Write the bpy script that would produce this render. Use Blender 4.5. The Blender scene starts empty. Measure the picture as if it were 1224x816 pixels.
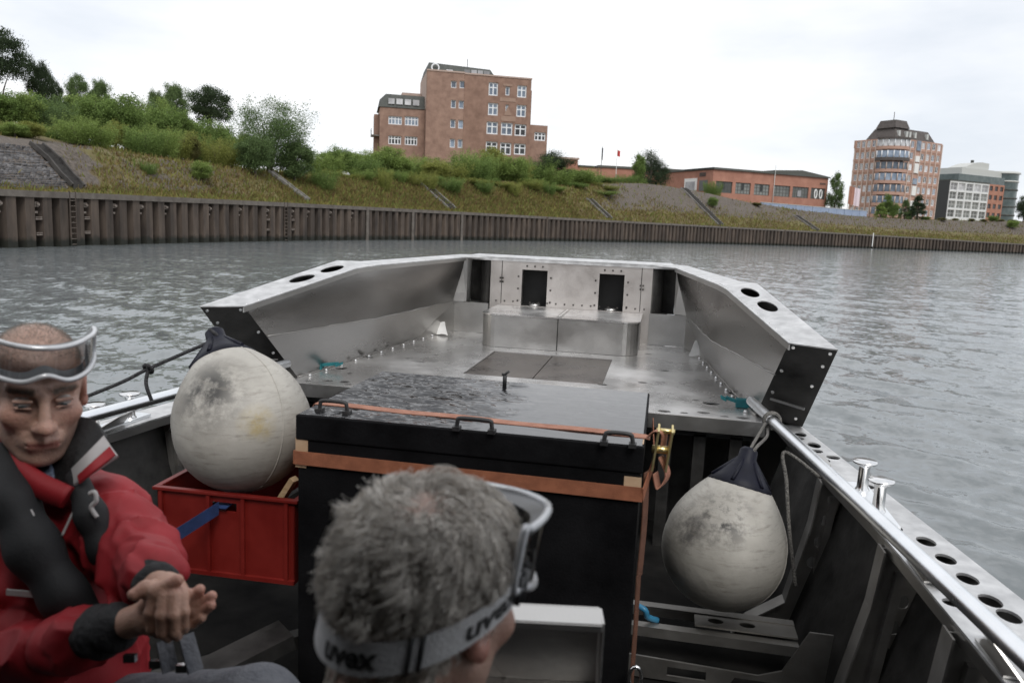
import bpy, bmesh, math, random
import numpy as np
from mathutils import Vector, Matrix
from mathutils.geometry import delaunay_2d_cdt, tessellate_polygon
R_ = math.radians
scene = bpy.context.scene
COL = scene.collection

# ---------------------------------------------------------------- camera
F, CX, CY = 930.0, 612.0, 408.0            # focal length and centre in photo pixels (1224 wide)
EYE = np.array([0.0, 0.0, 2.1])
def _basis(slope=.043, y0=240.0, vpx=795.0):
    p1 = np.array([0 - CX, y0 - CY, F]); p2 = np.array([1000 - CX, y0 + 1000*slope - CY, F])
    n = np.cross(p1, p2); n /= np.linalg.norm(n)
    if n[1] > 0: n = -n
    Y = np.array([vpx - CX, y0 + vpx*slope - CY, F]); Y /= np.linalg.norm(Y)
    return np.stack([np.cross(Y, n), Y, n])
RW = _basis()
def ray(px, py): return RW @ np.array([px - CX, py - CY, F])
def at(px, py, d):                          # world point seen at a photo pixel, d metres in front of the lens
    return EYE + RW @ (np.array([(px - CX)/F, (py - CY)/F, 1.0])*d)
def onz(px, py, z): d = ray(px, py); return EYE + d*((z - EYE[2])/d[2])
def ony(px, py, y): d = ray(px, py); return EYE + d*((y - EYE[1])/d[1])
def proj(p):
    c = RW.T @ (np.array(p, float) - EYE); return CX + F*c[0]/c[2], CY + F*c[1]/c[2], c[2]
cam_data = bpy.data.cameras.new('camera')
cam = bpy.data.objects.new('camera', cam_data); COL.objects.link(cam)
right, down, fwd = RW[:, 0], RW[:, 1], RW[:, 2]
M4 = Matrix.Identity(4)
for i in range(3):
    M4[i][0], M4[i][1], M4[i][2], M4[i][3] = right[i], -down[i], -fwd[i], EYE[i]
cam.matrix_world = M4
cam_data.sensor_width = 36.0
cam_data.lens = F/1224*36
cam_data.clip_start = .05; cam_data.clip_end = 5000
cam_data.dof.use_dof = True
cam_data.dof.focus_distance = 4.6
cam_data.dof.aperture_fstop = cam_data.lens/5.4
scene.camera = cam

# ---------------------------------------------------------------- sky, sun, exposure
SUN_EL, SUN_AZ = R_(52), R_(150)            # high, veiled sun behind the right shoulder
world = bpy.data.worlds.new('World'); scene.world = world; world.use_nodes = True
nt = world.node_tree; nt.nodes.clear()
def N(nt, t, **kw):
    n = nt.nodes.new(t)
    for k, v in kw.items(): setattr(n, k, v)
    return n
wo = N(nt, 'ShaderNodeOutputWorld'); bg = N(nt, 'ShaderNodeBackground'); bg.inputs[1].default_value = 1.0
sky = N(nt, 'ShaderNodeTexSky', sky_type='NISHITA', sun_disc=False, sun_elevation=SUN_EL, sun_rotation=SUN_AZ)
sk = N(nt, 'ShaderNodeMix', data_type='RGBA', blend_type='MULTIPLY'); sk.inputs[0].default_value = 1
nt.links.new(sky.outputs[0], sk.inputs[6]); sk.inputs[7].default_value = (.1, .1, .1, 1)
tc = N(nt, 'ShaderNodeTexCoord'); mp = N(nt, 'ShaderNodeMapping'); mp.inputs['Scale'].default_value = (1, 1, 3.2)
mp.inputs['Location'].default_value = (.35, .1, .2)
nz = N(nt, 'ShaderNodeTexNoise'); nz.inputs['Scale'].default_value = 2.1; nz.inputs['Detail'].default_value = 6; nz.inputs['Roughness'].default_value = .52
rp = N(nt, 'ShaderNodeValToRGB'); rp.color_ramp.elements[0].position = .34; rp.color_ramp.elements[1].position = .58
rp.color_ramp.elements[0].color = (.74, .78, .84, 1); rp.color_ramp.elements[1].color = (1.02, 1.02, 1.03, 1)
mx = N(nt, 'ShaderNodeMix', data_type='RGBA'); mx.inputs[0].default_value = .9
nt.links.new(tc.outputs['Generated'], mp.inputs[0]); nt.links.new(mp.outputs[0], nz.inputs[0]); nt.links.new(nz.outputs[0], rp.inputs[0])
nt.links.new(sk.outputs[2], mx.inputs[6]); nt.links.new(rp.outputs[0], mx.inputs[7]); nt.links.new(mx.outputs[2], bg.inputs[0]); nt.links.new(bg.outputs[0], wo.inputs[0])
sun_data = bpy.data.lights.new('sun', 'SUN'); sun_data.energy = 1.5; sun_data.angle = R_(25); sun_data.color = (1, .97, .92)
sun = bpy.data.objects.new('sun', sun_data); COL.objects.link(sun)
sv = Vector((math.sin(SUN_AZ)*math.cos(SUN_EL), math.cos(SUN_AZ)*math.cos(SUN_EL), math.sin(SUN_EL)))
sun.rotation_euler = sv.to_track_quat('Z', 'Y').to_euler()
scene.view_settings.view_transform = 'Standard'; scene.view_settings.look = 'None'
scene.view_settings.gamma = 1; scene.view_settings.exposure = 0.22; scene.view_settings.use_curve_mapping = False
scene.render.engine = 'CYCLES'
scene.cycles.max_bounces = 8; scene.cycles.transparent_max_bounces = 12

# ---------------------------------------------------------------- object helpers
def tag(o, label=None, cat=None, group=None, kind=None):
    for k, v in (('label', label), ('category', cat), ('group', group), ('kind', kind)):
        if v: o[k] = v
    return o
def empty(name, loc=(0, 0, 0), label=None, cat=None, group=None):
    o = bpy.data.objects.new(name, None); o.empty_display_size = .1; COL.objects.link(o); o.location = Vector([float(x) for x in loc])
    return tag(o, label, cat, group)
def wloc(o):
    v = np.zeros(3)
    while o is not None: v = v + np.array(o.location); o = o.parent
    return v
def fast_mesh(name, V, Fc, smooth=False):
    """V (n,3), Fc (m,k) same-size faces or list of arrays"""
    me = bpy.data.meshes.new(name)
    V = np.asarray(V, dtype=np.float32); groups = Fc if isinstance(Fc, list) else [Fc]
    groups = [np.asarray(g, dtype=np.int32) for g in groups if len(g)]
    me.vertices.add(len(V)); me.vertices.foreach_set('co', V.ravel())
    loops = np.concatenate([g.ravel() for g in groups]); tot = np.concatenate([np.full(len(g), g.shape[1], np.int32) for g in groups])
    start = np.concatenate([[0], np.cumsum(tot)[:-1]]).astype(np.int32)
    me.loops.add(len(loops)); me.loops.foreach_set('vertex_index', loops)
    me.polygons.add(len(tot)); me.polygons.foreach_set('loop_start', start); me.polygons.foreach_set('loop_total', tot)
    if smooth: me.polygons.foreach_set('use_smooth', np.ones(len(tot), bool))
    me.update(calc_edges=True); me.validate()
    return me
def link(name, me, m, parent=None, loc=None):
    o = bpy.data.objects.new(name, me); COL.objects.link(o)
    if m is not None and len(me.materials) == 0: me.materials.append(m)
    if loc is not None: o.location = Vector([float(x) for x in loc])
    if parent is not None: o.parent = parent
    return o
def copy_tree(o, parent=None):
    c = o.copy(); COL.objects.link(c); c.parent = parent
    for ch in list(o.children): copy_tree(ch, c)
    return c
def unit(v): v = np.asarray(v, float); return v/np.linalg.norm(v)

class MB:
    """collects simple shapes, in world coordinates, then links them as ONE mesh object"""
    def __init__(s): s.v = []; s.f = []; s.sm = []
    def add(s, V, Fc, smooth=False):
        b = len(s.v); s.v += [tuple(map(float, p)) for p in V]
        for f in Fc: s.f.append([i + b for i in f]); s.sm.append(smooth)
        return s
    def hexa(s, P):  # 8 corners: bottom loop 0-3, top loop 4-7
        return s.add(P, [(3, 2, 1, 0), (4, 5, 6, 7), (0, 1, 5, 4), (1, 2, 6, 5), (2, 3, 7, 6), (3, 0, 4, 7)])
    def box(s, a, b):
        (x0, y0, z0), (x1, y1, z1) = a, b
        return s.hexa([(x0, y0, z0), (x1, y0, z0), (x1, y1, z0), (x0, y1, z0), (x0, y0, z1), (x1, y0, z1), (x1, y1, z1), (x0, y1, z1)])
    def obox(s, o, ax, ay, az):  # corner + three edge vectors
        o, ax, ay, az = (np.asarray(q, float) for q in (o, ax, ay, az))
        return s.hexa([o, o+ax, o+ax+ay, o+ay, o+az, o+ax+az, o+ax+ay+az, o+ay+az])
    def bar(s, p, q, w, h, up=(0, 0, 1)):  # rectangular bar along pq
        p, q = np.asarray(p, float), np.asarray(q, float); t = unit(q - p); side = unit(np.cross(t, up)); u2 = np.cross(side, t)
        return s.obox(p - side*w/2 - u2*h/2, side*w, q - p, u2*h)
    def prism(s, poly, ext):  # planar polygon extruded by vector ext
        poly = [np.asarray(p, float) for p in poly]; n = len(poly); ext = np.asarray(ext, float)
        nrm = sum(np.cross(poly[i] - poly[0], poly[(i+1) % n] - poly[0]) for i in range(1, n-1))
        if np.dot(nrm, ext) > 0: poly = poly[::-1]
        V = poly + [p + ext for p in poly]
        return s.add(V, [list(range(n)), list(range(2*n-1, n-1, -1))] + [((i+1) % n, i, n+i, n+(i+1) % n) for i in range(n)])
    def tube(s, path, r, n=10, cap=True, flat=None):
        path = [np.asarray(p, float) for p in path]; m = len(path)
        rr = [r]*m if np.isscalar(r) else list(r); V = []; up = None
        for i, p in enumerate(path):
            t = unit(path[min(i+1, m-1)] - path[max(i-1, 0)])
            if up is None: up = np.array([0, 0, 1.]) if abs(t[2]) < .9 else np.array([1., 0, 0])
            a = unit(np.cross(t, up)); b = np.cross(a, t); up = b
            fl = 1 if flat is None else flat
            for k in range(n):
                an = 2*math.pi*k/n; V.append(p + rr[i]*(a*math.cos(an) + b*math.sin(an)*fl))
        Fc = [(i*n + k, i*n + (k+1) % n, (i+1)*n + (k+1) % n, (i+1)*n + k) for i in range(m-1) for k in range(n)]
        s.add(V, Fc, True)
        if cap: s.add(V[:n], [list(range(n))[::-1]]); s.add(V[-n:], [list(range(n))])
        return s
    def lathe(s, o, axis, prof, n=32):  # prof: (distance along axis, radius)
        o = np.asarray(o, float); ax = unit(axis); a = unit(np.cross(ax, (0, 1, 0.3))); b = np.cross(ax, a); V = []
        for h, r in prof:
            for k in range(n): an = 2*math.pi*k/n; V.append(o + ax*h + r*(a*math.cos(an) + b*math.sin(an)))
        return s.add(V, [(i*n+k, i*n+(k+1) % n, (i+1)*n+(k+1) % n, (i+1)*n+k) for i in range(len(prof)-1) for k in range(n)], True)
    def cyl(s, p, q, r, n=12): return s.tube([p, q], r, n)
    def plate(s, o, u, v, outline, holes=(), th=.004):
        """flat sheet with real holes; 2D outline in the (u,v) frame at o, thickened towards -normal"""
        o, u, v = np.asarray(o, float), np.asarray(u, float), np.asarray(v, float); nrm = unit(np.cross(u, v))
        pts = []; edges = []
        for lp in [outline] + list(holes):
            b = len(pts); pts += [Vector(p) for p in lp]; edges += [(b+i, b+(i+1) % len(lp)) for i in range(len(lp))]
        cv, ce, cf, *_ = delaunay_2d_cdt(pts, edges, [], 0, 1e-6)
        def inside(p, lp):
            c = False; j = len(lp) - 1
            for i in range(len(lp)):
                xi, yi = lp[i]; xj, yj = lp[j]
                if (yi > p[1]) != (yj > p[1]) and p[0] < (xj-xi)*(p[1]-yi)/(yj-yi) + xi: c = not c
                j = i
            return c
        W = [o + u*p[0] + v*p[1] for p in cv]; keep = []
        for f in cf:
            c = (sum(cv[i][0] for i in f)/len(f), sum(cv[i][1] for i in f)/len(f))
            if inside(c, outline) and not any(inside(c, h) for h in holes): keep.append(list(f))
        n = len(W); s.add(W + [w - nrm*th for w in W], keep + [[i + n for i in f[::-1]] for f in keep])
        for lp in [outline] + list(holes):
            L = [o + u*p[0] + v*p[1] for p in lp]; k = len(L)
            s.add(L + [w - nrm*th for w in L], [(i, (i+1) % k, k + (i+1) % k, k + i) for i in range(k)])
        return s
    def build(s, name, m, parent=None, bevel=0, seg=2, recalc=True, kind=None):
        me = bpy.data.meshes.new(name); o3 = wloc(parent) if parent is not None else np.zeros(3)
        me.from_pydata([(p[0]-o3[0], p[1]-o3[1], p[2]-o3[2]) for p in s.v], [], s.f)
        me.polygons.foreach_set('use_smooth', s.sm); me.update()
        if recalc or bevel:
            bm = bmesh.new(); bm.from_mesh(me)
            bmesh.ops.remove_doubles(bm, verts=bm.verts, dist=1e-5)
            bmesh.ops.recalc_face_normals(bm, faces=bm.faces)
            if bevel:
                es = [e for e in bm.edges if len(e.link_faces) == 2 and e.calc_face_angle(0) > .6]
                bmesh.ops.bevel(bm, geom=es, offset=bevel, segments=seg, profile=.6, affect='EDGES', clamp_overlap=True)
            bm.to_mesh(me); bm.free()
        o = link(name, me, m, parent)
        if kind: o['kind'] = kind
        return o
    def thing(s, name, m, label, cat, group=None, bevel=0, origin=None, kind=None):
        o3 = np.array(origin, float) if origin is not None else np.array(s.v).mean(0)
        s.v = [tuple(np.array(p) - o3) for p in s.v]
        o = s.build(name, m, None, bevel); o.location = Vector(o3)
        return tag(o, label, cat, group, kind)
def ellipse(cx, cy, rx, ry, n=18, rot=0):
    c, s_ = math.cos(rot), math.sin(rot); out = []
    for k in range(n):
        a = 2*math.pi*k/n; x, y = rx*math.cos(a), ry*math.sin(a); out.append((cx + x*c - y*s_, cy + x*s_ + y*c))
    return out
def bez(P, n=12):  # Catmull-Rom through points
    P = [np.asarray(p, float) for p in P]; out = []
    for i in range(len(P)-1):
        a, b, c, d = P[max(i-1, 0)], P[i], P[i+1], P[min(i+2, len(P)-1)]
        for k in range(n):
            t = k/n; out.append(.5*((2*b) + (c-a)*t + (2*a-5*b+4*c-d)*t*t + (3*b-a-3*c+d)*t**3))
    return out + [P[-1]]

# ---------------------------------------------------------------- materials
def mat(name, c1, c2=None, rough=.6, metal=0., scale=8., detail=6., bump=0., bscale=None, rough2=None, stretch=(1, 1, 1), pos=(.35, .68), island=0., spec=None, trans=0., coord='Object'):
    m = bpy.data.materials.new(name); m.use_nodes = True; nt = m.node_tree; b = nt.nodes['Principled BSDF']
    b.inputs['Roughness'].default_value = rough; b.inputs['Metallic'].default_value = metal
    if spec is not None: b.inputs['Specular IOR Level'].default_value = spec
    c2 = c2 or c1
    tc = N(nt, 'ShaderNodeTexCoord'); mp = N(nt, 'ShaderNodeMapping'); mp.inputs['Scale'].default_value = stretch
    nt.links.new(tc.outputs[coord], mp.inputs[0])
    nz = N(nt, 'ShaderNodeTexNoise'); nz.inputs['Scale'].default_value = scale; nz.inputs['Detail'].default_value = detail; nz.inputs['Roughness'].default_value = .6
    nt.links.new(mp.outputs[0], nz.inputs[0])
    rp = N(nt, 'ShaderNodeValToRGB'); rp.color_ramp.elements[0].position, rp.color_ramp.elements[1].position = pos
    rp.color_ramp.elements[0].color = (*c1, 1); rp.color_ramp.elements[1].color = (*c2, 1)
    nt.links.new(nz.outputs[0], rp.inputs[0]); out = rp.outputs[0]
    if island:
        g = N(nt, 'ShaderNodeNewGeometry'); mm = N(nt, 'ShaderNodeMapRange'); mm.inputs[3].default_value = 1-island; mm.inputs[4].default_value = 1+island
        nt.links.new(g.outputs['Random Per Island'], mm.inputs[0])
        h = N(nt, 'ShaderNodeHueSaturation'); nt.links.new(mm.outputs[0], h.inputs['Value']); nt.links.new(out, h.inputs['Color']); out = h.outputs[0]
    nt.links.new(out, b.inputs['Base Color'])
    if rough2 is not None:
        mr = N(nt, 'ShaderNodeMapRange'); mr.inputs[1].default_value = .3; mr.inputs[2].default_value = .7; mr.inputs[3].default_value = rough; mr.inputs[4].default_value = rough2
        nt.links.new(nz.outputs[0], mr.inputs[0]); nt.links.new(mr.outputs[0], b.inputs['Roughness'])
    if bump:
        n2 = N(nt, 'ShaderNodeTexNoise'); n2.inputs['Scale'].default_value = bscale or scale*4; n2.inputs['Detail'].default_value = 5
        nt.links.new(mp.outputs[0], n2.inputs[0])
        bp = N(nt, 'ShaderNodeBump'); bp.inputs['Strength'].default_value = bump; bp.inputs['Distance'].default_value = .02
        nt.links.new(n2.outputs[0], bp.inputs['Height']); nt.links.new(bp.outputs[0], b.inputs['Normal'])
    if trans:
        tr = N(nt, 'ShaderNodeBsdfTranslucent'); nt.links.new(out, tr.inputs[0]); ms = N(nt, 'ShaderNodeMixShader'); ms.inputs[0].default_value = trans
        nt.links.new(b.outputs[0], ms.inputs[1]); nt.links.new(tr.outputs[0], ms.inputs[2]); nt.links.new(ms.outputs[0], nt.nodes['Material Output'].inputs[0])
    return m
M = {}
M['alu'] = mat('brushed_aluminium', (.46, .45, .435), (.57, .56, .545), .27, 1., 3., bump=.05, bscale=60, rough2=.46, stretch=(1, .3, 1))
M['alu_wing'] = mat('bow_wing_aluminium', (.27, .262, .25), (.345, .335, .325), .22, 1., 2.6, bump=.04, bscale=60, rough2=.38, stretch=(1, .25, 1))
M['alu_wet'] = mat('wet_aluminium', (.62, .61, .60), (.80, .79, .78), .15, .82, 2.4, 9, bump=.05, bscale=40, rough2=.42)
M['alu_warm'] = mat('warm_aluminium', (.60, .555, .52), (.70, .66, .63), .34, 1., 4., bump=.05, bscale=70, rough2=.5)
M['alu_dark'] = mat('dark_aluminium', (.032, .031, .030), (.095, .092, .088), .48, .7, 4., bump=.1, bscale=30, rough2=.65)  # much darker version of the aluminium
M['alu_mid'] = mat('cockpit_frame_aluminium', (.26, .25, .235), (.36, .35, .335), .42, .85, 6., bump=.06, bscale=50, rough2=.6)
M['alu_cap'] = mat('weathered_cap_aluminium', (.5, .5, .5), (.72, .72, .72), .42, .85, 14., bump=.08, bscale=90, rough2=.6)
M['floor'] = mat('dark_cockpit_floor', (.008, .008, .008), (.022, .021, .020), .75, 0., 4., rough2=.9, bump=.1, spec=.05)  # near-black base colour over the whole floor
M['steel'] = mat('galvanised_pipe', (.82, .84, .86), (.9, .92, .94), .27, 1., 9., rough2=.34, bump=.012, bscale=150)
M['chrome'] = mat('polished_steel', (.75, .75, .75), (.85, .85, .85), .12, 1., 10., rough2=.25)
M['dark_hollow'] = mat('hollow_shade_black', (.012, .012, .012), (.02, .02, .02), .7)  # near-black colour put in for the shade inside hollows and recesses
M['hatch'] = mat('brown_hatch_sheet', (.12, .102, .09), (.18, .155, .138), .22, .75, 5., bump=.03, rough2=.4)
M['black_box'] = mat('black_box_paint', (.004, .004, .0045), (.009, .009, .010), .5, 0., 6., bump=.12, bscale=120, rough2=.75, spec=.07)
M['rubber'] = mat('black_rubber', (.012, .012, .013), (.03, .03, .03), .55, 0., 20., bump=.1)
M['strap_orange'] = mat('orange_webbing', (.23, .078, .036), (.34, .12, .058), .8, 0., 20., bump=.5, bscale=500)
M['strap_dark'] = mat('dirty_brown_webbing', (.10, .04, .022), (.17, .07, .04), .8, 0., 20., bump=.5, bscale=500)
M['strap_brown'] = mat('faded_brown_webbing', (.30, .125, .078), (.42, .20, .135), .7, 0., 20., bump=.5, bscale=500)
M['tape'] = mat('beige_tape', (.38, .25, .15), (.5, .36, .24), .6, 0., 12.)
M['red_plastic'] = mat('red_crate_plastic', (.125, .006, .004), (.18, .011, .007), .42, 0., 6., rough2=.55)
M['navy_rubber'] = mat('navy_fender_neck', (.004, .0045, .010), (.009, .010, .020), .5, 0., 10., bump=.1, spec=.2)
M['rope'] = mat('grey_rope', (.09, .085, .08), (.24, .23, .21), .9, 0., 120., bump=.8, bscale=200)
M['rope_dark'] = mat('dark_rope', (.02, .02, .022), (.07, .07, .075), .9, 0., 120., bump=.8, bscale=200)
M['teal'] = mat('teal_webbing', (.0, .10, .12), (.005, .17, .19), .6, 0., 20., bump=.4, bscale=300)
M['blue_strap'] = mat('blue_webbing', (.012, .03, .10), (.02, .05, .16), .65, 0., 20., bump=.4, bscale=300)
M['paper'] = mat('white_film', (.78, .78, .77), (.86, .86, .85), .35, 0., 10., bump=.2, bscale=30)
M['wood'] = mat('raw_wood', (.42, .28, .15), (.56, .4, .24), .7, 0., 20., stretch=(1, 1, 6))
M['bolt'] = mat('dark_bolt', (.06, .055, .05), (.13, .12, .11), .4, .8, 20.)
M['bolt_bright'] = mat('bright_bolt', (.5, .5, .5), (.65, .65, .65), .35, .9, 20.)

# ================================================================ BOAT
C = -0.735
boat = empty('work_boat', (C, 4.0, 0), 'open aluminium work boat with raised bow wings and bare wet fore deck', 'boat')
def hx(side, h): return C + side*h
def hw(y):
    """outer half beam at gunwale height"""
    if y <= 3.93: return min(1.465 + .154*(3.93 - y), 2.02)
    return float(np.interp(y, [3.93, 4.75, 6.3, 6.45], [1.465, 1.30, .95, .9]))
def hin(y): return float(np.interp(y, [-2.0, 1.2, 1.735, 2.59, 3.74, 4.0], [1.60, 1.545, 1.52, 1.481, 1.365, 1.34]))
ZG, ZD, ZF = 1.17, 1.18, .45
# hull skin: outer sides, bottom, floor
hb = MB()
ys = [-3.0, -1, 0, 1, 2, 3, 3.93, 4.75, 5.5, 6.3, 6.48]
for sd in (-1, 1):
    top = [(hx(sd, hw(y)), y, ZG - .006) for y in ys]; low = [(hx(sd, hw(y)*(.86 if y < 5 else .7)), y, -.25 + max(0, y-4.5)*.28) for y in ys]
    hb.add(top + low, [(i, i+1, len(ys)+i+1, len(ys)+i) for i in range(len(ys)-1)])
    hb.add([(hx(sd, hw(y)*(.86 if y < 5 else .7)), y, -.25 + max(0, y-4.5)*.28) for y in ys] + [(C, y, -.4 + max(0, y-4.5)*.28) for y in ys], [(i, i+1, len(ys)+i+1, len(ys)+i) for i in range(len(ys)-1)])
hb.add([(hx(-1, .9), 6.48, ZG), (hx(1, .9), 6.48, ZG), (hx(1, .63), 6.48, .3), (C, 6.48, .15), (hx(-1, .63), 6.48, .3)], [(0, 1, 2, 3, 4)])
hb.add([(hx(-1, 2), -3, ZG), (hx(1, 2), -3, ZG), (hx(1, 1.7), -3, -.2), (hx(-1, 1.7), -3, -.2)], [(0, 1, 2, 3)])
hb.build('hull', M['alu'], boat)
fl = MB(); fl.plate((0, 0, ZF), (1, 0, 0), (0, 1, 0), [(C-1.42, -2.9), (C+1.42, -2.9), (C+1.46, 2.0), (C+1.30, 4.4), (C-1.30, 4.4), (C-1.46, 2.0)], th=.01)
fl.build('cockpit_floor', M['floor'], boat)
# inner side plating, set inboard
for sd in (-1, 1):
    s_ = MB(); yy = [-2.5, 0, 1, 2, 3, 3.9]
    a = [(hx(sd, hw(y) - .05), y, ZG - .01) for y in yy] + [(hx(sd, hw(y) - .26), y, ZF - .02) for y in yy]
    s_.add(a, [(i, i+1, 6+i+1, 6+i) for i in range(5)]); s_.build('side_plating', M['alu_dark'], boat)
# gunwale plates with oval holes
for sd in (-1, 1):
    g = MB(); yy = np.linspace(-2.5, 3.95, 26)
    outl = [(hx(sd, hw(y)), y) for y in yy] + [(hx(sd, hin(y)), y) for y in yy[::-1]]
    holes = []
    for y, rl, f in [(3.78, .045, .55), (3.70, .028, .3), (3.60, .05, .6), (3.50, .03, .45), (3.42, .03, .75), (3.36, .03, .35), (3.05, .028, .72), (2.62, .028, .3), (2.53, .04, .62), (2.40, .04, .62), (2.27, .04, .62),
                     (2.14, .04, .6), (2.06, .04, .62), (1.90, .07, .66), (1.75, .075, .66), (1.55, .075, .66), (2.3, .026, .16), (2.1, .026, .16), (1.7, .03, .18), (1.3, .08, .6), (1.05, .08, .6)]:
        w = hw(y) - hin(y); hc = hin(y) + w*f
        holes.append(ellipse(hx(sd, hc), y, min(.028 if rl < .06 else .05, w*.24), rl, 16))
    g.plate((0, 0, ZG), (1, 0, 0), (0, 1, 0), outl, holes, .008); g.build('gunwale', M['alu_cap'], boat)
    # turned down inner flange
    f2 = MB(); f2.add([(hx(sd, hin(y)), y, ZG-.009) for y in yy] + [(hx(sd, hin(y)+.003), y, ZG - .045) for y in yy], [(i, i+1, 26+i+1, 26+i) for i in range(25)])
    f2.build('gunwale_flange', M['alu'], boat)
# rib frames with lightening holes, floor knees
for y in (3.18, 2.51, 1.99, 1.35, .6, -.3):
    for sd in (-1, 1):
        r = MB(); o = (C, y, 0); ho = hw(y) - .03
        prof = [(sd*(ho-.01), ZG-.02), (sd*(hin(y)-.01), ZG-.03), (sd*(hin(y)-.03), .95), (sd*(hin(y)-.10), .62), (sd*(hin(y)-.24), .52), (sd*(hin(y)-.30), ZF+.005), (sd*(ho-.22), ZF+.005)]
        hs = [ellipse(sd*(ho - .06 - (ZG-z)*.2), z, .02, .024, 12) for z in (1.06, .97, .88, .79)]
        hs = [h for h in hs if all(abs(p[0]) > hin(y)-.12 for p in h)]
        r.plate(o, (1, 0, 0), (0, 0, 1), prof, hs, .006)
        fg = MB()
        pts = [np.array((C + p[0], y, p[1])) for p in prof[1:6]]
        for p, q in zip(pts[:-1], pts[1:]):
            fg.bar(p, q, .075, .006, up=(-sd, 0, .15))
        r.build('rib_frame', M['alu_mid'], boat); fg.build('rib_flange', M['alu_mid'], boat)
        b_ = MB()
        b_.obox((hx(sd, hin(y)-.02), y-.028, .62), (sd*.028, 0, .0), (0, .056, 0), (sd*.055, 0, .45)); b_.build('rib_web', M['alu_mid'], boat)
# handrail pipes on scalloped brackets
def railpt(sd, y): return np.array((hx(sd, 1.197 + .128*(3.79 - y)), y, 1.307))
for sd in (-1, 1):
    t = MB(); t.tube([railpt(sd, y) for y in np.linspace(3.80, -1.5, 14)], .0225, 16)
    e = railpt(sd, 3.80); t.build('handrail', M['steel'], boat)
    for y in (3.35, 2.78, 2.28, 1.82, 1.30, .6):
        b_ = MB(); p = railpt(sd, y); q = np.array((hx(sd, hin(y)+.035), y, ZG+.004))
        b_.prism([q + (0, -.11, 0), q + (0, -.04, 0) + (p-q)*.55, p + (0, -.02, -.02), p + (0, .02, -.02), q + (0, .04, 0) + (p-q)*.55, q + (0, .11, 0)], (sd*.006, 0, 0))
        b_.obox(q + (-.03, -.08, -.002), (.06, 0, 0), (0, .16, 0), (0, 0, .006))
        b_.build('rail_bracket', M['alu'], boat)
# double bitts on the gunwale
for sd in (-1, 1):
    bt = MB(); bt.obox((hx(sd, hin(2.85)+.06)-.035, 2.60, ZG+.001), (.07, 0, 0), (0, .45, 0), (0, 0, .012))
    bo = bt.build('mooring_bitts', M['steel'], boat)
    for y in (2.74, 2.96):
        po = MB(); c0 = np.array((hx(sd, hin(2.85)+.06), y, ZG+.013)); po.lathe(c0, (0, 0, 1), [(0, .026), (.012, .020), (.085, .019), (.098, .026), (.101, .041), (.106, .044), (.112, .041), (.114, .0)], 20)
        po.build('bitt_post', M['chrome'], bo)
# ---- unseen wheelhouse added to shade the people: roof, sides and back wall
M['unseen_cabin'] = mat('unseen_cabin_grey', (.10, .10, .10), (.13, .13, .13), .7)
cw = MB(); cw.box((C-1.75, -2.2, 2.52), (C+1.75, .50, 2.56)); cw.build('unseen_wheelhouse_roof', M['unseen_cabin'], boat)
for sd in (-1, 1):
    cw = MB(); cw.box((hx(sd, 1.70)-.015, -2.2, ZG+.02), (hx(sd, 1.70)+.015, .42, 2.518)); cw.build('unseen_wheelhouse_side', M['unseen_cabin'], boat)
cw = MB(); cw.box((C-1.68, -2.2, ZF), (C+1.68, -2.17, 2.518)); cw.build('unseen_wheelhouse_back', M['unseen_cabin'], boat)
# ---- fore deck
dk = MB(); dholes = []
for i, x in enumerate((-1.90, -1.80, -1.66, -1.52, -1.40, .06, .16, .26, .36, .45)): dholes.append(ellipse(x, 3.975 + (.045 if i % 3 == 1 else 0), .034 if i % 2 else .022, .024 if i % 2 else .016, 14))
for p, rx, ry in [((412, 456), .03, .02), ((428, 463), .02, .012), ((408, 440), .04, .022), ((418, 446), .018, .012), ((442, 427), .028, .016), ((500, 432), .045, .012), ((520, 424), .022, .012), ((487, 428), .02, .012),
                  ((850, 482), .05, .022), ((832, 478), .02, .012), ((880, 470), .05, .024), ((868, 455), .02, .012), ((866, 447), .022, .012), ((877, 450), .022, .014), ((854, 449), .018, .012), ((869, 457), .016, .01),
                  ((720, 459.5), .032, .014), ((768, 457), .03, .014), ((795, 443), .03, .012), ((775, 423), .028, .012), ((583, 399), .02, .01), ((552, 412), .02, .01), ((538, 402), .014, .01)]:
    q = onz(*p, ZD); dholes.append(ellipse(q[0], q[1], rx*.95, ry*1.6, 12))
hat = [(-1.15, 4.53), (-.30, 4.53), (-.30, 5.44), (-1.15, 5.44)]
dk.plate((0, 0, ZD), (1, 0, 0), (0, 1, 0), [(hx(-1, 1.30), 3.92), (hx(1, 1.30), 3.92), (hx(1, 1.27), 4.2), (hx(1, 1.035), 6.30), (hx(-1, 1.035), 6.30), (hx(-1, 1.27), 4.2)], dholes + [hat], .008)
dk.build('fore_deck', M['alu_wet'], boat)
lp = MB(); lp.box((hx(-1, 1.29), 3.915, ZD-.075), (hx(1, 1.29), 3.925, ZD-.002)); lp.box((hx(-1, 1.29), 3.926, ZD-.079), (hx(1, 1.29), 3.99, ZD-.073)); lp.build('deck_lip', M['alu'], boat)
for sd, nm in ((-1, 0), (1, 1)):
    h_ = MB(); x0, x1 = ((-1.146, -.728) if sd < 0 else (-.722, -.304)); h_.box((x0, 4.534, ZD-.02), (x1, 5.436, ZD-.007)); h_.build('deck_hatch', M['hatch'], boat)
ub = MB(); ub.box((hx(-1, 1.25), 3.99, ZD-.12), (hx(1, 1.25), 6.2, ZD-.11)); ub.build('deck_hollow_dark', M['dark_hollow'], boat)
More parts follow.
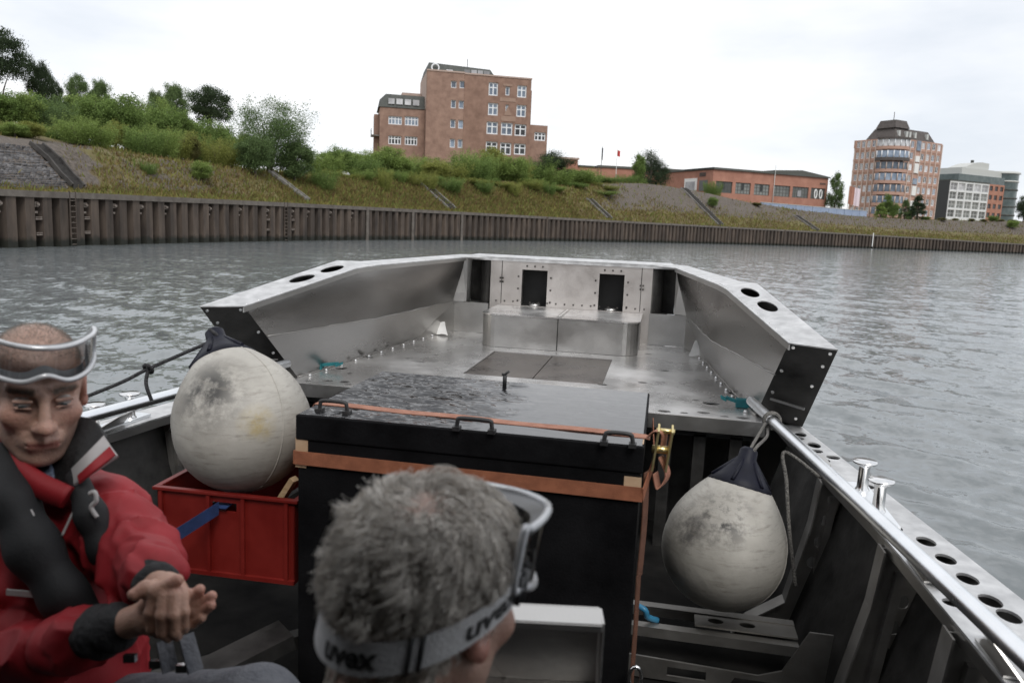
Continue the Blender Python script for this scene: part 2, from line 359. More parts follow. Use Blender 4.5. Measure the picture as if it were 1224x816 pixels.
bh = MB(); bh.add([(hx(-1, 1.24), 4.35, ZD-.01), (hx(1, 1.24), 4.35, ZD-.01), (hx(1, 1.15), 4.35, ZF), (hx(-1, 1.15), 4.35, ZF)], [(0, 1, 2, 3)]); bh.build('cockpit_bulkhead', M['alu_dark'], boat)
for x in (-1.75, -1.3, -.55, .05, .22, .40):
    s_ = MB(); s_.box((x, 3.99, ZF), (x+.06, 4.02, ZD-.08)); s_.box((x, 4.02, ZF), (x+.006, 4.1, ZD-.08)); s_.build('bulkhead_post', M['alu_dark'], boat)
# ---- bow wings
WT = [(1.302, 3.545, 1.632), (1.09, 4.50, 1.788), (1.055, 4.72, 1.797), (.83, 6.16, 1.812), (.66, 6.29, 1.812)]   # inner top edge (half, y, z)
WO = [(1.487, 3.45, 1.630), (1.268, 4.60, 1.795), (1.215, 4.86, 1.808), (.93, 6.36, 1.822), (.80, 6.46, 1.822)]      # outer top edge
WC = [(1.2822, 3.737, 1.455), (1.085, 4.62, 1.452), (1.05, 4.8, 1.45), (.945, 6.2, 1.44), (.80, 6.29, 1.44)]     # crease
WB = [(1.252, 4.03, ZD+.004), (1.19, 4.62, ZD+.004), (1.17, 4.8, ZD+.004), (1.03, 6.25, ZD+.004), (.9, 6.29, ZD+.004)]
_a, _b, _d = (np.array(q) for q in (WT[0], WO[0], WT[1])); _n = np.cross(_b - _a, _d - _a); _c = WO[1]
WO[1] = (_c[0], _c[1], _a[2] - ((_c[0]-_a[0])*_n[0] + (_c[1]-_a[1])*_n[1])/_n[2])      # keeps the aft facet of the cap flat
def P3(sd, q): return np.array((hx(sd, q[0]), q[1], q[2]))
for sd in (-1, 1):
    cp = MB()   # cap: quads strip with holes in the aft facet
    # aft facet as plate with holes
    a, b, c_, d = P3(sd, WT[0]), P3(sd, WO[0]), P3(sd, WO[1]), P3(sd, WT[1])
    u = unit(b - a); nrm = unit(np.cross(u, d - a)); nrm = nrm if nrm[2] > 0 else -nrm; v = np.cross(nrm, u)
    def loc2(p): return (float(np.dot(p - a, u)), float(np.dot(p - a, v)))
    ol = [loc2(a), loc2(b), loc2(c_), loc2(d)]
    def mid(fu, fv):
        lo = a + (d-a)*fv; hi = b + (c_-b)*fv; return loc2(lo + (hi-lo)*fu)
    hs = []
    for fv, fu in ((.60, .55), (.86, .52)):
        cxy = mid(fu, fv); dr = np.array(mid(fu, min(1, fv+.05))) - np.array(mid(fu, fv-.05)); hs.append(ellipse(*cxy, .105, .042, 24, math.atan2(dr[1], dr[0])))
    cp.plate(a, u, v, ol, hs, .006)
    for i in range(1, len(WT)-1):
        cp.hexa([P3(sd, WT[i])-(0, 0, .006), P3(sd, WO[i])-(0, 0, .006), P3(sd, WO[i+1])-(0, 0, .006), P3(sd, WT[i+1])-(0, 0, .006), P3(sd, WT[i]), P3(sd, WO[i]), P3(sd, WO[i+1]), P3(sd, WT[i+1])])
    cp.build('wing_cap', M['alu_cap'], boat)
    # inner lip of the cap
    lpb = MB()
    for i in range(len(WT)-2):
        p, q = P3(sd, WT[i]), P3(sd, WT[i+1]); lpb.hexa([p-(0, 0, .032), p-(0, 0, .032)+(sd*.006, 0, 0), q-(0, 0, .032)+(sd*.006, 0, 0), q-(0, 0, .032), p-(0, 0, .007), p-(0, 0, .007)+(sd*.006, 0, 0), q-(0, 0, .007)+(sd*.006, 0, 0), q-(0, 0, .007)])
    lpb.build('cap_lip', M['alu'], boat)
    ins = (sd*.012, 0, -.008)
    up = MB(); lo_ = MB()
    def along(Q, n=19): return [np.array([np.interp(t, np.linspace(0, 1, 4), [q[k] for q in Q[:4]]) for k in range(3)]) for t in np.linspace(0, 1, n)]
    def smooth(L):
        for _ in range(3): L = [L[0]] + [(L[i-1] + L[i]*2 + L[i+1])/4 for i in range(1, len(L)-1)] + [L[-1]]
        return L
    Tn, Cn, Bn = along(WT), smooth(along(WC)), smooth(along(WB))
    for (mb, A_, B_) in ((up, Tn, Cn), (lo_, Cn, Bn)):
        V = []
        for p, q in zip(A_, B_):
            for k in range(5): V.append(P3(sd, p + (q-p)*k/4) + (np.array(ins) if mb is up and k == 0 else 0))
        mb.add(V, [(i*5+k, i*5+k+1, i*5+k+6, i*5+k+5) for i in range(len(Tn)-1) for k in range(4)], True)
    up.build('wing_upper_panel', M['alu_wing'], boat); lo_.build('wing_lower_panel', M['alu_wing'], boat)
    # aft end plate
    eb = (hx(sd, 1.462), 3.92, ZG+.003)
    ep = MB(); ep.prism([P3(sd, WT[0])+(0, .01, -.008), P3(sd, WO[0])+(0, .01, -.008), np.array(eb), P3(sd, WB[0])], (0, .006, .003))
    A, B, Cc, D = P3(sd, WT[0]), P3(sd, WO[0]), np.array(eb), P3(sd, WB[0])
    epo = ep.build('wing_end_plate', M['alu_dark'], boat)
    rb = MB(); p, q = A + (D-A)*.72, B + (Cc-B)*.74; rb.bar(p + (sd*.03, -.012, 0), q - (sd*.03, .012, 0), .012, .012); rb.build('end_plate_stiffener', M['alu'], boat)
    bl = MB()
    for s0, t0 in ((.12, .04), (.88, .05), (.1, .33), (.85, .2), (.82, .45), (.12, .62), (.8, .9)):
        p = (A + (D-A)*t0) + ((B + (Cc-B)*t0) - (A + (D-A)*t0))*s0; bl.cyl(p + (0, .002, .001), p + (0, -.007, -.003), .0075, 8)
    bl.build('end_plate_bolts', M['bolt_bright'], boat, kind='stuff')
    # outer wing skin
    ow = MB(); bo_ = [(hx(sd, hw(q[1])), q[1], ZG) for q in WO]; bo_[0] = eb
    for i in range(len(WO)-1): ow.add([P3(sd, WO[i]), P3(sd, WO[i+1]), bo_[i+1], bo_[i]], [(0, 1, 2, 3)])
    ow.build('wing_outer_skin', M['alu'], boat)
    # deck edge bolts
    db = MB()
    for k in range(11):
        f = k/10*.82 + .03; p = P3(sd, WB[0])*(1-f) + P3(sd, WB[3])*f; p[0] -= sd*.035; db.lathe(p + (0, 0, -.003), (0, 0, 1), [(0, .012), (.008, .012), (.013, .008), (.014, 0)], 8)
    db.build('deck_edge_bolts', M['bolt_bright'], boat, kind='stuff')
    rv = MB()
    for k in range(34):
        f = (k+.5)/34*3; i = min(int(f), 2); t = f - i; p = P3(sd, WT[i])*(1-t) + P3(sd, WT[i+1])*t; rv.lathe(p + (sd*.018, 0, 0), (0, 0, 1), [(0, .006), (.003, .005), (.004, 0)], 6)
    rv.build('cap_rivets', M['bolt_bright'], boat, kind='stuff')
# weld beads: along the crease, the foot of the wings and the end plates
for sd in (-1, 1):
    for Q, nm in ((WC[:4], .004), (WB[:4], .006)):
        wv = MB(); pts = smooth(along(Q, 40)); rg = np.random.default_rng(3)
        wv.tube([P3(sd, p + np.array((-.002, 0, .001))) + rg.normal(0, .0012, 3) for p in pts], [nm*rg.uniform(.7, 1.3) for _ in pts], 6); wv.build('weld_bead', M['alu_mid'], boat)
# ---- bow structure
fp = MB(); WIN = [(-1.122, -.912), (-.490, -.290)]
def rect(x0, x1, z0, z1): return [(x0, z0), (x1, z0), (x1, z1), (x0, z1)]
fp.plate((0, 6.28, 0), (1, 0, 0), (0, 0, 1), rect(-1.385, -.07, ZD, 1.806), [rect(*w, 1.432, 1.727) for w in WIN], .006)
fp.build('bow_bulkhead', M['alu_warm'], boat)
for w in WIN:
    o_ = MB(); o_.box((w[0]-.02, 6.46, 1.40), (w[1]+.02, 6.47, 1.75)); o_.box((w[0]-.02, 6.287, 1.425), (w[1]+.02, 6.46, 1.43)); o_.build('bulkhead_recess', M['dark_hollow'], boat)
    g_ = MB(); g_.lathe(((w[0]+w[1])/2, 6.33, 1.432), (0, 0, 1), [(0, .05), (.012, .05), (.02, .03), (.02, 0)], 14); g_.build('recess_fitting', M['alu'], boat)
for sd in (-1, 1):   # concave corner niches beside the bulkhead, then the outer strips
    nb = MB(); path = [(.66 + .09*math.sin(a), 6.287 + .10*(1-math.cos(a))) for a in np.linspace(0, math.pi/2, 8)] + [(.75, 6.43), (.85, 6.43)]
    V = [(hx(sd, h), y, z) for h, y in path for z in (1.435, 1.805)]
    nb.add(V, [(2*i, 2*i+1, 2*i+3, 2*i+2) for i in range(len(path)-1)], True); nb.add([(hx(sd, h), y, 1.435) for h, y in ((.66, 6.287), (.66, 6.43), (.85, 6.43), (.85, 6.287))], [(0, 1, 2, 3)])
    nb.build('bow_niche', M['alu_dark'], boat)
    ss = MB(); ss.prism([(hx(sd, .85), 6.28, 1.437), (hx(sd, 1.0), 6.24, 1.437), (hx(sd, .885), 6.24, 1.79), (hx(sd, .845), 6.28, 1.80)], (0, .006, 0)); ss.build('bow_side_strip', M['alu'], boat)
    s2 = MB(); s2.box((hx(sd, .66) if sd > 0 else hx(sd, 1.035), 6.272, ZD+.002), (hx(sd, 1.035) if sd > 0 else hx(sd, .66), 6.279, 1.433)); s2.build('bow_side_panel', M['alu'], boat)
fc = MB(); fc.prism([(hx(-1, .86), 6.272, 1.813), (hx(1, .86), 6.272, 1.813), (hx(1, .80), 6.46, 1.826), (hx(-1, .80), 6.46, 1.826)], (0, 0, .006)); fc.box((hx(-1, .84), 6.268, 1.79), (hx(1, .84), 6.274, 1.811)); fc.build('bow_cap', M['alu_cap'], boat)
fo = MB(); fo.box((hx(-1, .80), 6.47, ZG), (hx(1, .80), 6.478, 1.824)); fo.build('bow_front_plate', M['alu'], boat)
# locker with rounded corners
def rounded(x0, x1, y0, y1, r):
    out = []
    for cx_, cy_, a0 in ((x0+r, y0+r, math.pi), (x1-r, y0+r, 1.5*math.pi)):
        for a in np.linspace(a0, a0+math.pi/2, 7): out.append((cx_ + r*math.cos(a), cy_ + r*math.sin(a)))
    return out + [(x1, y1), (x0, y1)]
lk = MB(); rr = rounded(-1.305, -.135, 5.62, 6.27, .11)
lk.prism([(x, y, ZD+.002) for x, y in rr], (0, 0, .236)); lko = lk.build('bow_locker', M['alu'], boat)
lt = MB(); lt.plate((0, 0, 1.428), (1, 0, 0), (0, 1, 0), rounded(-1.312, -.128, 5.612, 6.272, .115), [ellipse(x, y, .03, .014, 10) for x, y in ((-1.13, 5.84), (-1.05, 5.86), (-1.02, 5.74), (-.42, 5.86), (-.33, 5.84), (-.38, 5.74), (-.62, 6.1))], .009); lt.build('locker_top', M['alu_wet'], boat)
sm = MB(); sm.box((-.726, 5.6175, ZD+.004), (-.718, 5.621, 1.418)); sm.build('locker_seam', M['alu_dark'], boat)
hg = MB(); hg.box((-.74, 5.66, 1.429), (-.704, 6.2, 1.433)); [hg.lathe((-.722, y, 1.432), (0, 0, 1), [(0, .009), (.004, .008), (.005, 0)], 6) for y in np.linspace(5.7, 6.15, 7)]; hg.build('locker_hinge', M['alu'], boat)
bb = MB()
def dot(x, z, r=.008): bb.cyl((x, 6.278, z), (x, 6.268, z), r, 6)
for w in WIN:
    for k in range(3): dot(w[0] - .028, 1.47 + k*.1); dot(w[1] + .03, 1.47 + k*.1)
    for k in range(3): dot(w[0] + .04 + k*.065, 1.757)
for x in np.linspace(-1.33, -.12, 18): dot(x, 1.462, .007)
for x in (-1.30, -1.28, -.16, -.14): dot(x, 1.62); dot(x, 1.65)
bb.build('bulkhead_bolts', M['bolt'], boat, kind='stuff')
for x in (-1.29, -.155):
    s_ = MB(); s_.box((x-.0025, 6.2765, 1.44), (x+.0025, 6.2795, 1.80)); s_.build('plate_seam', M['alu_dark'], boat)
# ---- cockpit frames beneath the starboard fender and port side
fr = MB(); fr.box((-.05, 2.99, .565), (.60, 3.03, .605)); fr.box((-.05, 2.86, .545), (.60, 2.90, .585)); fr.build('floor_frame', M['alu_mid'], boat)
fk = MB(); fk.plate((.22, 2.90, .60), (1, 0, 0), (0, 1, 0), [(0, 0), (.38, 0), (.38, .1), (0, .1)], [ellipse(.08, .05, .03, .02), ellipse(.2, .05, .03, .02)], .006); fk.build('frame_plate', M['alu_mid'], boat)
kn = MB(); kn.plate((.0, 2.72, .0), (1, 0, 0), (0, 0, 1), [(-.05, .545), (.44, .53), (.52, .56), (.60, .72), (.68, .72), (.66, .46), (-.05, .46)], [[(.12, .48), (.26, .48), (.26, .515), (.12, .515)], [(.34, .475), (.52, .475), (.52, .51), (.36, .51)]], .008); kn.build('knee_frame', M['alu_mid'], boat)
for (p, q) in (((-.02, 2.2, .50), (.46, 2.55, .50)), ((.1, 2.1, .48), (.55, 2.42, .48))):
    s_ = MB(); s_.bar(p, q, .05, .05); s_.build('floor_stringer', M['alu_dark'], boat)
s_ = MB(); s_.bar((-1.5, 1.75, .62), (-1.12, 2.2, .74), .12, .05); s_.bar((-1.6, 2.0, .58), (-1.1, 2.5, .6), .05, .05); s_.build('port_floor_frame', M['alu_dark'], boat)
# aluminium seat back panel behind the near head
sb = MB(); p0, p1 = at(600, 727, 1.2), at(720, 745, 1.2); ax = np.array((p1[0]-p0[0], p1[1]-p0[1], 0)); L_ = np.linalg.norm(ax); ax /= L_; nn = np.array((-ax[1], ax[0], 0)); zt = p1[2]
o_ = np.array((p0[0], p0[1], 0))
def sp(u, d, z): return o_ + ax*u + nn*d + np.array((0, 0, z))
sb.obox(sp(-.1, .05, zt-.30), ax*(L_+.1), nn*.004, (0, 0, .30))
sb.obox(sp(-.1, -.002, zt-.006), ax*(L_+.1), nn*.051, (0, 0, .006)); sb.obox(sp(-.1, -.004, zt-.014), ax*(L_+.1), nn*.003, (0, 0, .012))
sb.obox(sp(-.1, -.004, zt-.135), ax*(L_+.1), nn*.053, (0, 0, .006)); sb.obox(sp(L_, 0, zt-.30), ax*.004, nn*.05, (0, 0, .30))
sb.build('seat_panel', M['alu'], boat, bevel=.002)

# ================================================================ WATER, BANK, QUAY WALL
rng = np.random.default_rng(7); random.seed(7)
def water_material():
    m = bpy.data.materials.new('harbour_water'); m.use_nodes = True; nt = m.node_tree; b = nt.nodes['Principled BSDF']
    b.inputs['Base Color'].default_value = (.148, .164, .170, 1); b.inputs['Roughness'].default_value = .13; b.inputs['IOR'].default_value = 1.333  # base colour raised beyond turbid water to stand in for sky reflection
    tc = N(nt, 'ShaderNodeTexCoord'); acc = None
    for sc_, k, det, st in ((1.3, .16, 3, (1, .75, 1)), (4.2, .40, 4, (1, .8, 1)), (14., .30, 2, (1, 1, 1))):   # wavelet slopes straight from noise, so that they hold at any distance
        mp = N(nt, 'ShaderNodeMapping'); mp.inputs['Scale'].default_value = st; mp.inputs['Rotation'].default_value = (0, 0, R_(25))
        nz = N(nt, 'ShaderNodeTexNoise'); nz.inputs['Scale'].default_value = sc_; nz.inputs['Detail'].default_value = det; nz.inputs['Distortion'].default_value = .5
        nt.links.new(tc.outputs['Object'], mp.inputs[0]); nt.links.new(mp.outputs[0], nz.inputs[0])
        v = N(nt, 'ShaderNodeVectorMath', operation='MULTIPLY_ADD'); v.inputs[1].default_value = (k, k, 0); v.inputs[2].default_value = (-k*.5, -k*.5, 0); nt.links.new(nz.outputs['Color'], v.inputs[0])
        if acc is None: acc = v
        else: a = N(nt, 'ShaderNodeVectorMath', operation='ADD'); nt.links.new(acc.outputs[0], a.inputs[0]); nt.links.new(v.outputs[0], a.inputs[1]); acc = a
    g = N(nt, 'ShaderNodeNewGeometry'); a = N(nt, 'ShaderNodeVectorMath', operation='ADD'); nt.links.new(acc.outputs[0], a.inputs[0]); nt.links.new(g.outputs['Normal'], a.inputs[1])
    nn = N(nt, 'ShaderNodeVectorMath', operation='NORMALIZE'); nt.links.new(a.outputs[0], nn.inputs[0]); nt.links.new(nn.outputs[0], b.inputs['Normal'])
    return m
M['water'] = water_material()
# the near and middle water carries real waves; the mesh gets coarser with distance
th = np.concatenate([np.linspace(-180, -62, 40, endpoint=False), np.linspace(-62, 40, 620, endpoint=False), np.linspace(40, 180, 46)])
rr_ = np.concatenate([[0.2], np.geomspace(2.2, 150, 330), np.geomspace(170, 2500, 16)])
T_, Rr = np.meshgrid(np.radians(th), rr_); X = Rr*np.sin(T_); Y = Rr*np.cos(T_)
Zw = np.zeros_like(X); cell = Rr*.0128
for k in range(37):
    lam = .28*1.075**k; a = R_(rng.normal(35, 38)); kx, ky = 2*math.pi/lam*np.array([math.sin(a), math.cos(a)])
    amp = .0040*lam**.12*rng.uniform(.6, 1.3); w = np.clip((lam/cell - 2.2)/2, 0, 1)
    ph = kx*X + ky*Y + rng.uniform(0, 6.28) + .8*np.sin(X*.31*rng.uniform(.5, 1.5) + rng.uniform(0, 6)) + .8*np.sin(Y*.27*rng.uniform(.5, 1.5))
    s_ = np.sin(ph); Zw += w*amp*(s_ + .35*(s_*s_))
# wash thrown off the starboard side
wash = np.exp(-((X - 2.0 - .12*(2.5 - Y))/.45)**2)*np.clip((4.2 - Y)/2, 0, 1)*np.clip((Y+6)/4, 0, 1)
Zw += wash*.05*np.sin(X*21 + 3*np.sin(Y*9))*np.sin(Y*17 + 2*np.sin(X*13))
nT, nR = len(th), len(rr_); idx = np.arange(nT*nR).reshape(nR, nT)
Fq = np.stack([idx[:-1, :-1], idx[:-1, 1:], idx[1:, 1:], idx[1:, :-1]], -1).reshape(-1, 4)[:, ::-1]
wm = fast_mesh('water', np.stack([X, Y, Zw], -1).reshape(-1, 3), Fq, True)
tag(link('water', wm, M['water']), kind='structure')

# course of the quay wall, water on its right
WP = np.array([(-29.0, -40), (-29.0, 10), (-29.02, 29.9), (-29.1, 35.1), (-29.0, 42.2), (-28.5, 50.7), (-26.6, 64.9), (-21.8, 81.5), (-10.6, 106), (8.1, 138), (31.5, 164.5), (55.5, 184.5), (82.7, 202.5), (140, 236), (230, 285)])
WZ = np.array([2.62, 2.62, 2.62, 2.68, 2.75, 2.84, 2.95, 3.03, 3.05, 3.05, 2.95, 2.7, 2.35, 2.2, 2.2])
dense = np.array(bez([np.array((*p, z)) for p, z in zip(WP, WZ)], 24)); seg = np.r_[0, np.cumsum(np.linalg.norm(np.diff(dense[:, :2], axis=0), axis=1))]
S_END = seg[-1]
def wallpt(s): return np.array([np.interp(s, seg, dense[:, k]) for k in range(3)])
def wallfr(s):
    p, q = wallpt(s-.6), wallpt(s+.6); t = unit(np.r_[(q-p)[:2], 0]); return wallpt(s), t, np.array((-t[1], t[0], 0))  # point, along, inland
M['pile'] = mat('rusty_sheet_pile', (.040, .030, .024), (.105, .079, .061), .8, 0., 1.6, 8, bump=.4, bscale=9, stretch=(1, 1, .25), coord='Generated' if False else 'Object')
M['pile_light'] = mat('pale_rusty_steel', (.10, .078, .066), (.17, .135, .115), .8, 0., 3., 8, bump=.3, stretch=(1, 1, .3))
M['cap'] = mat('grey_cap_beam', (.10, .085, .072), (.17, .15, .13), .8, 0., 2., bump=.2)
M['fitting'] = mat('worn_bollard_steel', (.15, .12, .10), (.28, .24, .21), .6, .3, 8.)
def weather(m):   # wet algae band above the waterline, rust tone differing from pile to pile
    nt = m.node_tree; b = nt.nodes['Principled BSDF']; src = b.inputs['Base Color'].links[0].from_socket; g = N(nt, 'ShaderNodeNewGeometry'); sx = N(nt, 'ShaderNodeSeparateXYZ'); nt.links.new(g.outputs['Position'], sx.inputs[0])
    nz = N(nt, 'ShaderNodeTexNoise'); nz.inputs['Scale'].default_value = 2.5; nt.links.new(g.outputs['Position'], nz.inputs[0]); ad = N(nt, 'ShaderNodeMath', operation='MULTIPLY_ADD'); ad.inputs[1].default_value = -.5; nt.links.new(nz.outputs[0], ad.inputs[0]); nt.links.new(sx.outputs[2], ad.inputs[2])
    mr = N(nt, 'ShaderNodeMapRange'); mr.inputs[1].default_value = .0; mr.inputs[2].default_value = .28; nt.links.new(ad.outputs[0], mr.inputs[0]); oi = N(nt, 'ShaderNodeObjectInfo'); m2 = N(nt, 'ShaderNodeMapRange'); m2.inputs[3].default_value = .7; m2.inputs[4].default_value = 1.35; nt.links.new(oi.outputs['Random'], m2.inputs[0])
    h = N(nt, 'ShaderNodeHueSaturation'); nt.links.new(m2.outputs[0], h.inputs['Value']); nt.links.new(src, h.inputs['Color']); mx = N(nt, 'ShaderNodeMix', data_type='RGBA'); nt.links.new(mr.outputs[0], mx.inputs[0]); mx.inputs[6].default_value = (.014, .015, .010, 1); nt.links.new(h.outputs[0], mx.inputs[7]); nt.links.new(mx.outputs[2], b.inputs['Base Color'])
weather(M['pile'])
wall = empty('quay_wall', wallpt(120), 'brown sheet pile quay wall along the far waterline with ladders', 'quay wall')
s = 28.0; pitch = 1.08; k = 0; S0 = s; wo3 = wloc(wall)
pile_s = []
while s < S_END - 90 and k < 296:
    p, t, n = wallfr(s); zt = p[2]
    prof = [(-.54, 0), (-.26, 0), (-.18, .42), (.18, .42), (.26, 0), (.54, 0)]
    b_ = MB(); V = [p*(1, 1, 0) + t*a + n*(d + .002*(j % 2)) + np.array((0, 0, z)) for z in (-.6, zt - .10) for j, (a, d) in enumerate(prof)]
    b_.add(V, [(j, j+1, 7+j, 6+j) for j in range(5)]); b_.build('sheet_pile', M['pile'], wall, recalc=False)
    pile_s.append(s); s += pitch; k += 1
SW = s
cb = MB(); ss_ = np.arange(S0-.54, SW, 1.5); V = []
for s in ss_:
    p, t, n = wallfr(s)
    for d, z in ((-.07, p[2]-.30), (-.07, p[2]), (.55, p[2]), (.55, p[2]-.30)): V.append(p*(1, 1, 0) + n*d + np.array((0, 0, z)))
cb.add(V, [(4*i+j, 4*i+(j+1) % 4, 4*i+4+(j+1) % 4, 4*i+4+j) for i in range(len(ss_)-1) for j in range(4)]); cb.build('cap_beam', M['cap'], wall)
def s_at_px(px):
    ss2 = np.arange(S0, SW, .5); xs = [proj((*wallpt(q)[:2], 1.2)) for q in ss2]
    return min(zip(xs, ss2), key=lambda r: abs(r[0][0]-px) if r[0][2] > 0 else 1e9)[1]
def near_pile(px): q = s_at_px(px); return min(pile_s, key=lambda z: abs(z-q))
for px in (7, 56, 98, 136, 172, 204, 249, 289, 325, 346, 370, 398, 420):   # recessed mooring crosses in the pile troughs
    p, t, n = wallfr(near_pile(px)); b_ = MB(); z = p[2]-.62
    b_.obox(p*(1, 1, 0) + t*-.10 + n*.12 + (0, 0, z-.12), t*.22, n*.2, (0, 0, .24)); b_.cyl(p*(1, 1, 0) + n*-.0 + t*.02 + (0, 0, z), p*(1, 1, 0) + n*.2 + t*.02 + (0, 0, z), .07, 8)
    b_.obox(p*(1, 1, 0) + t*-.10 + n*.14 + (0, 0, z-.42), t*.18, n*.16, (0, 0, .10)); b_.build('mooring_cross', M['fitting'], wall)
    if px in (56, 98, 325, 346):
        for zz in (z-.72, z-1.45):
            b_ = MB(); b_.obox(p*(1, 1, 0) + t*-.2 + n*.02 + (0, 0, zz), t*.4, n*.3, (0, 0, .06)); b_.obox(p*(1, 1, 0) + t*-.2 + n*.02 + (0, 0, zz+.1), t*.4, n*.06, (0, 0, .04)); b_.build('recess_step', M['fitting'], wall)
def wall_ladder(px, label):
    p, t, n = wallfr(near_pile(px)); e = empty('quay_ladder', p*(1, 1, 0) + (0, 0, 0), label, 'ladder')
    for sd in (-.2, .2):
        b_ = MB(); b_.obox(p*(1, 1, 0) + t*(sd-.03) + n*-.085 + (0, 0, -.3), t*.06, n*.05, (0, 0, p[2]+.34)); b_.build('ladder_rail', M['pile'], e)
    for i in range(10):
        b_ = MB(); q = p*(1, 1, 0) + (0, 0, .1 + i*.27); b_.cyl(q - t*.17 + n*-.06, q + t*.17 + n*-.06, .018, 6); b_.build('rung', M['fitting'], e)
wall_ladder(80, 'rusty ladder set in the quay wall at left below the stone slope')
wall_ladder(336, 'rusty ladder on the quay wall below the big grey-green bush')
for i, px in enumerate((434, 489, 547)):
    p, t, n = wallfr(near_pile(px)); b_ = MB(); b_.obox(p*(1, 1, 0) + t*-.16 + n*-.12 + (0, 0, -.3), t*.32, n*.11, (0, 0, p[2]+.25)); b_.build('fender_timber', M['cap'], wall)
for px in (652, 742, 870, 935, 1092): 
    p, t, n = wallfr(near_pile(px)); b_ = MB(); b_.obox(p*(1, 1, 0) + t*-.2 + n*-.12 + (0, 0, -.3), t*.4, n*.11, (0, 0, p[2]+.25)); b_.build('fender_timber', M['pile'], wall)
M['white_paint'] = mat('white_paint', (.7, .7, .68), (.82, .82, .8), .5)
p, t, n = wallfr(near_pile(1041)); b_ = MB(); b_.obox(p*(1, 1, 0) + t*-.1 + n*-.13 + (0, 0, .4), t*.22, n*.05, (0, 0, p[2]-.05)); b_.thing('mooring_marker', M['white_paint'], 'narrow white marker board on the far quay wall under the tower', 'marker')

# ---------------------------------------------------------------- bank
top_px = np.array([-400, 0, 60, 120, 200, 300, 380, 450, 520, 600, 700, 745, 790, 850, 900, 960, 1050, 1130, 1224, 1400])
top_py = np.array([168, 171, 174, 182, 192, 206, 215, 216, 217, 220, 228, 216, 219, 232, 243, 252, 261, 264, 266, 270])
def toff(s, p): return float(np.interp(p[1], [0, 30, 60, 100, 140, 200], [2.1, 2.1, 3.6, 5.2, 8.5, 9.5]))
st = np.r_[np.arange(28, 150, 1.5), np.arange(150, S_END-4, 3.0)]; rows = []; TOPZ = {}
offs_f = np.r_[np.linspace(0, 1, 14)]
ext = [2, 5, 9, 14, 22, 35, 60, 110, 220, 500]
ZT1 = []
for s in st:
    p, t, n = wallfr(s); w = toff(s, p); q = p + n*(1.2 + w)
    z1 = 6.0
    for it in range(4):
        px, py, d = proj((q[0], q[1], z1))
        if d < 5: z1 = 5.2; break
        ty = np.interp(px, top_px, top_py); z1 += (py - ty)*d/F
    if p[1] < 26: z1 = 5.2
    ZT1.append(float(np.clip(z1, 4.6, 12)))
ZT1 = np.convolve(np.pad(ZT1, 4, mode='edge'), np.ones(9)/9, 'valid')
def plateau(y, o):   # further rise behind the slope top
    k = float(np.interp(y, [0, 40, 60, 90, 130], [2.2, 2.2, 1.2, .2, .2])); return k*min(1, o/12)
nz_r = np.random.default_rng(3)
V = []; zone = []
for i, s in enumerate(st):
    p, t, n = wallfr(s); w = toff(s, p); z0 = p[2]
    prof = [(.5, z0 - .03), (1.2, z0 + .04)] + [(1.2 + w*f, z0 + .04 + (ZT1[i] - z0 - .04)*f) for f in offs_f[1:]] + [(1.2 + w + e_, ZT1[i] + plateau(p[1], e_)) for e_ in ext]
    for j, (o, z) in enumerate(prof):
        jit = 0 if j < 2 else (.10 if j < 16 else .2)
        q = p*(1, 1, 0) + n*o; V.append((q[0], q[1], z + nz_r.normal(0, 1)*jit*.6))
        px, py, d = proj((q[0], q[1], z)) if q[1] > 12 else (-100, 200, 20)
        g = 0.0
        if px < 108 and 2 <= j <= 15: g = 1.0
        elif px < 330 and 3 <= j <= 14: g = .62 - .25*abs(px-210)/120
        elif 740 + 6*math.sin(s*.9) < px < 925 and 7 + 1.5*math.sin(s*.37) <= j <= 18: g = 1.0
        elif 715 < px < 945 and 5 <= j <= 19: g = .6
        elif 935 <= px and 7 <= j <= 17: g = .85
        elif 935 <= px and 4 <= j: g = .42
        zone.append(g)
npf = 2 + len(offs_f) - 1 + len(ext); idx = np.arange(len(st)*npf).reshape(len(st), npf)
Fq = np.stack([idx[:-1, :-1], idx[1:, :-1], idx[1:, 1:], idx[:-1, 1:]], -1).reshape(-1, 4)
bk = fast_mesh('embankment', np.array(V), Fq, True)
at_ = bk.attributes.new('gravel', 'FLOAT', 'POINT'); at_.data.foreach_set('value', np.array(zone, np.float32))
BV = np.array(V).reshape(len(st), npf, 3)
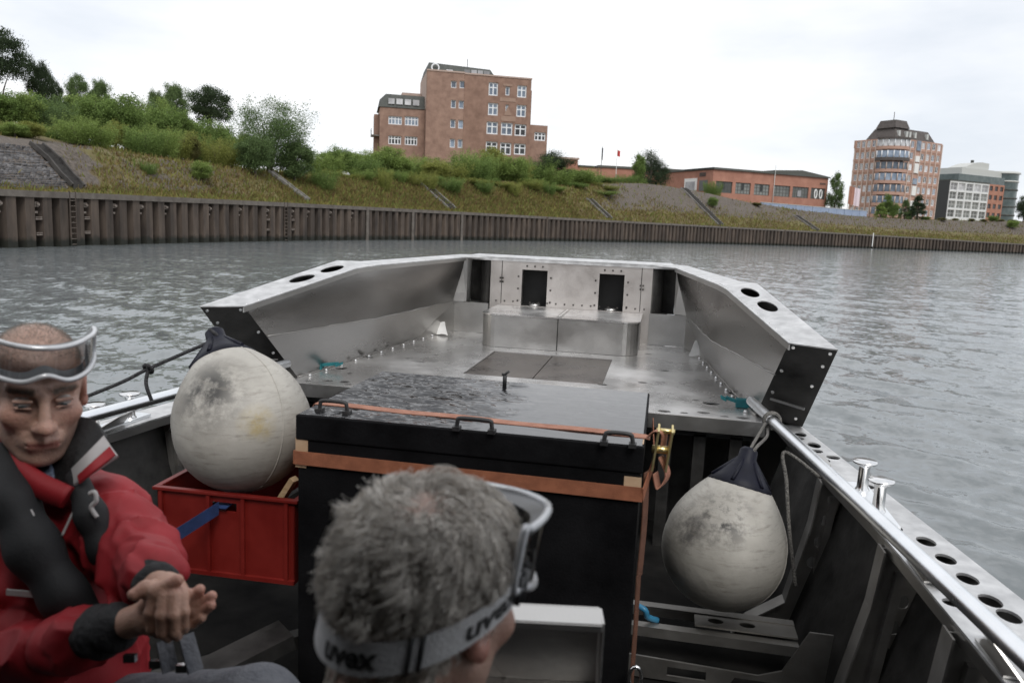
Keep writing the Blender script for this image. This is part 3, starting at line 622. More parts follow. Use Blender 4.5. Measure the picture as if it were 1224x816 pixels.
def bank_material():
    m = mat('embankment_ground', (.115, .085, .042), (.145, .128, .05), .95, 0., .35, 8, pos=(.4, .6)); nt = m.node_tree; b = nt.nodes['Principled BSDF']
    a = N(nt, 'ShaderNodeAttribute', attribute_name='gravel'); tc = N(nt, 'ShaderNodeTexCoord')
    n1 = N(nt, 'ShaderNodeTexNoise'); n1.inputs['Scale'].default_value = .9; n1.inputs['Detail'].default_value = 8; nt.links.new(tc.outputs['Object'], n1.inputs[0])
    n2 = N(nt, 'ShaderNodeTexNoise'); n2.inputs['Scale'].default_value = 5; n2.inputs['Detail'].default_value = 8; nt.links.new(tc.outputs['Object'], n2.inputs[0])
    ad = N(nt, 'ShaderNodeMath', operation='ADD'); nt.links.new(a.outputs['Fac'], ad.inputs[0]); nt.links.new(n1.outputs[0], ad.inputs[1])
    mr = N(nt, 'ShaderNodeMapRange'); mr.inputs[1].default_value = .95; mr.inputs[2].default_value = 1.12; nt.links.new(ad.outputs[0], mr.inputs[0])
    rp = N(nt, 'ShaderNodeValToRGB'); rp.color_ramp.elements[0].position = .35; rp.color_ramp.elements[1].position = .68
    rp.color_ramp.elements[0].color = (.075, .062, .052, 1); rp.color_ramp.elements[1].color = (.145, .122, .103, 1); nt.links.new(n2.outputs[0], rp.inputs[0])
    src = b.inputs['Base Color'].links[0].from_socket
    mx = N(nt, 'ShaderNodeMix', data_type='RGBA'); nt.links.new(mr.outputs[0], mx.inputs[0]); nt.links.new(src, mx.inputs[6]); nt.links.new(rp.outputs[0], mx.inputs[7]); nt.links.new(mx.outputs[2], b.inputs['Base Color'])
    bp = N(nt, 'ShaderNodeBump'); bp.inputs['Strength'].default_value = .9; bp.inputs['Distance'].default_value = .15; nt.links.new(n2.outputs[0], bp.inputs['Height']); nt.links.new(bp.outputs[0], b.inputs['Normal'])
    return m
M['bank'] = bank_material()
tag(link('embankment', bk, M['bank']), kind='structure')
def bankpt(s, o):
    """point on the bank: s along the wall, o inland offset"""
    i = int(np.clip(np.searchsorted(st, s) - 1, 0, len(st)-2)); f = np.clip((s - st[i])/(st[i+1] - st[i]), 0, 1)
    A = BV[i]*(1-f) + BV[i+1]*f; p, t, n = wallfr(s); O = (A[:, :2] - p[:2]) @ n[:2]
    return np.array([np.interp(o, O, A[:, 0]), np.interp(o, O, A[:, 1]), np.interp(o, O, A[:, 2])])
# wide flat land behind the bank
land = MB(); land.plate((0, 0, 3.0), (1, 0, 0), (0, 1, 0), [(-1800, -60), (-36, -60), (-36, 55), (0, 150), (60, 215), (260, 330), (2200, 900), (1500, 2400), (-1800, 2400)], th=.5)
tag(land.build('land', mat('far_ground', (.06, .07, .03), (.1, .1, .06), .95, 0., .02)), kind='structure')
# squared stones of the revetment at the left
M['stone'] = mat('grey_revetment_stone', (.075, .073, .075), (.155, .15, .152), .9, 0., 2., 6, bump=.3, island=.35)
sv_ = []; sf_ = []
s_lo, s_hi = S0 + 8, s_at_px(120) - .75
r_ = np.random.default_rng(5)
for j in range(26):
    f0, f1 = j/26, (j+1)/26; s = s_lo + r_.uniform(0, .4)
    while True:
        p, t, n = wallfr(s); w = toff(s, p); L = r_.uniform(.2, .42)
        lim = s_hi + r_.uniform(-.2, .1)
        if s > lim: break
        a = bankpt(s + .5*L, 1.25 + w*f0*.98); b = bankpt(s + .5*L, 1.25 + w*f1*.98); upv = unit(b - a); nn = unit(np.cross(t, upv)); nn = nn if nn[2] > 0 else -nn
        h = np.linalg.norm(b-a); o = a + nn*(-.1) + t*(-.5*L); dd = .1 + r_.uniform(.03, .09); base = len(sv_); ins = r_.uniform(.02, .05)
        for k in (0, 1):
            for (x_, y_) in ((.012, .012), (L-.015, .012), (L-.015, h-.015), (.012, h-.015)):
                q = o + t*(x_ + (0 if k == 0 else (ins if x_ < .1 else -ins))) + upv*(y_ + (0 if k == 0 else (ins if y_ < .1 else -ins))) + nn*dd*k*1.0; sv_.append(q)
        for f in ((4, 5, 6, 7), (0, 1, 5, 4), (1, 2, 6, 5), (2, 3, 7, 6), (3, 0, 4, 7)): sf_.append([base + i for i in f])
        s += L
tag(link('revetment_stones', fast_mesh('revetment_stones', np.array(sv_), np.array(sf_)), M['stone']), 'rows of squared grey stones paving the slope above the quay wall at left', 'stones', kind='stuff')
# stairs and channels running down the bank
M['concrete'] = mat('dirty_concrete', (.16, .15, .14), (.27, .26, .245), .9, 0., 2., bump=.3)
M['concrete_dark'] = mat('dark_wet_concrete', (.035, .032, .03), (.075, .07, .065), .9, 0., 2., bump=.3)
def bank_stair(px, label, m, dark=False, width=1.1, drift=0, f0=0, f1=1, n_st=22, lift=.2):
    s0 = s_at_px(px); p, t, n = wallfr(s0); w = toff(s0, p); e = empty('bank_stair', bankpt(s0, 1.3), label, 'stairs')
    b_ = MB()
    for k in range(n_st):
        fa = f0 + (f1-f0)*k/n_st; fb = f0 + (f1-f0)*(k+1)/n_st; sa = s0 + drift*fa
        a = bankpt(sa, 1.3 + w*fa); c = bankpt(sa, 1.3 + w*fb); _, tt, n2 = wallfr(sa); dep = max(.1, (c-a)@n2)
        b_.obox(a - tt*width/2 + (0, 0, -.3), tt*width, n2*dep, (0, 0, .3 + lift + max(0, c[2]-a[2])))
    b_.build('step', M['concrete_dark'] if dark else m, e, kind='stuff')
    for sd in (-1, 1):
        c_ = MB(); pts = [bankpt(s0 + drift*f, 1.3 + w*f) + wallfr(s0 + drift*f)[1]*(sd*(width/2 + .07)) + (0, 0, .22) for f in np.linspace(f0, f1, 8)]
        for a, b2 in zip(pts[:-1], pts[1:]): c_.bar(a, b2, .12, .22)
        c_.build('side_curb', m, e)
bank_stair(120, 'dark stone stair beside the grey stone slope', M['concrete_dark'], True, .7)
bank_stair(385, 'narrow pale concrete channel right of the big grey-green bush', M['concrete'], False, .35)
bank_stair(550, 'concrete stair with crumbling edges below the brick office block', M['concrete'], True, 1.2)
bank_stair(738, 'small concrete stair below the flagpoles', M['concrete'], True, 1.2, f1=.6)
bank_stair(868, 'long concrete stair crossing the gravel slope below the red hall', M['concrete'], True, 1.5)
bank_stair(983, 'concrete stair down the bank below the blue wall', M['concrete'], True, 1.5, f1=.6)

# ================================================================ BUILDINGS
M['brick'] = mat('brown_red_clinker', (.215, .132, .10), (.345, .222, .17), .85, 0., .9, 12, bump=.1, bscale=12, pos=(.3, .7))
M['brick_pale'] = mat('pale_clinker', (.40, .30, .25), (.47, .36, .31), .85, 0., .5, 9)
M['brick_band'] = mat('brick_band', (.29, .19, .14), (.35, .24, .19), .85, 0., .8, 9)
M['slate'] = mat('green_grey_slate', (.045, .05, .045), (.075, .08, .072), .7, 0., 1.5)
M['slate_brown'] = mat('brown_slate', (.06, .05, .046), (.10, .085, .078), .7, 0., 1.5)
M['frame_white'] = mat('white_window_frame', (.72, .74, .77), (.8, .82, .84), .5)
M['pane'] = mat('blue_grey_pane', (.09, .12, .165), (.19, .23, .29), .12, 0., .7, 2)
M['pane_dark'] = mat('dark_pane', (.016, .018, .02), (.04, .045, .05), .1, 0., .7, 2)
M['pane_pale'] = mat('curtained_pane', (.28, .28, .29), (.46, .46, .47), .2, 0., .6, 2)
M['hall_red'] = mat('red_hall_render', (.32, .15, .105), (.42, .21, .15), .88, 0., .5, 10)
M['hall_trim'] = mat('dark_green_roof_edge', (.07, .075, .065), (.1, .1, .09), .7)
M['hall_pane'] = mat('grey_green_hall_panes', (.10, .105, .10), (.16, .165, .155), .3, 0., .4)
M['tower_stone'] = mat('pink_tower_cladding', (.40, .245, .19), (.47, .30, .24), .85, 0., .4)
M['tower_pale'] = mat('pale_tower_rib', (.52, .41, .35), (.58, .47, .41), .85, 0., .4)
M['white_grid'] = mat('white_facade_grid', (.62, .63, .63), (.7, .71, .71), .6)
M['charcoal'] = mat('charcoal_cladding', (.022, .025, .026), (.04, .044, .045), .5)
M['blue_wall'] = mat('blue_grey_wall', (.25, .31, .43), (.31, .37, .49), .8, 0., .3)
M['pale_roof'] = mat('pale_roof_sheet', (.45, .46, .44), (.54, .55, .53), .6)
M['glass_green'] = mat('green_grey_glass', (.05, .075, .075), (.11, .14, .14), .12, 0., .5)

def vary(m):   # panes differ from window to window: blinds, sky, dark rooms
    nt = m.node_tree; b = nt.nodes['Principled BSDF']; src = b.inputs['Base Color'].links[0].from_socket; oi = N(nt, 'ShaderNodeObjectInfo'); m2 = N(nt, 'ShaderNodeMapRange'); m2.inputs[3].default_value = .45; m2.inputs[4].default_value = 1.75; nt.links.new(oi.outputs['Random'], m2.inputs[0]); h = N(nt, 'ShaderNodeHueSaturation'); nt.links.new(m2.outputs[0], h.inputs['Value']); nt.links.new(src, h.inputs['Color']); nt.links.new(h.outputs[0], b.inputs['Base Color'])
for k in ('pane', 'pane_dark', 'pane_pale', 'hall_pane'): vary(M[k])
class Facade:
    """vertical plane through a photo pixel at a given depth; u runs to the right, inward is positive depth"""
    def __init__(s, px, py, d, yaw=None, u=None, o=None):
        s.o = at(px, py, d) if o is None else np.array(o, float); s.o[2] = 0
        s.u = np.array((math.cos(R_(yaw)), math.sin(R_(yaw)), 0)) if u is None else np.array(u, float)
        s.n = np.array((-s.u[1], s.u[0], 0))
    def uz(s, px, py):
        d = ray(px, py); t = ((s.o - EYE) @ s.n)/(d @ s.n); p = EYE + d*t; return float((p - s.o) @ s.u), float(p[2])
    def P(s, u, z, d=0): return s.o + s.u*u + s.n*d + np.array((0, 0, z))
    def box(s, mb, u0, u1, z0, z1, d0, d1):
        return mb.obox(s.P(min(u0, u1), z0, d0), s.u*abs(u1-u0), s.n*(d1-d0), (0, 0, z1-z0))
    def rect(s, a, b):
        (u0, z1), (u1, z0) = s.uz(*a), s.uz(*b); return u0, u1, z0, z1
    def quad(s, mb, u0, u1, z0, z1, d): return mb.add([s.P(u0, z0, d), s.P(u1, z0, d), s.P(u1, z1, d), s.P(u0, z1, d)], [(0, 1, 2, 3)])
    def wall_with_openings(s, mb, u0, u1, z0, z1, rects, th=.35):
        mb.plate(s.o, s.u, (0, 0, 1), [(u0, z0), (u1, z0), (u1, z1), (u0, z1)], [[(a, c), (b, c), (b, d), (a, d)] for a, b, c, d in rects], th)
    def window(s, r, parent, pane, cols=2, rows=2, fw=.14, rec=.22, frame=None, fr_h=None):
        u0, u1, z0, z1 = r; f = MB(); k = 0
        for (a, b, c, d) in ((u0, u1, z0, z0+fw), (u0, u1, z1-fw, z1), (u0, u0+fw, z0+fw, z1-fw), (u1-fw, u1, z0+fw, z1-fw)): s.box(f, a, b, c, d, rec, rec+.08)
        for i in range(1, cols): x = u0 + (u1-u0)*i/cols; s.box(f, x-fw*.55, x+fw*.55, z0+fw, z1-fw, rec+.005, rec+.07)
        for i in range(1, rows):
            z = z0 + (z1-z0)*(i/rows if fr_h is None else fr_h); s.box(f, u0+fw, u1-fw, z-fw*.45, z+fw*.45, rec+.01, rec+.065)
        fo = f.build('window', frame or M['frame_white'], parent, recalc=False)
        p = MB(); s.quad(p, u0+fw*.5, u1-fw*.5, z0+fw*.5, z1-fw*.5, rec+.04); p.build('pane', pane, fo, recalc=False)
        return fo
def plain(fc, u0, u1, z0, z1, d0, d1, name, m, parent): b = MB(); fc.box(b, u0, u1, z0, z1, d0, d1); return b.build(name, m, parent)

# ---- brown brick office block on the bank
fA = Facade(555, 185, 138, yaw=22.8); zb = 5.0
A = empty('office_block', fA.P(0, zb, 4), 'tall brown brick office block with dark mansard roof and white cross windows', 'office building')
def zoomA(x, y): return 430 + x/5.1, 60 + y/5.1
rA = lambda x0, y0, x1, y1: fA.rect(zoomA(x0, y0), zoomA(x1, y1))
u_l, _ = fA.uz(*zoomA(407, 300)); u_m, _ = fA.uz(*zoomA(636, 300)); u_r, zt = fA.uz(*zoomA(1043, 300))
_, ztop = fA.uz(*zoomA(412, 124)); _, ztop_r = fA.uz(*zoomA(1040, 180))
wins_l = [rA(*q) for q in ((557, 187, 590, 232), (610, 187, 642, 234), (557, 303, 586, 355), (604, 307, 635, 358), (553, 422, 583, 475), (601, 425, 632, 480), (550, 540, 580, 595), (598, 543, 626, 597))]
wins_c = [rA(*q) for q in ((788, 195, 842, 280), (962, 214, 1016, 292), (784, 320, 842, 400), (957, 333, 1013, 410), (775, 434, 841, 515), (863, 440, 930, 521), (946, 450, 1014, 526), (770, 555, 838, 634), (857, 562, 922, 640), (942, 568, 1010, 640))]
wins_s = [rA(*q) for q in ((890, 222, 914, 278), (890, 332, 906, 376))]
def solid(fc, parent, u0, u1, z0, z1, dep, wins, m, name='wall', inner=None):
    w = MB(); fc.wall_with_openings(w, u0, u1, z0, z1, wins, .4); o = w.build(name, m, parent)
    b = MB(); fc.box(b, u0+.01, u1-.01, z0, z1-.02, .42, dep); b.build('building_core', inner or m, parent); return o
solid(fA, A, u_l, u_m-.02, zb, ztop, 13, wins_l, M['brick'])
fB = Facade(0, 0, 0, u=fA.u, o=fA.P(0, 0, .35))
solid(fB, A, u_m, u_r, zb, ztop_r + .5, 12.5, [], M['brick']) if False else None
w = MB(); fA.wall_with_openings(w, u_m, u_r, zb, ztop_r, wins_c + wins_s, .4); w.build('wall', mat('darker_clinker', (.19, .112, .082), (.305, .19, .142), .85, 0., .9, 12, bump=.1, bscale=12, pos=(.3, .7)), A)
b = MB(); fA.box(b, u_m, u_r-.01, zb, ztop_r-.02, .42, 12.5); b.build('building_core', M['brick'], A)
plain(fA, u_r-.3, u_r+.25, zb, fA.uz(*zoomA(1047, 245))[1], .5, 12, 'corner_pier', M['brick'], A)
for r in wins_l: fA.window(r, A, M['pane'], 1, 1, .13)
for i, r in enumerate(wins_c): fA.window(r, A, M['pane'] if i < 6 else M['pane_dark'], 2, 2, .2, fr_h=.62)
for r in wins_s: fA.window(r, A, M['pane'], 1, 1, .16)
# pale surround blocks between the upper windows
for q in ((855, 288, 950, 318), (862, 400, 948, 438), (875, 205, 930, 222)):
    u0, u1, z0, z1 = rA(*q); plain(fA, u0, u1, z0, z1, -.06, .05, 'brick_ornament', M['brick_band'], A)
u0, u1, z0, z1 = rA(858, 388, 945, 402); g = MB(); g.prism([fA.P(u0+.6, z0+.02, -.06), fA.P(u1-.6, z0+.02, -.06), fA.P((u0+u1)/2, z0+1.5, -.06)], fA.n*.1); g.build('brick_gable', M['brick_band'], A)
# parapet copings
plain(fA, u_l-.05, u_m, ztop, ztop+.25, -.1, .5, 'coping', M['brick_pale'], A); plain(fA, u_m, u_r+.1, ztop_r, ztop_r+.25, -.1, .5, 'coping', M['brick_pale'], A)
# mansard
ua, z_r0 = fA.uz(*zoomA(412, 122)); ub, _ = fA.uz(*zoomA(825, 150)); uc, z_r1 = fA.uz(*zoomA(428, 64)); ud, _ = fA.uz(*zoomA(806, 96))
rf = MB(); zr0 = ztop + .02
B0 = [fA.P(ua, zr0, .4), fA.P(ub, zr0, .4), fA.P(ub, zr0, 12.8), fA.P(ua, zr0, 12.8)]; B1 = [fA.P(uc, z_r1, 1.6), fA.P(ud, z_r1-.4, 1.6), fA.P(ud, z_r1-.4, 11.5), fA.P(uc, z_r1, 11.5)]
rf.hexa(B0 + B1); rfo = rf.build('mansard_roof', M['slate'], A)
ru, rz = fA.uz(*zoomA(463, 104)); rw = MB(); rw.tube([fA.P(ru + .62*math.cos(t), rz + .62*math.sin(t), .55) for t in np.linspace(0, 6.2832, 17)], .14, 6, False); rw.build('round_window', M['frame_white'], rfo)
for q in ((640, 115, 675, 140), (683, 118, 715, 142), (722, 121, 753, 145), (760, 124, 793, 148)):
    u0, u1, z0, z1 = rA(*q); fw = MB(); fA.box(fw, u0, u1, z0, z1, .35, .6); fw.build('roof_window', M['pane_pale'], rfo)
u0, u1, z0, z1 = rA(530, 115, 570, 124); plain(fA, u0, u1, z0, z1, .5, .9, 'roof_hatch', M['pane_pale'], rfo)
u0, z0 = fA.uz(*zoomA(672, 85)); an = MB(); an.cyl(fA.P(u0, z0-.5, 3), fA.P(u0, z0+1.4, 3), .06, 6); an.build('roof_mast', M['slate'], A)
# left wing, with mansard
fL = Facade(0, 0, 0, u=fA.u, o=fA.P(0, 0, 2.2))
rL = lambda x0, y0, x1, y1: fL.rect(zoomA(x0, y0), zoomA(x1, y1))
ul0, zl = fL.uz(*zoomA(124, 345)); ul1, _ = fL.uz(*zoomA(405, 345)); ul1 = max(ul1, ul0 + 5)
wl = [rL(*q) for q in ((175, 400, 257, 457), (275, 402, 357, 463), (175, 520, 252, 577), (275, 524, 350, 582))]
solid(fL, A, ul0, u_l - .02, zb, zl, 9, wl, M['brick'])
for i, r in enumerate(wl): fL.window(r, A, M['pane'] if i < 2 else M['pane_dark'], 4, 2, .16, fr_h=.68)
zl2 = fL.uz(*zoomA(165, 262))[1]; rb = MB()
rb.hexa([fL.P(ul0-.3, zl+.02, -.15), fL.P(u_l-.03, zl+.02, -.15), fL.P(u_l-.03, zl+.02, 9), fL.P(ul0-.3, zl+.02, 9), fL.P(ul0+1.0, zl2, .9), fL.P(u_l-.03, zl2, .9), fL.P(u_l-.03, zl2, 8.5), fL.P(ul0+.2, zl2, 8.5)]); rbo = rb.build('mansard_roof', M['slate'], A)
for q in ((175, 293, 212, 330), (224, 296, 261, 333), (275, 300, 312, 337), (325, 304, 362, 341)):
    u0, u1, z0, z1 = rL(*q); fw = MB(); fL.box(fw, u0, u1, z0, z1, -.12, .3); fw.build('roof_window', M['pane_pale'], rbo)
# pale side of the upper block, rear stair turret, balcony
b = MB(); b.obox(fA.P(u_l-.03, zl, .5), fA.u*.03, fA.n*12.4, (0, 0, ztop-zl-.05)); b.build('side_wall', M['brick_pale'], A)
plain(fA, u_l-3.6, u_l-.05, zl, fA.uz(*zoomA(300, 205))[1], 10, 14, 'rear_block', M['brick_pale'], A)
q0 = fL.uz(*zoomA(70, 490)); q1 = fL.uz(*zoomA(122, 520)); bl = MB(); fL.box(bl, q0[0], ul0-.02, q1[1], q1[1]+.2, 1, 4); blo = bl.build('balcony', M['concrete'], A)
rl_ = MB(); [rl_.cyl(fL.P(q0[0]+.05, q1[1]+.2, 1.05+k*.58), fL.P(q0[0]+.05, q1[1]+1.25, 1.05+k*.58), .04, 5) for k in range(6)]; rl_.bar(fL.P(q0[0]+.05, q1[1]+1.25, 1), fL.P(q0[0]+.05, q1[1]+1.25, 4), .07, .07); rl_.build('balcony_rail', M['slate'], blo)
plain(fL, ul0-.9, ul0-.02, zb, zl-1, 2.5, 6, 'side_bay', M['brick'], A)
# low right annex
fR = Facade(0, 0, 0, u=fA.u, o=fA.P(0, 0, 1.5)); rR = lambda x0, y0, x1, y1: fR.rect(zoomA(x0, y0), zoomA(x1, y1))
ur1, zr = fR.uz(*zoomA(1146, 462)); wr = [rR(1030, 497, 1046, 547), rR(1066, 499, 1132, 555)]
solid(fR, A, u_r+.27, ur1, zb, zr, 8, [w for w in wr if w[0] > u_r+.4], M['brick'])
for i, r in enumerate(w for w in wr if w[0] > u_r+.4): fR.window(r, A, M['pane_dark'], 3, 2, .2, fr_h=.62)

# ---- low brick pavilion between the office block and the hall
def block(px0, px1, pyt, depth, yaw, name, label, cat, m, dep=10, zbase=5.5, trim=None, th=.5):
    f = Facade((px0+px1)/2, pyt, depth, yaw=yaw); u0, z0 = f.uz(px0, pyt); u1, z1 = f.uz(px1, pyt); zt = f.uz((px0+px1)/2, pyt)[1]
    e = empty(name, f.P((u0+u1)/2, zbase, dep/2), label, cat)
    plain(f, u0, u1, zbase, zt, 0, dep, 'wall', m, e)
    if trim: plain(f, u0-.2, u1+.2, zt+.002, zt+th, -.25, dep+.2, 'roof_edge', trim, e)
    return f, e, u0, u1, zt
f, e, u0, u1, zt = block(655, 691, 190, 150, 22.8, 'pavilion', 'small flat roofed brick pavilion right of the brick office block', 'building', M['hall_red'], trim=M['brick_pale'], th=.35)
plain(f, u1, u1+4.2, 5.5, zt-1.2, 1, 8, 'lower_wall', M['hall_red'], e); plain(f, u1-.1, u1+4.4, zt-1.198, zt-.9, .8, 8.2, 'roof_edge', M['slate'], e)

# ---- red hall
def zh(x, y): return 700 + x/3.825, 170 + y/3.825
yw = 33; corner = Facade(*zh(580, 200), 163, yaw=yw); fH = corner; zb = 5.5
H = empty('red_hall', fH.P(8, zb, 6), 'long low red hall with grey panelled bays and dark roof edge', 'hall')
rH = lambda x0, y0, x1, y1: fH.rect(zh(x0, y0), zh(x1, y1))
_, ztH = fH.uz(*zh(582, 121)); uE, ztE = fH.uz(*zh(1110, 168)); ztH = (ztH + ztE)/2
bays = [rH(*q) for q in ((597, 176, 668, 235), (687, 183, 752, 238), (773, 188, 838, 242), (862, 197, 932, 252), (948, 203, 1016, 260), (1032, 210, 1092, 264))]
zlo = np.mean([b[2] for b in bays]); zhi = np.mean([b[3] for b in bays]); bays = [(b[0], b[1], zlo, zhi) for b in bays]
solid(fH, H, 0, uE, zb, ztH, 26, bays, M['hall_red'])
for i, r in enumerate(bays):
    wo_ = fH.window(r, H, M['hall_pane'], 5, 3, .12, rec=.2, frame=M['hall_trim'])
    if i < 3: d_ = MB(); uu = r[0] + (r[1]-r[0])*.5; fH.box(d_, uu-.22, uu+.22, r[2]+.9, r[2]+2.2, .10, .2); d_.build('dark_leaf', M['charcoal'], wo_)
    elif i == 4:
        d_ = MB(); uu = r[0] + (r[1]-r[0])*.45; fH.box(d_, uu-.5, uu+.5, r[2]+.3, r[2]+1.6, .10, .2); d_.build('pale_door', M['pane_pale'], wo_)
    elif i == 5:
        for du in (.35, .7):
            d_ = MB(); uu = r[0] + (r[1]-r[0])*du; zc = (r[2]+r[3])/2
            d_.tube([fH.P(uu + .34*math.cos(t), zc-.1 + .95*math.sin(t), .08) for t in np.linspace(0, 6.2832, 17)], .16, 6, False); d_.build('white_ring_sign', M['white_paint'], wo_)
plain(fH, -.3, uE*.62, ztH+.002, ztH+.42, -.35, 26.2, 'roof_edge', M['hall_trim'], H)
g = MB(); ga, gb = fH.uz(*zh(858, 150))[0], uE + .3; gm = fH.uz(*zh(985, 138)); zz = ztH + .425
g.prism([fH.P(ga, ztH+.003, -.35), fH.P(gb, ztH+.003, -.35), fH.P(gb, ztH+.25, -.35), fH.P(gm[0], ztH+1.25, -.35), fH.P(ga, ztH+.8, -.35)], fH.n*26); g.build('low_gable_roof', M['hall_trim'], H)
for q in ((1072, 186, 1098, 196),):
    r = rH(*q); l_ = MB(); [fH.box(l_, r[0] + (r[1]-r[0])*k/5, r[0] + (r[1]-r[0])*(k+.6)/5, r[2], r[3], -.08, 0) for k in range(5)]; l_.build('vent_block', M['slate_brown'], H)
uP, zP = fH.uz(*zh(862, 150)); dp = MB(); dp.cyl(fH.P(uP, zb-1, -.3), fH.P(uP, zP+2, -.3), .07, 6); dp.build('downpipe', M['pale_roof'], H)
# hall side facing the water stair, with the white gate
fS = Facade(0, 0, 0, u=unit(-fH.n*1.0), o=fH.P(0, 0, 0)); fS.u = -fH.n; fS.n = fH.u
def rS(x0, y0, x1, y1): return fS.rect(zh(x0, y0), zh(x1, y1))
gate = rS(457, 168, 508, 222); uS = fS.uz(*zh(455, 150))[0]
s2 = MB(); fS.box(s2, uS, -.02, zb, ztH-.02, -.04, .0); s2.build('side_wall', M['hall_red'], H)
gt = MB(); u0, u1, z0, z1 = gate
fS.box(gt, u0, u1, z0, z1, -.25, -.05); gto = gt.build('gate_frame', M['white_paint'], H)
gp = MB(); fS.box(gp, u0+(u1-u0)*.12, u1-(u1-u0)*.12, z0, z1-.7, -.32, -.26); gp.build('gate_leaf', M['pane_pale'], gto)
r = rS(522, 175, 556, 222); p_ = MB(); fS.box(p_, *r, -.12, -.05); p_.build('side_bay', M['hall_pane'], H)
r = rS(524, 140, 552, 156); l_ = MB(); [fS.box(l_, r[0] + (r[1]-r[0])*k/5, r[0] + (r[1]-r[0])*(k+.6)/5, r[2], r[3], -.14, -.05) for k in range(5)]; l_.build('vent_block', M['slate_brown'], H)
plain(fS, uS, .35, ztH-.015, ztH+.4, -.3, -.05, 'roof_edge', M['hall_trim'], H)
# rear part of the hall
f, e, u0, u1, zt = block(716, 821, 203, 190, 18, 'rear_hall', 'plain red hall wing behind the round dark tree', 'hall', M['hall_red'], dep=18, trim=M['hall_trim'], th=.55)
# ---- pink corner tower
def zt_(x, y): return 1000 + x/4.8, 120 + y/4.8
uR = np.array((math.cos(R_(39.6)), math.sin(R_(39.6)), 0)); fT = Facade(*zt_(330, 300), 225, u=uR); fT2 = Facade(0, 0, 0, u=np.array((math.sin(R_(39.6)), -math.cos(R_(39.6)), 0)), o=fT.P(0, 0, 0)); zb = 5.5
T = empty('corner_tower', fT.P(6, zb, 6), 'tall pink office tower with rounded corner bay and dark stepped mansard roof', 'office tower')
LR, zR = fT.uz(*zt_(607, 252)); _, zR0 = fT.uz(*zt_(365, 215)); ztT = (zR + zR0)/2
LL = fT2.uz(*zt_(110, 260))[0]      # negative: to the left of the corner
rows = [fT.uz(*zt_(400, y))[1] for y in (248, 318, 388, 455, 522, 585, 640)]; zst = (rows[0]-rows[-1])/6.0
def tower_face(f, a, b, n, skip=()):
    w = MB(); rects = []
    cells = [(a + (b-a)*(k+.2)/n, a + (b-a)*(k+.8)/n) for k in range(n)]
    zrows = [rows[0] - zst*k for k in range(8)]
    for k, (x0, x1) in enumerate(cells):
        if k in skip: continue
        for z in zrows:
            if z - .9 > zb + .5: rects.append((x0, x1, z-.95, z+.95))
    f.wall_with_openings(w, a, b, zb, ztT, rects, .35); w.build('wall', M['tower_stone'], T)
    for i, r in enumerate(rects): f.window(r, T, M['pane_pale'] if (i*7) % 5 in (0, 2) else M['pane'] if (i*7) % 5 < 4 else M['pane_dark'], 2, 1, .16, rec=.12)
    for k in range(n+1):
        x = a + (b-a)*k/n; rb = MB(); f.box(rb, x-.16, x+.16, zb, ztT-.3, -.22, -.002); rb.build('facade_rib', M['tower_pale'], T)
    for z in zrows[:7]:
        bd = MB(); f.box(bd, a+.18, b-.18, z-1.75, z-1.35, -.12, -.003); bd.build('floor_band', M['tower_stone'], T)
BR = 4.3
tower_face(fT, BR, LR, 7, skip=(2,)); tower_face(fT2, LL, -BR, 5)
b = MB(); b.obox(fT.P(.4, zb, .4), fT.u*(LR-.45), fT.n*(-LL-.45), (0, 0, ztT-zb-.05)); b.build('building_core', M['tower_stone'], T)
for k, z in enumerate([rows[0] - zst*k for k in range(8)]):      # white stair strip
    x0 = BR + (LR-BR)*2.12/7; x1 = BR + (LR-BR)*2.88/7; g = MB(); fT.box(g, x0, x1, z-1.6, z+(.1 if k % 2 else 1.2), -.3, .1)
    if z > zb + 1: g.build('stair_panel', M['white_paint'] if k % 3 else M['pane'], T)
cx = fT.P(BR*.9, 0, BR*.9); rad = BR*1.25; th0 = math.atan2(-1, -1)
def arc_pts(r, z, n=13): 
    c0 = fT.u*-1; c1 = fT.n*-1; return [cx*(1, 1, 0) + (fT.u*math.cos(a) + fT.n*math.sin(a))*r + np.array((0, 0, z)) for a in np.linspace(R_(180-8), R_(270+8), n)]
def ring(z0, z1, r, name, m, parent=T):
    b = MB(); A0, A1 = arc_pts(r, z0), arc_pts(r, z1); A2 = arc_pts(r-.6, z1); A3 = arc_pts(r-.6, z0); n = len(A0)
    b.add(A0 + A1 + A2 + A3, [(i+j*n, i+1+j*n, (i+1)+((j+1) % 4)*n, i+((j+1) % 4)*n) for i in range(n-1) for j in range(4)]); return b.build(name, m, parent)
for k, z in enumerate([rows[0] - zst*k for k in range(7)]):
    if z - 1.7 < zb: break
    ring(z-1.9, z-1.0, rad + (.5 if k == 1 else 0), 'bay_band', M['tower_stone'] if k != 1 else M['slate_brown'])
    g = ring(z-.995, z+.995, rad-.15, 'bay_glazing', M['pane_pale'] if k == 0 else M['pane'])
    pts0, pts1 = arc_pts(rad-.05, z-.99, 7), arc_pts(rad-.05, z+.99, 7)
    for p, q in zip(pts0, pts1): m_ = MB(); m_.cyl(p, q, .16, 6); m_.build('bay_mullion', M['frame_white'] if k < 2 else M['tower_pale'], T)
ring(rows[0]+1.0, ztT+.2, rad+.3, 'bay_cornice', M['slate_brown'])
def hip(a0, a1, b0, b1, z0, z1, ins, name, ins2=None):
    i2 = ins if ins2 is None else ins2
    r = MB(); r.hexa([fT.P(a0, z0, b0), fT.P(a1, z0, b0), fT.P(a1, z0, b1), fT.P(a0, z0, b1), fT.P(a0+ins, z1, b0+ins), fT.P(a1-i2, z1, b0+ins), fT.P(a1-i2, z1, b1-ins), fT.P(a0+ins, z1, b1-ins)]); return r.build(name, M['slate_brown'], T)
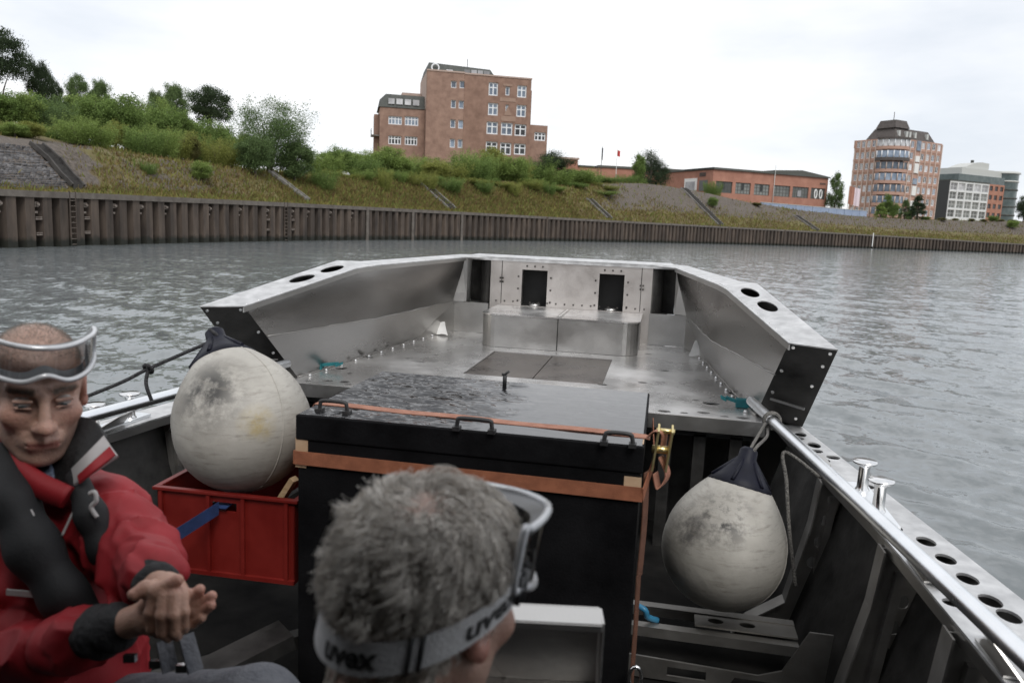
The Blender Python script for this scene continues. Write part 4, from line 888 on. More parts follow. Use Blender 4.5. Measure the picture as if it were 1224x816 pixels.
z_m = fT.uz(*zt_(420, 165))[1]; z_c0 = fT.uz(*zt_(335, 98))[1]
uMR = fT.uz(*zt_(576, 240))[0]
rfo = hip(.6, uMR, .6, -LL-2.8, ztT+.01, z_m+.3, 1.6, 'mansard_roof')
hip(1.6, 8.2, 1.6, 8.2, z_m+.31, z_c0, .8, 'roof_lantern')
for x in (375, 418, 437, 468, 538):
    u0, z0 = fT.uz(*zt_(x, 200)); d_ = MB(); z0 = ztT + 1.0; fT.box(d_, u0-.4, u0+.4, z0-.3, z0+1.3, .75, 1.6); do = d_.build('dormer', M['pale_roof'], rfo)
p = fT.P(4.9, z_c0, 4.9); m_ = MB(); m_.cyl(p, p + (0, 0, 2.6), .1, 6); m_.build('roof_mast', M['slate_brown'], T)
plain(fT2, LL-.3, LL+.3, rows[0]-1, ztT, -.4, 1, 'corner_balcony', M['tower_stone'], T)
for k in range(4):
    z = rows[0] - zst*k - 1.4; plain(fT, LR-.2, LR+.7, z-.3, z+.5, .5, 3.5, 'side_balcony', M['tower_stone'], T); plain(fT2, LL-.8, LL+.1, z-.3, z+.5, .5, 3.5, 'side_balcony', M['tower_stone'], T)

# ---- white gridded office with charcoal side
fW = Facade(*zt_(655, 460), 268, u=uR); fW.u = np.array((math.cos(R_(36)), math.sin(R_(36)), 0)); fW.n = np.array((-fW.u[1], fW.u[0], 0)); fW.o[2] = 0
W_ = empty('white_office', fW.P(8, 5, 5), 'four storey white gridded office building with charcoal side wall', 'office building')
uW, zW1 = fW.uz(*zt_(878, 485)); _, zW0 = fW.uz(*zt_(662, 455)); zW = (zW0 + zW1)/2; zb = 5.5
z_bot = fW.uz(*zt_(760, 680))[1]; nC, nRw = 5, 4; rects = []
for i in range(nC):
    for j in range(nRw): rects.append((uW*(i+.08)/nC, uW*(i+.92)/nC, z_bot + (zW-.3-z_bot)*(j+.1)/nRw, z_bot + (zW-.3-z_bot)*(j+.9)/nRw))
w = MB(); fW.wall_with_openings(w, 0, uW, zb-2, zW, rects, .4); w.build('facade_grid', M['white_grid'], W_)
for i, r in enumerate(rects): fW.window(r, W_, M['pane_pale'] if i % 4 == 3 else M['hall_pane'], 2, 2, .1, rec=.25, frame=M['white_grid'])
ul = fW.P(0, 0, 16); b = MB(); fW.box(b, .02, uW-.02, zb-2, zW-.02, .42, 16); b.build('building_core', M['charcoal'], W_)
b = MB(); fW.box(b, -.25, -.002, zb-2, zW+.1, .2, 16); b.build('side_wall', M['charcoal'], W_); plain(fW, -.3, uW+.1, zW+.002, zW+.35, -.15, 16.2, 'roof_edge', M['slate'], W_)

# ---- rounded glass and brick office at the far right
fG = Facade(*zt_(920, 500), 305, yaw=38); G = empty('rounded_office', fG.P(6, 5, 8), 'far brick and glass office with rounded corner and pale curved roof', 'office building')
u0, z_g = fG.uz(*zt_(880, 452)); u1, _ = fG.uz(*zt_(968, 470)); u2, _ = fG.uz(*zt_(1040, 480)); zt = fG.uz(*zt_(900, 440))[1]; zq = fG.uz(*zt_(925, 485))[1]
rects = [(u0 + (u1-u0)*(i+.2)/3, u0 + (u1-u0)*(i+.8)/3, zq - 3.4*(j+1) + .9, zq - 3.4*j - .7) for i in range(3) for j in range(4)]
w = MB(); fG.wall_with_openings(w, u0, u1, 3, zq, rects, .4); w.build('wall', M['hall_red'], G)
for r in rects: fG.window(r, G, M['pane_dark'], 2, 1, .12, frame=M['slate_brown'])
uL2 = fG.uz(*zt_(705, 440))[0]
plain(fG, uL2, u1, zq+.01, zt, .3, 14, 'glass_storey', M['glass_green'], G); plain(fG, u0+.02, u1-.02, 3, zq, .42, 14, 'building_core', M['hall_red'], G); plain(fG, uL2, u0, 3, zq, 2, 14, 'rear_wall', M['pale_roof'], G)
cyl_c = fG.P((u1+u2)/2+1.2, 0, 4.5); rc = (u2-u1)/2 + 1.6
nb = 5; zc1 = fG.uz(*zt_(1000, 420))[1]
for k in range(6):
    z0 = zc1 - 3.3*(k+1); g = MB(); g.lathe(cyl_c + (0, 0, z0+.6), (0, 0, 1), [(0, rc-.2), (2.7, rc-.2)], 28); g.build('curved_glazing', M['glass_green'], G)
    g = MB(); g.lathe(cyl_c + (0, 0, z0), (0, 0, 1), [(0, 0), (0, rc), (.6, rc), (.6, 0)], 28); g.build('floor_ring', M['slate'] if k else M['pale_roof'], G)
g = MB(); g.lathe(cyl_c + (0, 0, zc1), (0, 0, 1), [(0, rc+.3), (.5, rc+.3), (.9, rc-.4), (.9, 0)], 28); g.build('roof_disc', M['pale_roof'], G)
z_p0, z_p1 = zt, fG.uz(*zt_(860, 395))[1]; uq0, uq1 = fG.uz(*zt_(748, 400))[0], fG.uz(*zt_(985, 420))[0]
plain(fG, uq0, uq1, z_p0+.01, z_p1, 2, 12, 'penthouse', M['pale_roof'], G)
uq2, uq3 = fG.uz(*zt_(785, 380))[0], fG.uz(*zt_(918, 380))[0]; z_p2 = fG.uz(*zt_(860, 352))[1]
g = MB(); pr = [(uq2, z_p1+.01), (uq3, z_p1+.01), (uq3, z_p2-.2)] + [(uq2 + (uq3-uq2)*t, z_p1 + (z_p2-z_p1)*math.sin(min(1, t*1.3+.1)*math.pi/2)) for t in (.7, .5, .3, .15, 0)]
g.prism([fG.P(u, z, 3) for u, z in pr], fG.n*7); g.build('curved_roof', M['pale_roof'], G)
g = MB(); g.cyl(fG.P((uq2+uq3)/2+1, z_p2-.3, 6), fG.P((uq2+uq3)/2+1, z_p2+.9, 6), .6, 8); g.build('roof_vent', M['slate'], G)

# ---- flags
def flag(px, pyt, pyb, d, label, fm, w=.9, h=1.6, pole=M['pale_roof']):
    b = at(px, pyb, d); t = at(px, pyt, d); zt = t[2]; e = empty('flagpole', (b[0], b[1], 6), label, 'flagpole')
    p = MB(); p.tube([(b[0], b[1], 5.5), (b[0], b[1], zt)], [.09, .05], 8); p.build('pole', pole, e)
    f = MB(); n_ = 8; V = []
    for i in range(n_+1):
        for j in range(4): V.append((b[0] + .05 + w*i/n_*(.75), b[1] + .12*math.sin(i*1.1), zt - .1 - h*j/3 - .25*i/n_))
    f.add(V, [(4*i+j, 4*i+j+1, 4*i+j+5, 4*i+j+4) for i in range(n_) for j in range(3)], True); f.build('flag', fm, e)
M['flag_red'] = mat('red_flag', (.5, .05, .05), (.6, .08, .07), .8); M['flag_dark'] = mat('dark_flag', (.03, .03, .04), (.06, .05, .07), .8); M['flag_white'] = mat('white_pink_banner', (.7, .6, .66), (.78, .68, .72), .8)
flag(718.5, 176, 200, 160, 'flagpole with a slack dark flag', M['flag_dark'], .22, 2.4, M['slate'])
flag(736.5, 179, 205, 160, 'pale flagpole with a small red flag', M['flag_red'], .7, 1.2)
flag(1013, 222, 245, 200, 'pole with an orange red banner beside the tower', M['hall_red'], 1.8, 4.5)
flag(1019.5, 224, 245, 200, 'white and pink banner on a pole left of the tower', M['flag_white'], 1.9, 4.5)

# ================================================================ VEGETATION
def leafmat(name, c1, c2): return mat(name, c1, c2, .7, 0., .6, 4, island=.38, trans=.35, spec=.2)
M['leaf_dark'] = leafmat('dark_leaves', (.034, .054, .028), (.066, .095, .045))
M['leaf_mid'] = leafmat('mid_green_leaves', (.13, .20, .055), (.20, .275, .08))
M['leaf_bright'] = leafmat('fresh_green_leaves', (.18, .255, .068), (.26, .335, .10))
M['leaf_yellow'] = leafmat('yellow_green_leaves', (.21, .235, .06), (.30, .31, .09))
M['leaf_grey'] = leafmat('grey_green_leaves', (.095, .15, .055), (.155, .215, .085))
M['leaf_olive'] = leafmat('olive_leaves', (.12, .12, .045), (.18, .165, .065))
M['bark'] = mat('grey_brown_bark', (.07, .055, .042), (.13, .105, .085), .9, 0., 6.)
def crown_mesh(name, kind, seed, n=3000, leaf=.045):
    full = kind; kind = kind.replace('big', ''); kind = 'round' if kind == 'tree' else kind
    r = np.random.default_rng(seed); P = []; D = []
    if kind == 'round': nc, per = 70, n//70
    elif kind == 'willow': nc, per = 90, n//90
    elif kind == 'conifer': nc, per = 60, n//60
    else: nc, per = 46, n//46
    for c in range(nc):
        a = r.uniform(0, 6.283)
        if full == 'bigtree':
            v = r.normal(0, 1, 3); v /= np.linalg.norm(v); k = r.uniform(.3, .95)**.7; ctr = np.array((0, 0, .77)) + v*k*np.array((.37, .37, .20)); q = ctr + r.normal(0, 1, (per, 3))*np.array((.052, .052, .024))*r.uniform(.7, 1.2)
        elif kind == 'round' or (full == 'bigwillow' and c % 2):
            v = r.normal(0, 1, 3); v /= np.linalg.norm(v); k = r.uniform(.35, .95)**.8; ctr = np.array((0, 0, .53)) + v*k*np.array((.37, .37, .40)); ctr[2] = max(ctr[2], .12)
            q = ctr + r.normal(0, 1, (per, 3))*np.array((.058, .058, .045))*r.uniform(.7, 1.25)
        elif kind == 'poplar':
            z = r.uniform(.14, .95); w = .30*math.sin(math.pi*min(1, (z*.92+.1)))**.7; ctr = np.array((w*math.cos(a)*r.uniform(.3, 1), w*math.sin(a)*r.uniform(.3, 1), z)); q = ctr + r.normal(0, 1, (per, 3))*np.array((.042, .042, .04))
        elif kind == 'conifer':
            z = r.uniform(.05, .97); w = .27*(1-z)**.8 + .02; ctr = np.array((w*math.cos(a)*r.uniform(.5, 1), w*math.sin(a)*r.uniform(.5, 1), z)); q = ctr + r.normal(0, 1, (per, 3))*np.array((.035, .035, .035))
        else:   # willow: upright feathery shoots
            b = r.uniform(0, .26); o = np.array((b*math.cos(a), b*math.sin(a), .02)); L = r.uniform(.45, .98)*(1-.55*b); lean = np.array((math.cos(a)*r.uniform(.1, .45), math.sin(a)*r.uniform(.1, .45), 1)); t = r.uniform(.06, 1, (per, 1))**.85
            q = o + lean*t*L + r.normal(0, 1, (per, 3))*(.02 + .05*(1-t)*t*2.2)
        P.append(q)
    P = np.concatenate(P); m = len(P); d = r.normal(0, 1, (m, 3)); d[:, 2] = d[:, 2]*.7 + (1.1 if kind == 'willow' else .15); d /= np.linalg.norm(d, axis=1)[:, None]
    e = np.cross(d, r.normal(0, 1, (m, 3))); e /= np.linalg.norm(e, axis=1)[:, None]; s = (leaf*r.uniform(.55, 1.35, (m, 1)))
    asp = .24 if kind == 'willow' else .42
    V = np.stack([P, P + d*s*.5 + e*s*asp, P + d*s, P + d*s*.5 - e*s*asp], 1).reshape(-1, 3); return fast_mesh(name, V, np.arange(4*m).reshape(m, 4))
def trunk_mesh(seed, kind):
    r = random.Random(seed); b = MB(); n = 5 if kind != 'willow' else 7
    if kind != 'willow': b.tube([(0, 0, -.08), (.01, 0, .25), (-.01, .01, .55), (0, 0, .82)], [.035, .026, .016, .004], 7)
    for i in range(n):
        a = r.uniform(0, 6.28); z = .02 if kind == 'willow' else r.uniform(.22, .5); L = r.uniform(.2, .34)
        q = (math.cos(a)*L*(.5 if kind == 'willow' else .9), math.sin(a)*L*(.5 if kind == 'willow' else .9), z + (.62 if kind == 'willow' else L*.9))
        b.tube([(0, 0, z - .06), (q[0]*.5, q[1]*.5, (z*.4+q[2]*.6)), q], [.014, .009, .003], 5)
    me = bpy.data.meshes.new('trunk'); me.from_pydata(b.v, [], b.f); me.update(); return me
KIND = {k: ([crown_mesh('crown', k, 11 + 7*i + j, *(dict(round=(17000, .024), willow=(14000, .028), poplar=(14000, .022), conifer=(8000, .026), biground=(30000, .0145), bigwillow=(34000, .0165), bigtree=(30000, .0135))[k])) for j in range(2)], [trunk_mesh(31+i+j, k.replace('big', '').replace('tree', 'round')) for j in range(2)]) for i, k in enumerate(('round', 'willow', 'poplar', 'conifer', 'biground', 'bigwillow', 'bigtree'))}
_cm = {}
def crown_with(k, j, m):
    key = (k, j, m)
    if key not in _cm: me = KIND[k][0][j].copy(); me.materials.append(M[m]); _cm[key] = me
    return _cm[key]
vr = random.Random(4)
def locate(px, off):
    """s on the wall whose bank point at offset off behind the slope top is seen at px"""
    best = None
    for s in np.arange(29, SW, 1.0):
        p, t, n = wallfr(s)
        if p[1] < 14: continue
        o = 1.2 + toff(s, p) + off; q = p + n*o; x, y, d = proj((q[0], q[1], 6))
        if d > 1 and (best is None or abs(x - px) < best[0]): best = (abs(x - px), s, o)
    return best[1], best[2]
def plant(px, ytop, wpx, off, kind, m, name, label, cat, group=None, depth=None, zb=None):
    if depth is None: s, o = locate(px, off); b = bankpt(s, o)
    else: b = at(px, 230, depth); b[2] = zb if zb is not None else 6.0
    x, y, d = proj(b); h = max(.8, (y - ytop)*d/F); w = wpx*d/F
    j = vr.randrange(2); e = empty(name, (b[0], b[1], b[2]-.1), label, cat, group)
    kw = {'round': .80, 'willow': .70, 'poplar': .62, 'conifer': .50}[kind.replace('big', '').replace('tree', 'round')]
    e.scale = (w/kw, w/kw, h/.96); e.rotation_euler.z = vr.uniform(0, 6.28)
    link('trunk', KIND[kind][1][vr.randrange(2)], M['bark'], e); c = bpy.data.objects.new('crown', crown_with(kind, j, m)); COL.objects.link(c); c.parent = e
    return e
for t in KIND.values():
    for q in t[1]: q.materials.append(M['bark'])
# --- blue wall along the slope top
bw0, bw1 = [bankpt(*locate(px, 1.0)) for px in (909, 1037)]
def z_at(p, py): px, y, d = proj(p); return p[2] + (y - py)*d/F
zw0, zw1 = z_at(bw0, 242), z_at(bw1, 252.5); bw = empty('blue_wall', (bw0+bw1)/2, 'long low blue grey wall in front of the red hall', 'wall'); nP = 13; dv = (bw1 - bw0)*(1, 1, 0); bu = unit(dv); bn = np.array((-bu[1], bu[0], 0))
for k in range(nP):
    a = bw0*(1, 1, 0) + dv*(k/nP) + bu*.04; zt = zw0 + (zw1-zw0)*(k+.5)/nP; b = MB(); b.obox(a + bn*(k % 2)*.03 + (0, 0, 4.5), dv/nP - bu*.08, bn*.3, (0, 0, zt - 4.5)); b.build('wall_panel', M['blue_wall'], bw)
    b = MB(); b.obox(a - bu*.04 - bn*.05 + (0, 0, zt+.002), dv/nP, bn*.42, (0, 0, .1)); b.build('wall_coping', M['pale_roof'], bw)
# --- singled out trees and bushes
plant(4, 38, 76, 34, 'bigtree', 'leaf_dark', 'dark_tree', 'tallest dark tree at the top left corner behind the green shrubs', 'tree')
plant(49, 77, 34, 34, 'bigtree', 'leaf_dark', 'dark_tree', 'second dark rounded tree right of the tallest dark tree', 'tree')
plant(67, 99, 20, 40, 'bigtree', 'leaf_dark', 'dark_tree', 'small dark tree top just right of the two dark trees', 'tree')
plant(92, 93, 32, 36, 'bigtree', 'leaf_grey', 'grey_green_tree', 'grey green tree top above the shrubs, left one of a pair', 'tree')
plant(119, 98, 28, 36, 'bigtree', 'leaf_grey', 'grey_green_tree', 'grey green tree top above the shrubs, right one of a pair', 'tree')
plant(186, 111, 24, 38, 'bigtree', 'leaf_grey', 'grey_green_tree', 'small grey green tree top behind the fresh green bush', 'tree')
plant(214, 103, 36, 36, 'bigtree', 'leaf_grey', 'grey_green_tree', 'grey green rounded tree standing left of the dark round tree on the ridge', 'tree')
plant(252, 107, 56, 36, 'bigtree', 'leaf_dark', 'dark_tree', 'dark round tree on the ridge between grey green tree and big bush', 'tree')
plant(192, 118, 52, 14, 'biground', 'leaf_bright', 'bush', 'fresh green rounded bush below the grey green ridge trees', 'bush')
plant(326, 120, 84, 0.9, 'bigwillow', 'leaf_grey', 'big_bush', 'biggest grey green bush on the bank left of the office block', 'bush')
plant(308, 158, 46, -.6, 'round', 'leaf_grey', 'bush', 'dark lower bush at the left foot of the biggest bush', 'bush')
plant(350, 165, 50, -.8, 'round', 'leaf_grey', 'bush', 'dark lower bush at the right foot of the biggest bush', 'bush')
plant(235, 190, 30, -1.5, 'round', 'leaf_bright', 'bush', 'single light green bush growing on the bare slope', 'bush')
plant(172, 196, 20, -1.2, 'willow', 'leaf_mid', 'sapling', 'small sapling on the grey rubble slope left of the light green bush', 'sapling')
plant(655, 180, 62, 6, 'biground', 'leaf_dark', 'bush', 'dark green round bush below the right end of the office block', 'bush')
plant(690, 202, 48, 4, 'round', 'leaf_mid', 'bush', 'green bush right of the dark round bush under the pavilion', 'bush')
plant(632, 212, 34, 1, 'willow', 'leaf_bright', 'bush', 'pale bush hanging over the slope edge under the dark round bush', 'bush')
plant(776, 180, 46, 24, 'biground', 'leaf_dark', 'round_tree', 'dark round clipped tree in front of the rear red hall', 'tree', depth=165, zb=7)
plant(763, 186, 22, 14, 'poplar', 'leaf_mid', 'conical_tree', 'light green conical tree touching the dark round tree', 'tree')
plant(745, 208, 24, 8, 'willow', 'leaf_mid', 'bush', 'small bush left of the light green conical tree', 'bush')
plant(845, 215, 12, 6, 'willow', 'leaf_mid', 'sapling', 'narrow sapling before the side bay of the red hall', 'sapling')
plant(853, 216, 12, 5, 'willow', 'leaf_mid', 'sapling', 'right sapling of two before the red hall corner', 'sapling')
plant(852, 234, 14, -4, 'round', 'leaf_mid', 'bush', 'little bush growing beside the long stair on the gravel slope', 'bush')
plant(905, 243, 14, -1, 'round', 'leaf_olive', 'bush', 'low olive bush at the left end of the blue wall', 'bush')
plant(998, 210, 22, 3, 'poplar', 'leaf_grey', 'weeping_tree', 'drooping tree at the right end of the red hall', 'tree')
for i, (px, yt, w, kd, mm, lb) in enumerate(((1052, 243, 16, 'conifer', 'leaf_bright', 'light green conifer, first of the row before the tower'), (1058, 233, 17, 'conifer', 'leaf_mid', 'tallest light conifer in the row before the tower'), (1068, 241, 15, 'round', 'leaf_mid', 'bushy green tree in the middle of the row before the tower'),
        (1081, 240, 15, 'conifer', 'leaf_grey', 'grey green conifer in the row before the tower'), (1090, 246, 14, 'conifer', 'leaf_dark', 'short dark conifer in the row before the tower'), (1097, 234, 20, 'conifer', 'leaf_dark', 'dark conifer at the right end of the row before the tower'))):
    plant(px, yt, w, 1.5 + (i % 2), kd, mm, 'conifer' if kd == 'conifer' else 'tree', lb, 'tree', 'trees before the corner tower')
plant(1185, 257, 14, 1, 'round', 'leaf_mid', 'bush', 'green bush on the bank below the far brick and glass office', 'bush')
plant(1212, 262, 14, -3, 'round', 'leaf_bright', 'bush', 'light bush on the far bank near the right picture edge', 'bush')
plant(1221, 232, 20, 6, 'round', 'leaf_dark', 'dark_tree', 'dark tree at the right picture edge beyond the rounded office', 'tree')
plant(1105, 258, 12, 1, 'round', 'leaf_mid', 'bush', 'low bush at the foot of the dark conifer', 'bush')
# --- shrub belts that the photograph does not tell apart
LOOK = {'leaf_mid': 'mid green', 'leaf_bright': 'fresh light green', 'leaf_grey': 'grey green', 'leaf_yellow': 'yellowish green', 'leaf_olive': 'brownish olive', 'leaf_dark': 'dark green'}
def belt(items, places, group, name='shrub'):
    """places: (limit px, words) along the belt; shrubs that share a look and a stretch of bank share a label"""
    for px, yt, w, off, kd, mm in items:
        where = next(t for lim, t in places if px < lim)
        plant(px, yt, w, off, kd, mm, name, f"{LOOK[mm]} {'bushy' if kd == 'round' else 'feathery upright'} shrub {where}", 'shrub', group)
B1 = []; B2 = []; B3 = []; B4 = []
for px in range(-40, 290, 17):
    yb = float(np.interp(px, [-40, 60, 160, 200, 290], [104, 108, 112, 132, 150])); B1.append((px + vr.uniform(-5, 5), yb + vr.uniform(-4, 8), vr.uniform(38, 58), vr.uniform(9, 18), vr.choice(('round', 'round', 'willow')), vr.choice(('leaf_mid', 'leaf_mid', 'leaf_bright', 'leaf_grey'))))
for px in range(-30, 300, 15):
    yb = float(np.interp(px, [-30, 20, 100, 200, 290], [145, 148, 140, 150, 162])); B2.append((px + vr.uniform(-5, 5), yb + vr.uniform(-6, 8), vr.uniform(26, 44), vr.uniform(2.0, 7), vr.choice(('round', 'willow')), vr.choice(('leaf_yellow', 'leaf_bright', 'leaf_olive', 'leaf_mid', 'leaf_yellow'))))
for px in range(385, 725, 12):
    yb = float(np.interp(px, [385, 430, 520, 600, 640, 725], [184, 174, 184, 178, 188, 208])); B3.append((px + vr.uniform(-5, 5), yb + vr.uniform(-6, 10), vr.uniform(28, 46), vr.uniform(2, 8), vr.choice(('willow', 'willow', 'round')), vr.choice(('leaf_bright', 'leaf_mid', 'leaf_yellow', 'leaf_bright'))))
for px in range(392, 735, 13):
    yb = float(np.interp(px, [385, 520, 600, 725], [198, 206, 212, 228])); B4.append((px + vr.uniform(-5, 5), yb + vr.uniform(-4, 6), vr.uniform(16, 30), vr.uniform(-2.2, 2.0), 'willow', vr.choice(('leaf_yellow', 'leaf_mid', 'leaf_bright'))))
belt(B1, ((20, 'in the thicket under the two dark trees'), (75, 'in the thicket right of the dark trees'), (110, 'in the thicket below the left grey green tree top'), (150, 'in the thicket below the right grey green tree top'), (205, 'in the thicket around the fresh green round bush'), (245, 'below the grey green ridge tree'), (999, 'below the dark round ridge tree')), 'green thicket on the left ridge')
belt(B2, ((30, 'on the edge above the grey stone slope'), (90, 'on the edge just left of the dark stone stair'), (140, 'on the edge right of the dark stone stair'), (190, 'on the edge above the rubble slope'), (240, 'on the edge above the lone light green bush'), (999, 'on the edge left of the biggest bush')), 'yellowish shrubs along the left slope top')
belt(B3, ((425, 'right of the biggest bush'), (455, 'left of the office block balcony'), (505, 'below the left wing of the office block'), (545, 'below the small paired office windows'), (590, 'below the blank middle of the office wall'), (640, 'below the large cross windows'), (680, 'around the dark round bush'), (999, 'below the brick pavilion')), 'light green shrubs below the office block')
belt(B4, ((450, 'low on the slope edge right of the pale channel'), (520, 'low on the slope edge left of the crumbling stair'), (580, 'low on the slope edge right of the crumbling stair'), (650, 'low on the slope edge under the cross windows'), (999, 'low on the slope edge left of the flagpole stair')), 'low shrubs at the slope edge')
belt([(px, float(np.interp(px, [1125, 1224], [263, 262])) + vr.uniform(-3, 3), vr.uniform(8, 14), vr.uniform(0, 3), 'round', 'leaf_olive') for px in range(1125, 1224, 17)], ((1150, 'on the far bank below the charcoal wall'), (1180, 'on the far bank below the white office'), (999999, 'on the far bank near the right picture edge')), 'small shrubs on the far right bank')
# --- grass on the bank
gr = np.random.default_rng(9); ZN = np.array(zone).reshape(len(st), npf); I_STONE = int(np.searchsorted(st, s_hi + 1.2))
def blades(n, j0, j1, h0, h1, wd, name, m, label, keep_gravel=.02, power=1.55):
    fi = gr.uniform(0, 1, n)**power*(len(st)-2.01); fj = gr.uniform(j0, j1, n); i = fi.astype(int); j = fj.astype(int); a = (fi-i)[:, None]; b = (fj-j)[:, None]
    Q = (BV[i, j]*(1-a) + BV[i+1, j]*a)*(1-b) + (BV[i, j+1]*(1-a) + BV[i+1, j+1]*a)*b; g = ZN[i, j]
    pr = np.where(g > .9, np.where(i < I_STONE, .004, keep_gravel), np.where(g > .7, .16, np.where(g > .3, .4, 1.))); pr = np.where(fj < 1.2, 1., pr)
    k = (gr.uniform(0, 1, n) < pr) & (Q[:, 1] > 10); Q = Q[k]; n = len(Q); d = np.linalg.norm(Q, axis=1)[:, None]
    h = gr.uniform(h0, h1, (n, 1))*np.clip(d/60, .8, 1.5); an = gr.uniform(0, 6.28, (n, 1)); ww = wd*np.clip(d/45, .8, 1.9); lean = gr.normal(0, .5, (n, 2))
    e = np.hstack([np.cos(an), np.sin(an), an*0])*ww; tip = Q + np.hstack([lean*h, h]); Q = Q - np.array((0, 0, .06))
    V = np.stack([Q - e, Q + e, tip], 1).reshape(-1, 3); o = link(name, fast_mesh(name, V, np.arange(3*n).reshape(n, 3)), M[m]); tag(o, label, 'grass', kind='stuff')
M['grass_olive'] = mat('dry_olive_grass', (.19, .16, .062), (.245, .215, .075), .85, 0., .22, 6, island=.22, trans=.35, pos=(.42, .6), spec=.1)
M['grass_green'] = mat('green_weed_grass', (.15, .185, .054), (.22, .23, .07), .85, 0., .3, 5, island=.25, trans=.35, spec=.1)
M['grass_brown'] = mat('brown_weeds', (.155, .105, .056), (.205, .15, .072), .85, 0., .3, 5, island=.25, trans=.3, spec=.1)
blades(95000, 0, 17, .12, .32, .045, 'bank_grass', 'grass_olive', 'dry olive grass covering the sloping bank above the quay wall', .05)
blades(30000, 0, 18, .15, .45, .05, 'green_weeds', 'grass_green', 'green weeds mixed through the dry grass of the bank', .14)
blades(36000, 1, 15, .12, .36, .05, 'brown_weeds', 'grass_brown', 'brown withered weeds scattered over the sloping bank')

# ================================================================ CARGO ON THE BOAT
# ---- black transport box with lid
X0, X1, Y0, Y1, ZT = -1.092, -.014, 2.2, 2.962, 1.48
bx = empty('transport_box', ((X0+X1)/2, (Y0+Y1)/2, ZF), 'big black painted box with wet glossy lid standing amidships', 'box')
b = MB(); b.box((X0+.006, Y0+.006, ZF+.002), (X1-.006, Y1-.006, ZT-.082)); b.build('box_body', M['black_box'], bx, bevel=.004)
def lid_material():
    m = mat('wet_black_lid', (.006, .006, .007), (.012, .012, .014), .10, 0., 3., 6); nt = m.node_tree; b = nt.nodes['Principled BSDF']; tc = N(nt, 'ShaderNodeTexCoord')
    b.inputs['IOR'].default_value = 1.75
    mp = N(nt, 'ShaderNodeMapping'); mp.inputs['Scale'].default_value = (1, 2.2, 1); mp.inputs['Rotation'].default_value = (0, 0, R_(24))
    n1 = N(nt, 'ShaderNodeTexNoise'); n1.inputs['Scale'].default_value = 17; n1.inputs['Detail'].default_value = 6; n1.inputs['Distortion'].default_value = 1.2; nt.links.new(tc.outputs['Object'], mp.inputs[0]); nt.links.new(mp.outputs[0], n1.inputs[0])
    # the left third still carries beads and runs of water; the rest has dried to a thin film
    sx = N(nt, 'ShaderNodeSeparateXYZ'); nt.links.new(tc.outputs['Object'], sx.inputs[0]); n0 = N(nt, 'ShaderNodeTexNoise'); n0.inputs['Scale'].default_value = 4; n0.inputs['Detail'].default_value = 4; nt.links.new(tc.outputs['Object'], n0.inputs[0])
    ad = N(nt, 'ShaderNodeMath', operation='MULTIPLY_ADD'); ad.inputs[1].default_value = .7; nt.links.new(n0.outputs[0], ad.inputs[0]); nt.links.new(sx.outputs[0], ad.inputs[2])
    mr = N(nt, 'ShaderNodeMapRange'); mr.inputs[1].default_value = .15; mr.inputs[2].default_value = .42; mr.inputs[3].default_value = 1.; mr.inputs[4].default_value = .02; nt.links.new(ad.outputs[0], mr.inputs[0])
    g = N(nt, 'ShaderNodeNewGeometry'); sz = N(nt, 'ShaderNodeSeparateXYZ'); nt.links.new(g.outputs['True Normal'], sz.inputs[0]); mz = N(nt, 'ShaderNodeMath', operation='MULTIPLY'); mz.use_clamp = True; nt.links.new(sz.outputs[2], mz.inputs[0]); nt.links.new(mr.outputs[0], mz.inputs[1])
    v = N(nt, 'ShaderNodeVectorMath', operation='MULTIPLY_ADD'); v.inputs[1].default_value = (3.4, 3.4, 0); v.inputs[2].default_value = (-1.7, -1.95, 0); nt.links.new(n1.outputs['Color'], v.inputs[0])
    sc3 = N(nt, 'ShaderNodeVectorMath', operation='SCALE'); nt.links.new(v.outputs[0], sc3.inputs[0]); nt.links.new(mz.outputs[0], sc3.inputs['Scale']); a = N(nt, 'ShaderNodeVectorMath', operation='ADD'); nt.links.new(sc3.outputs[0], a.inputs[0]); nt.links.new(g.outputs['Normal'], a.inputs[1]); nn = N(nt, 'ShaderNodeVectorMath', operation='NORMALIZE'); nt.links.new(a.outputs[0], nn.inputs[0]); nt.links.new(nn.outputs[0], b.inputs['Normal'])
    n3 = N(nt, 'ShaderNodeTexNoise'); n3.inputs['Scale'].default_value = 9; n3.inputs['Detail'].default_value = 8; nt.links.new(tc.outputs['Object'], n3.inputs[0])
    m3 = N(nt, 'ShaderNodeMapRange'); m3.inputs[1].default_value = .35; m3.inputs[2].default_value = .65; m3.inputs[3].default_value = .03; m3.inputs[4].default_value = .14; nt.links.new(n3.outputs[0], m3.inputs[0]); nt.links.new(m3.outputs[0], b.inputs['Roughness'])
    return m
M['lid'] = lid_material()
b = MB(); b.box((X0, Y0, ZT-.08), (X1, Y1, ZT)); lid = b.build('lid', M['black_box'], bx, bevel=.006, seg=3)
b = MB(); b.box((X0+.007, Y0+.007, ZT+.0003), (X1-.007, Y1-.007, ZT+.0018)); b.build('wet_lid_sheet', M['lid'], bx)
for i, (pa, pb) in enumerate((((383, 490), (414, 494)), ((546, 512), (588, 516)), ((722, 529), (756, 533)))):
    a, c = onz(*pa, ZT+.004), onz(*pb, ZT+.004); a[1] = c[1] = (a[1]+c[1])/2; h = MB()
    h.tube(bez([a + (0, 0, 0), a + (.002, 0, .022), a + (.012, 0, .033), c + (-.012, 0, .033), c + (-.002, 0, .022), c], 5), .0065, 8)
    for q in (a, c): h.obox(q + (-.011, -.014, -.004), (.022, 0, 0), (0, .028, 0), (0, 0, .012))
    h.build('lid_handle', M['rubber'], bx)
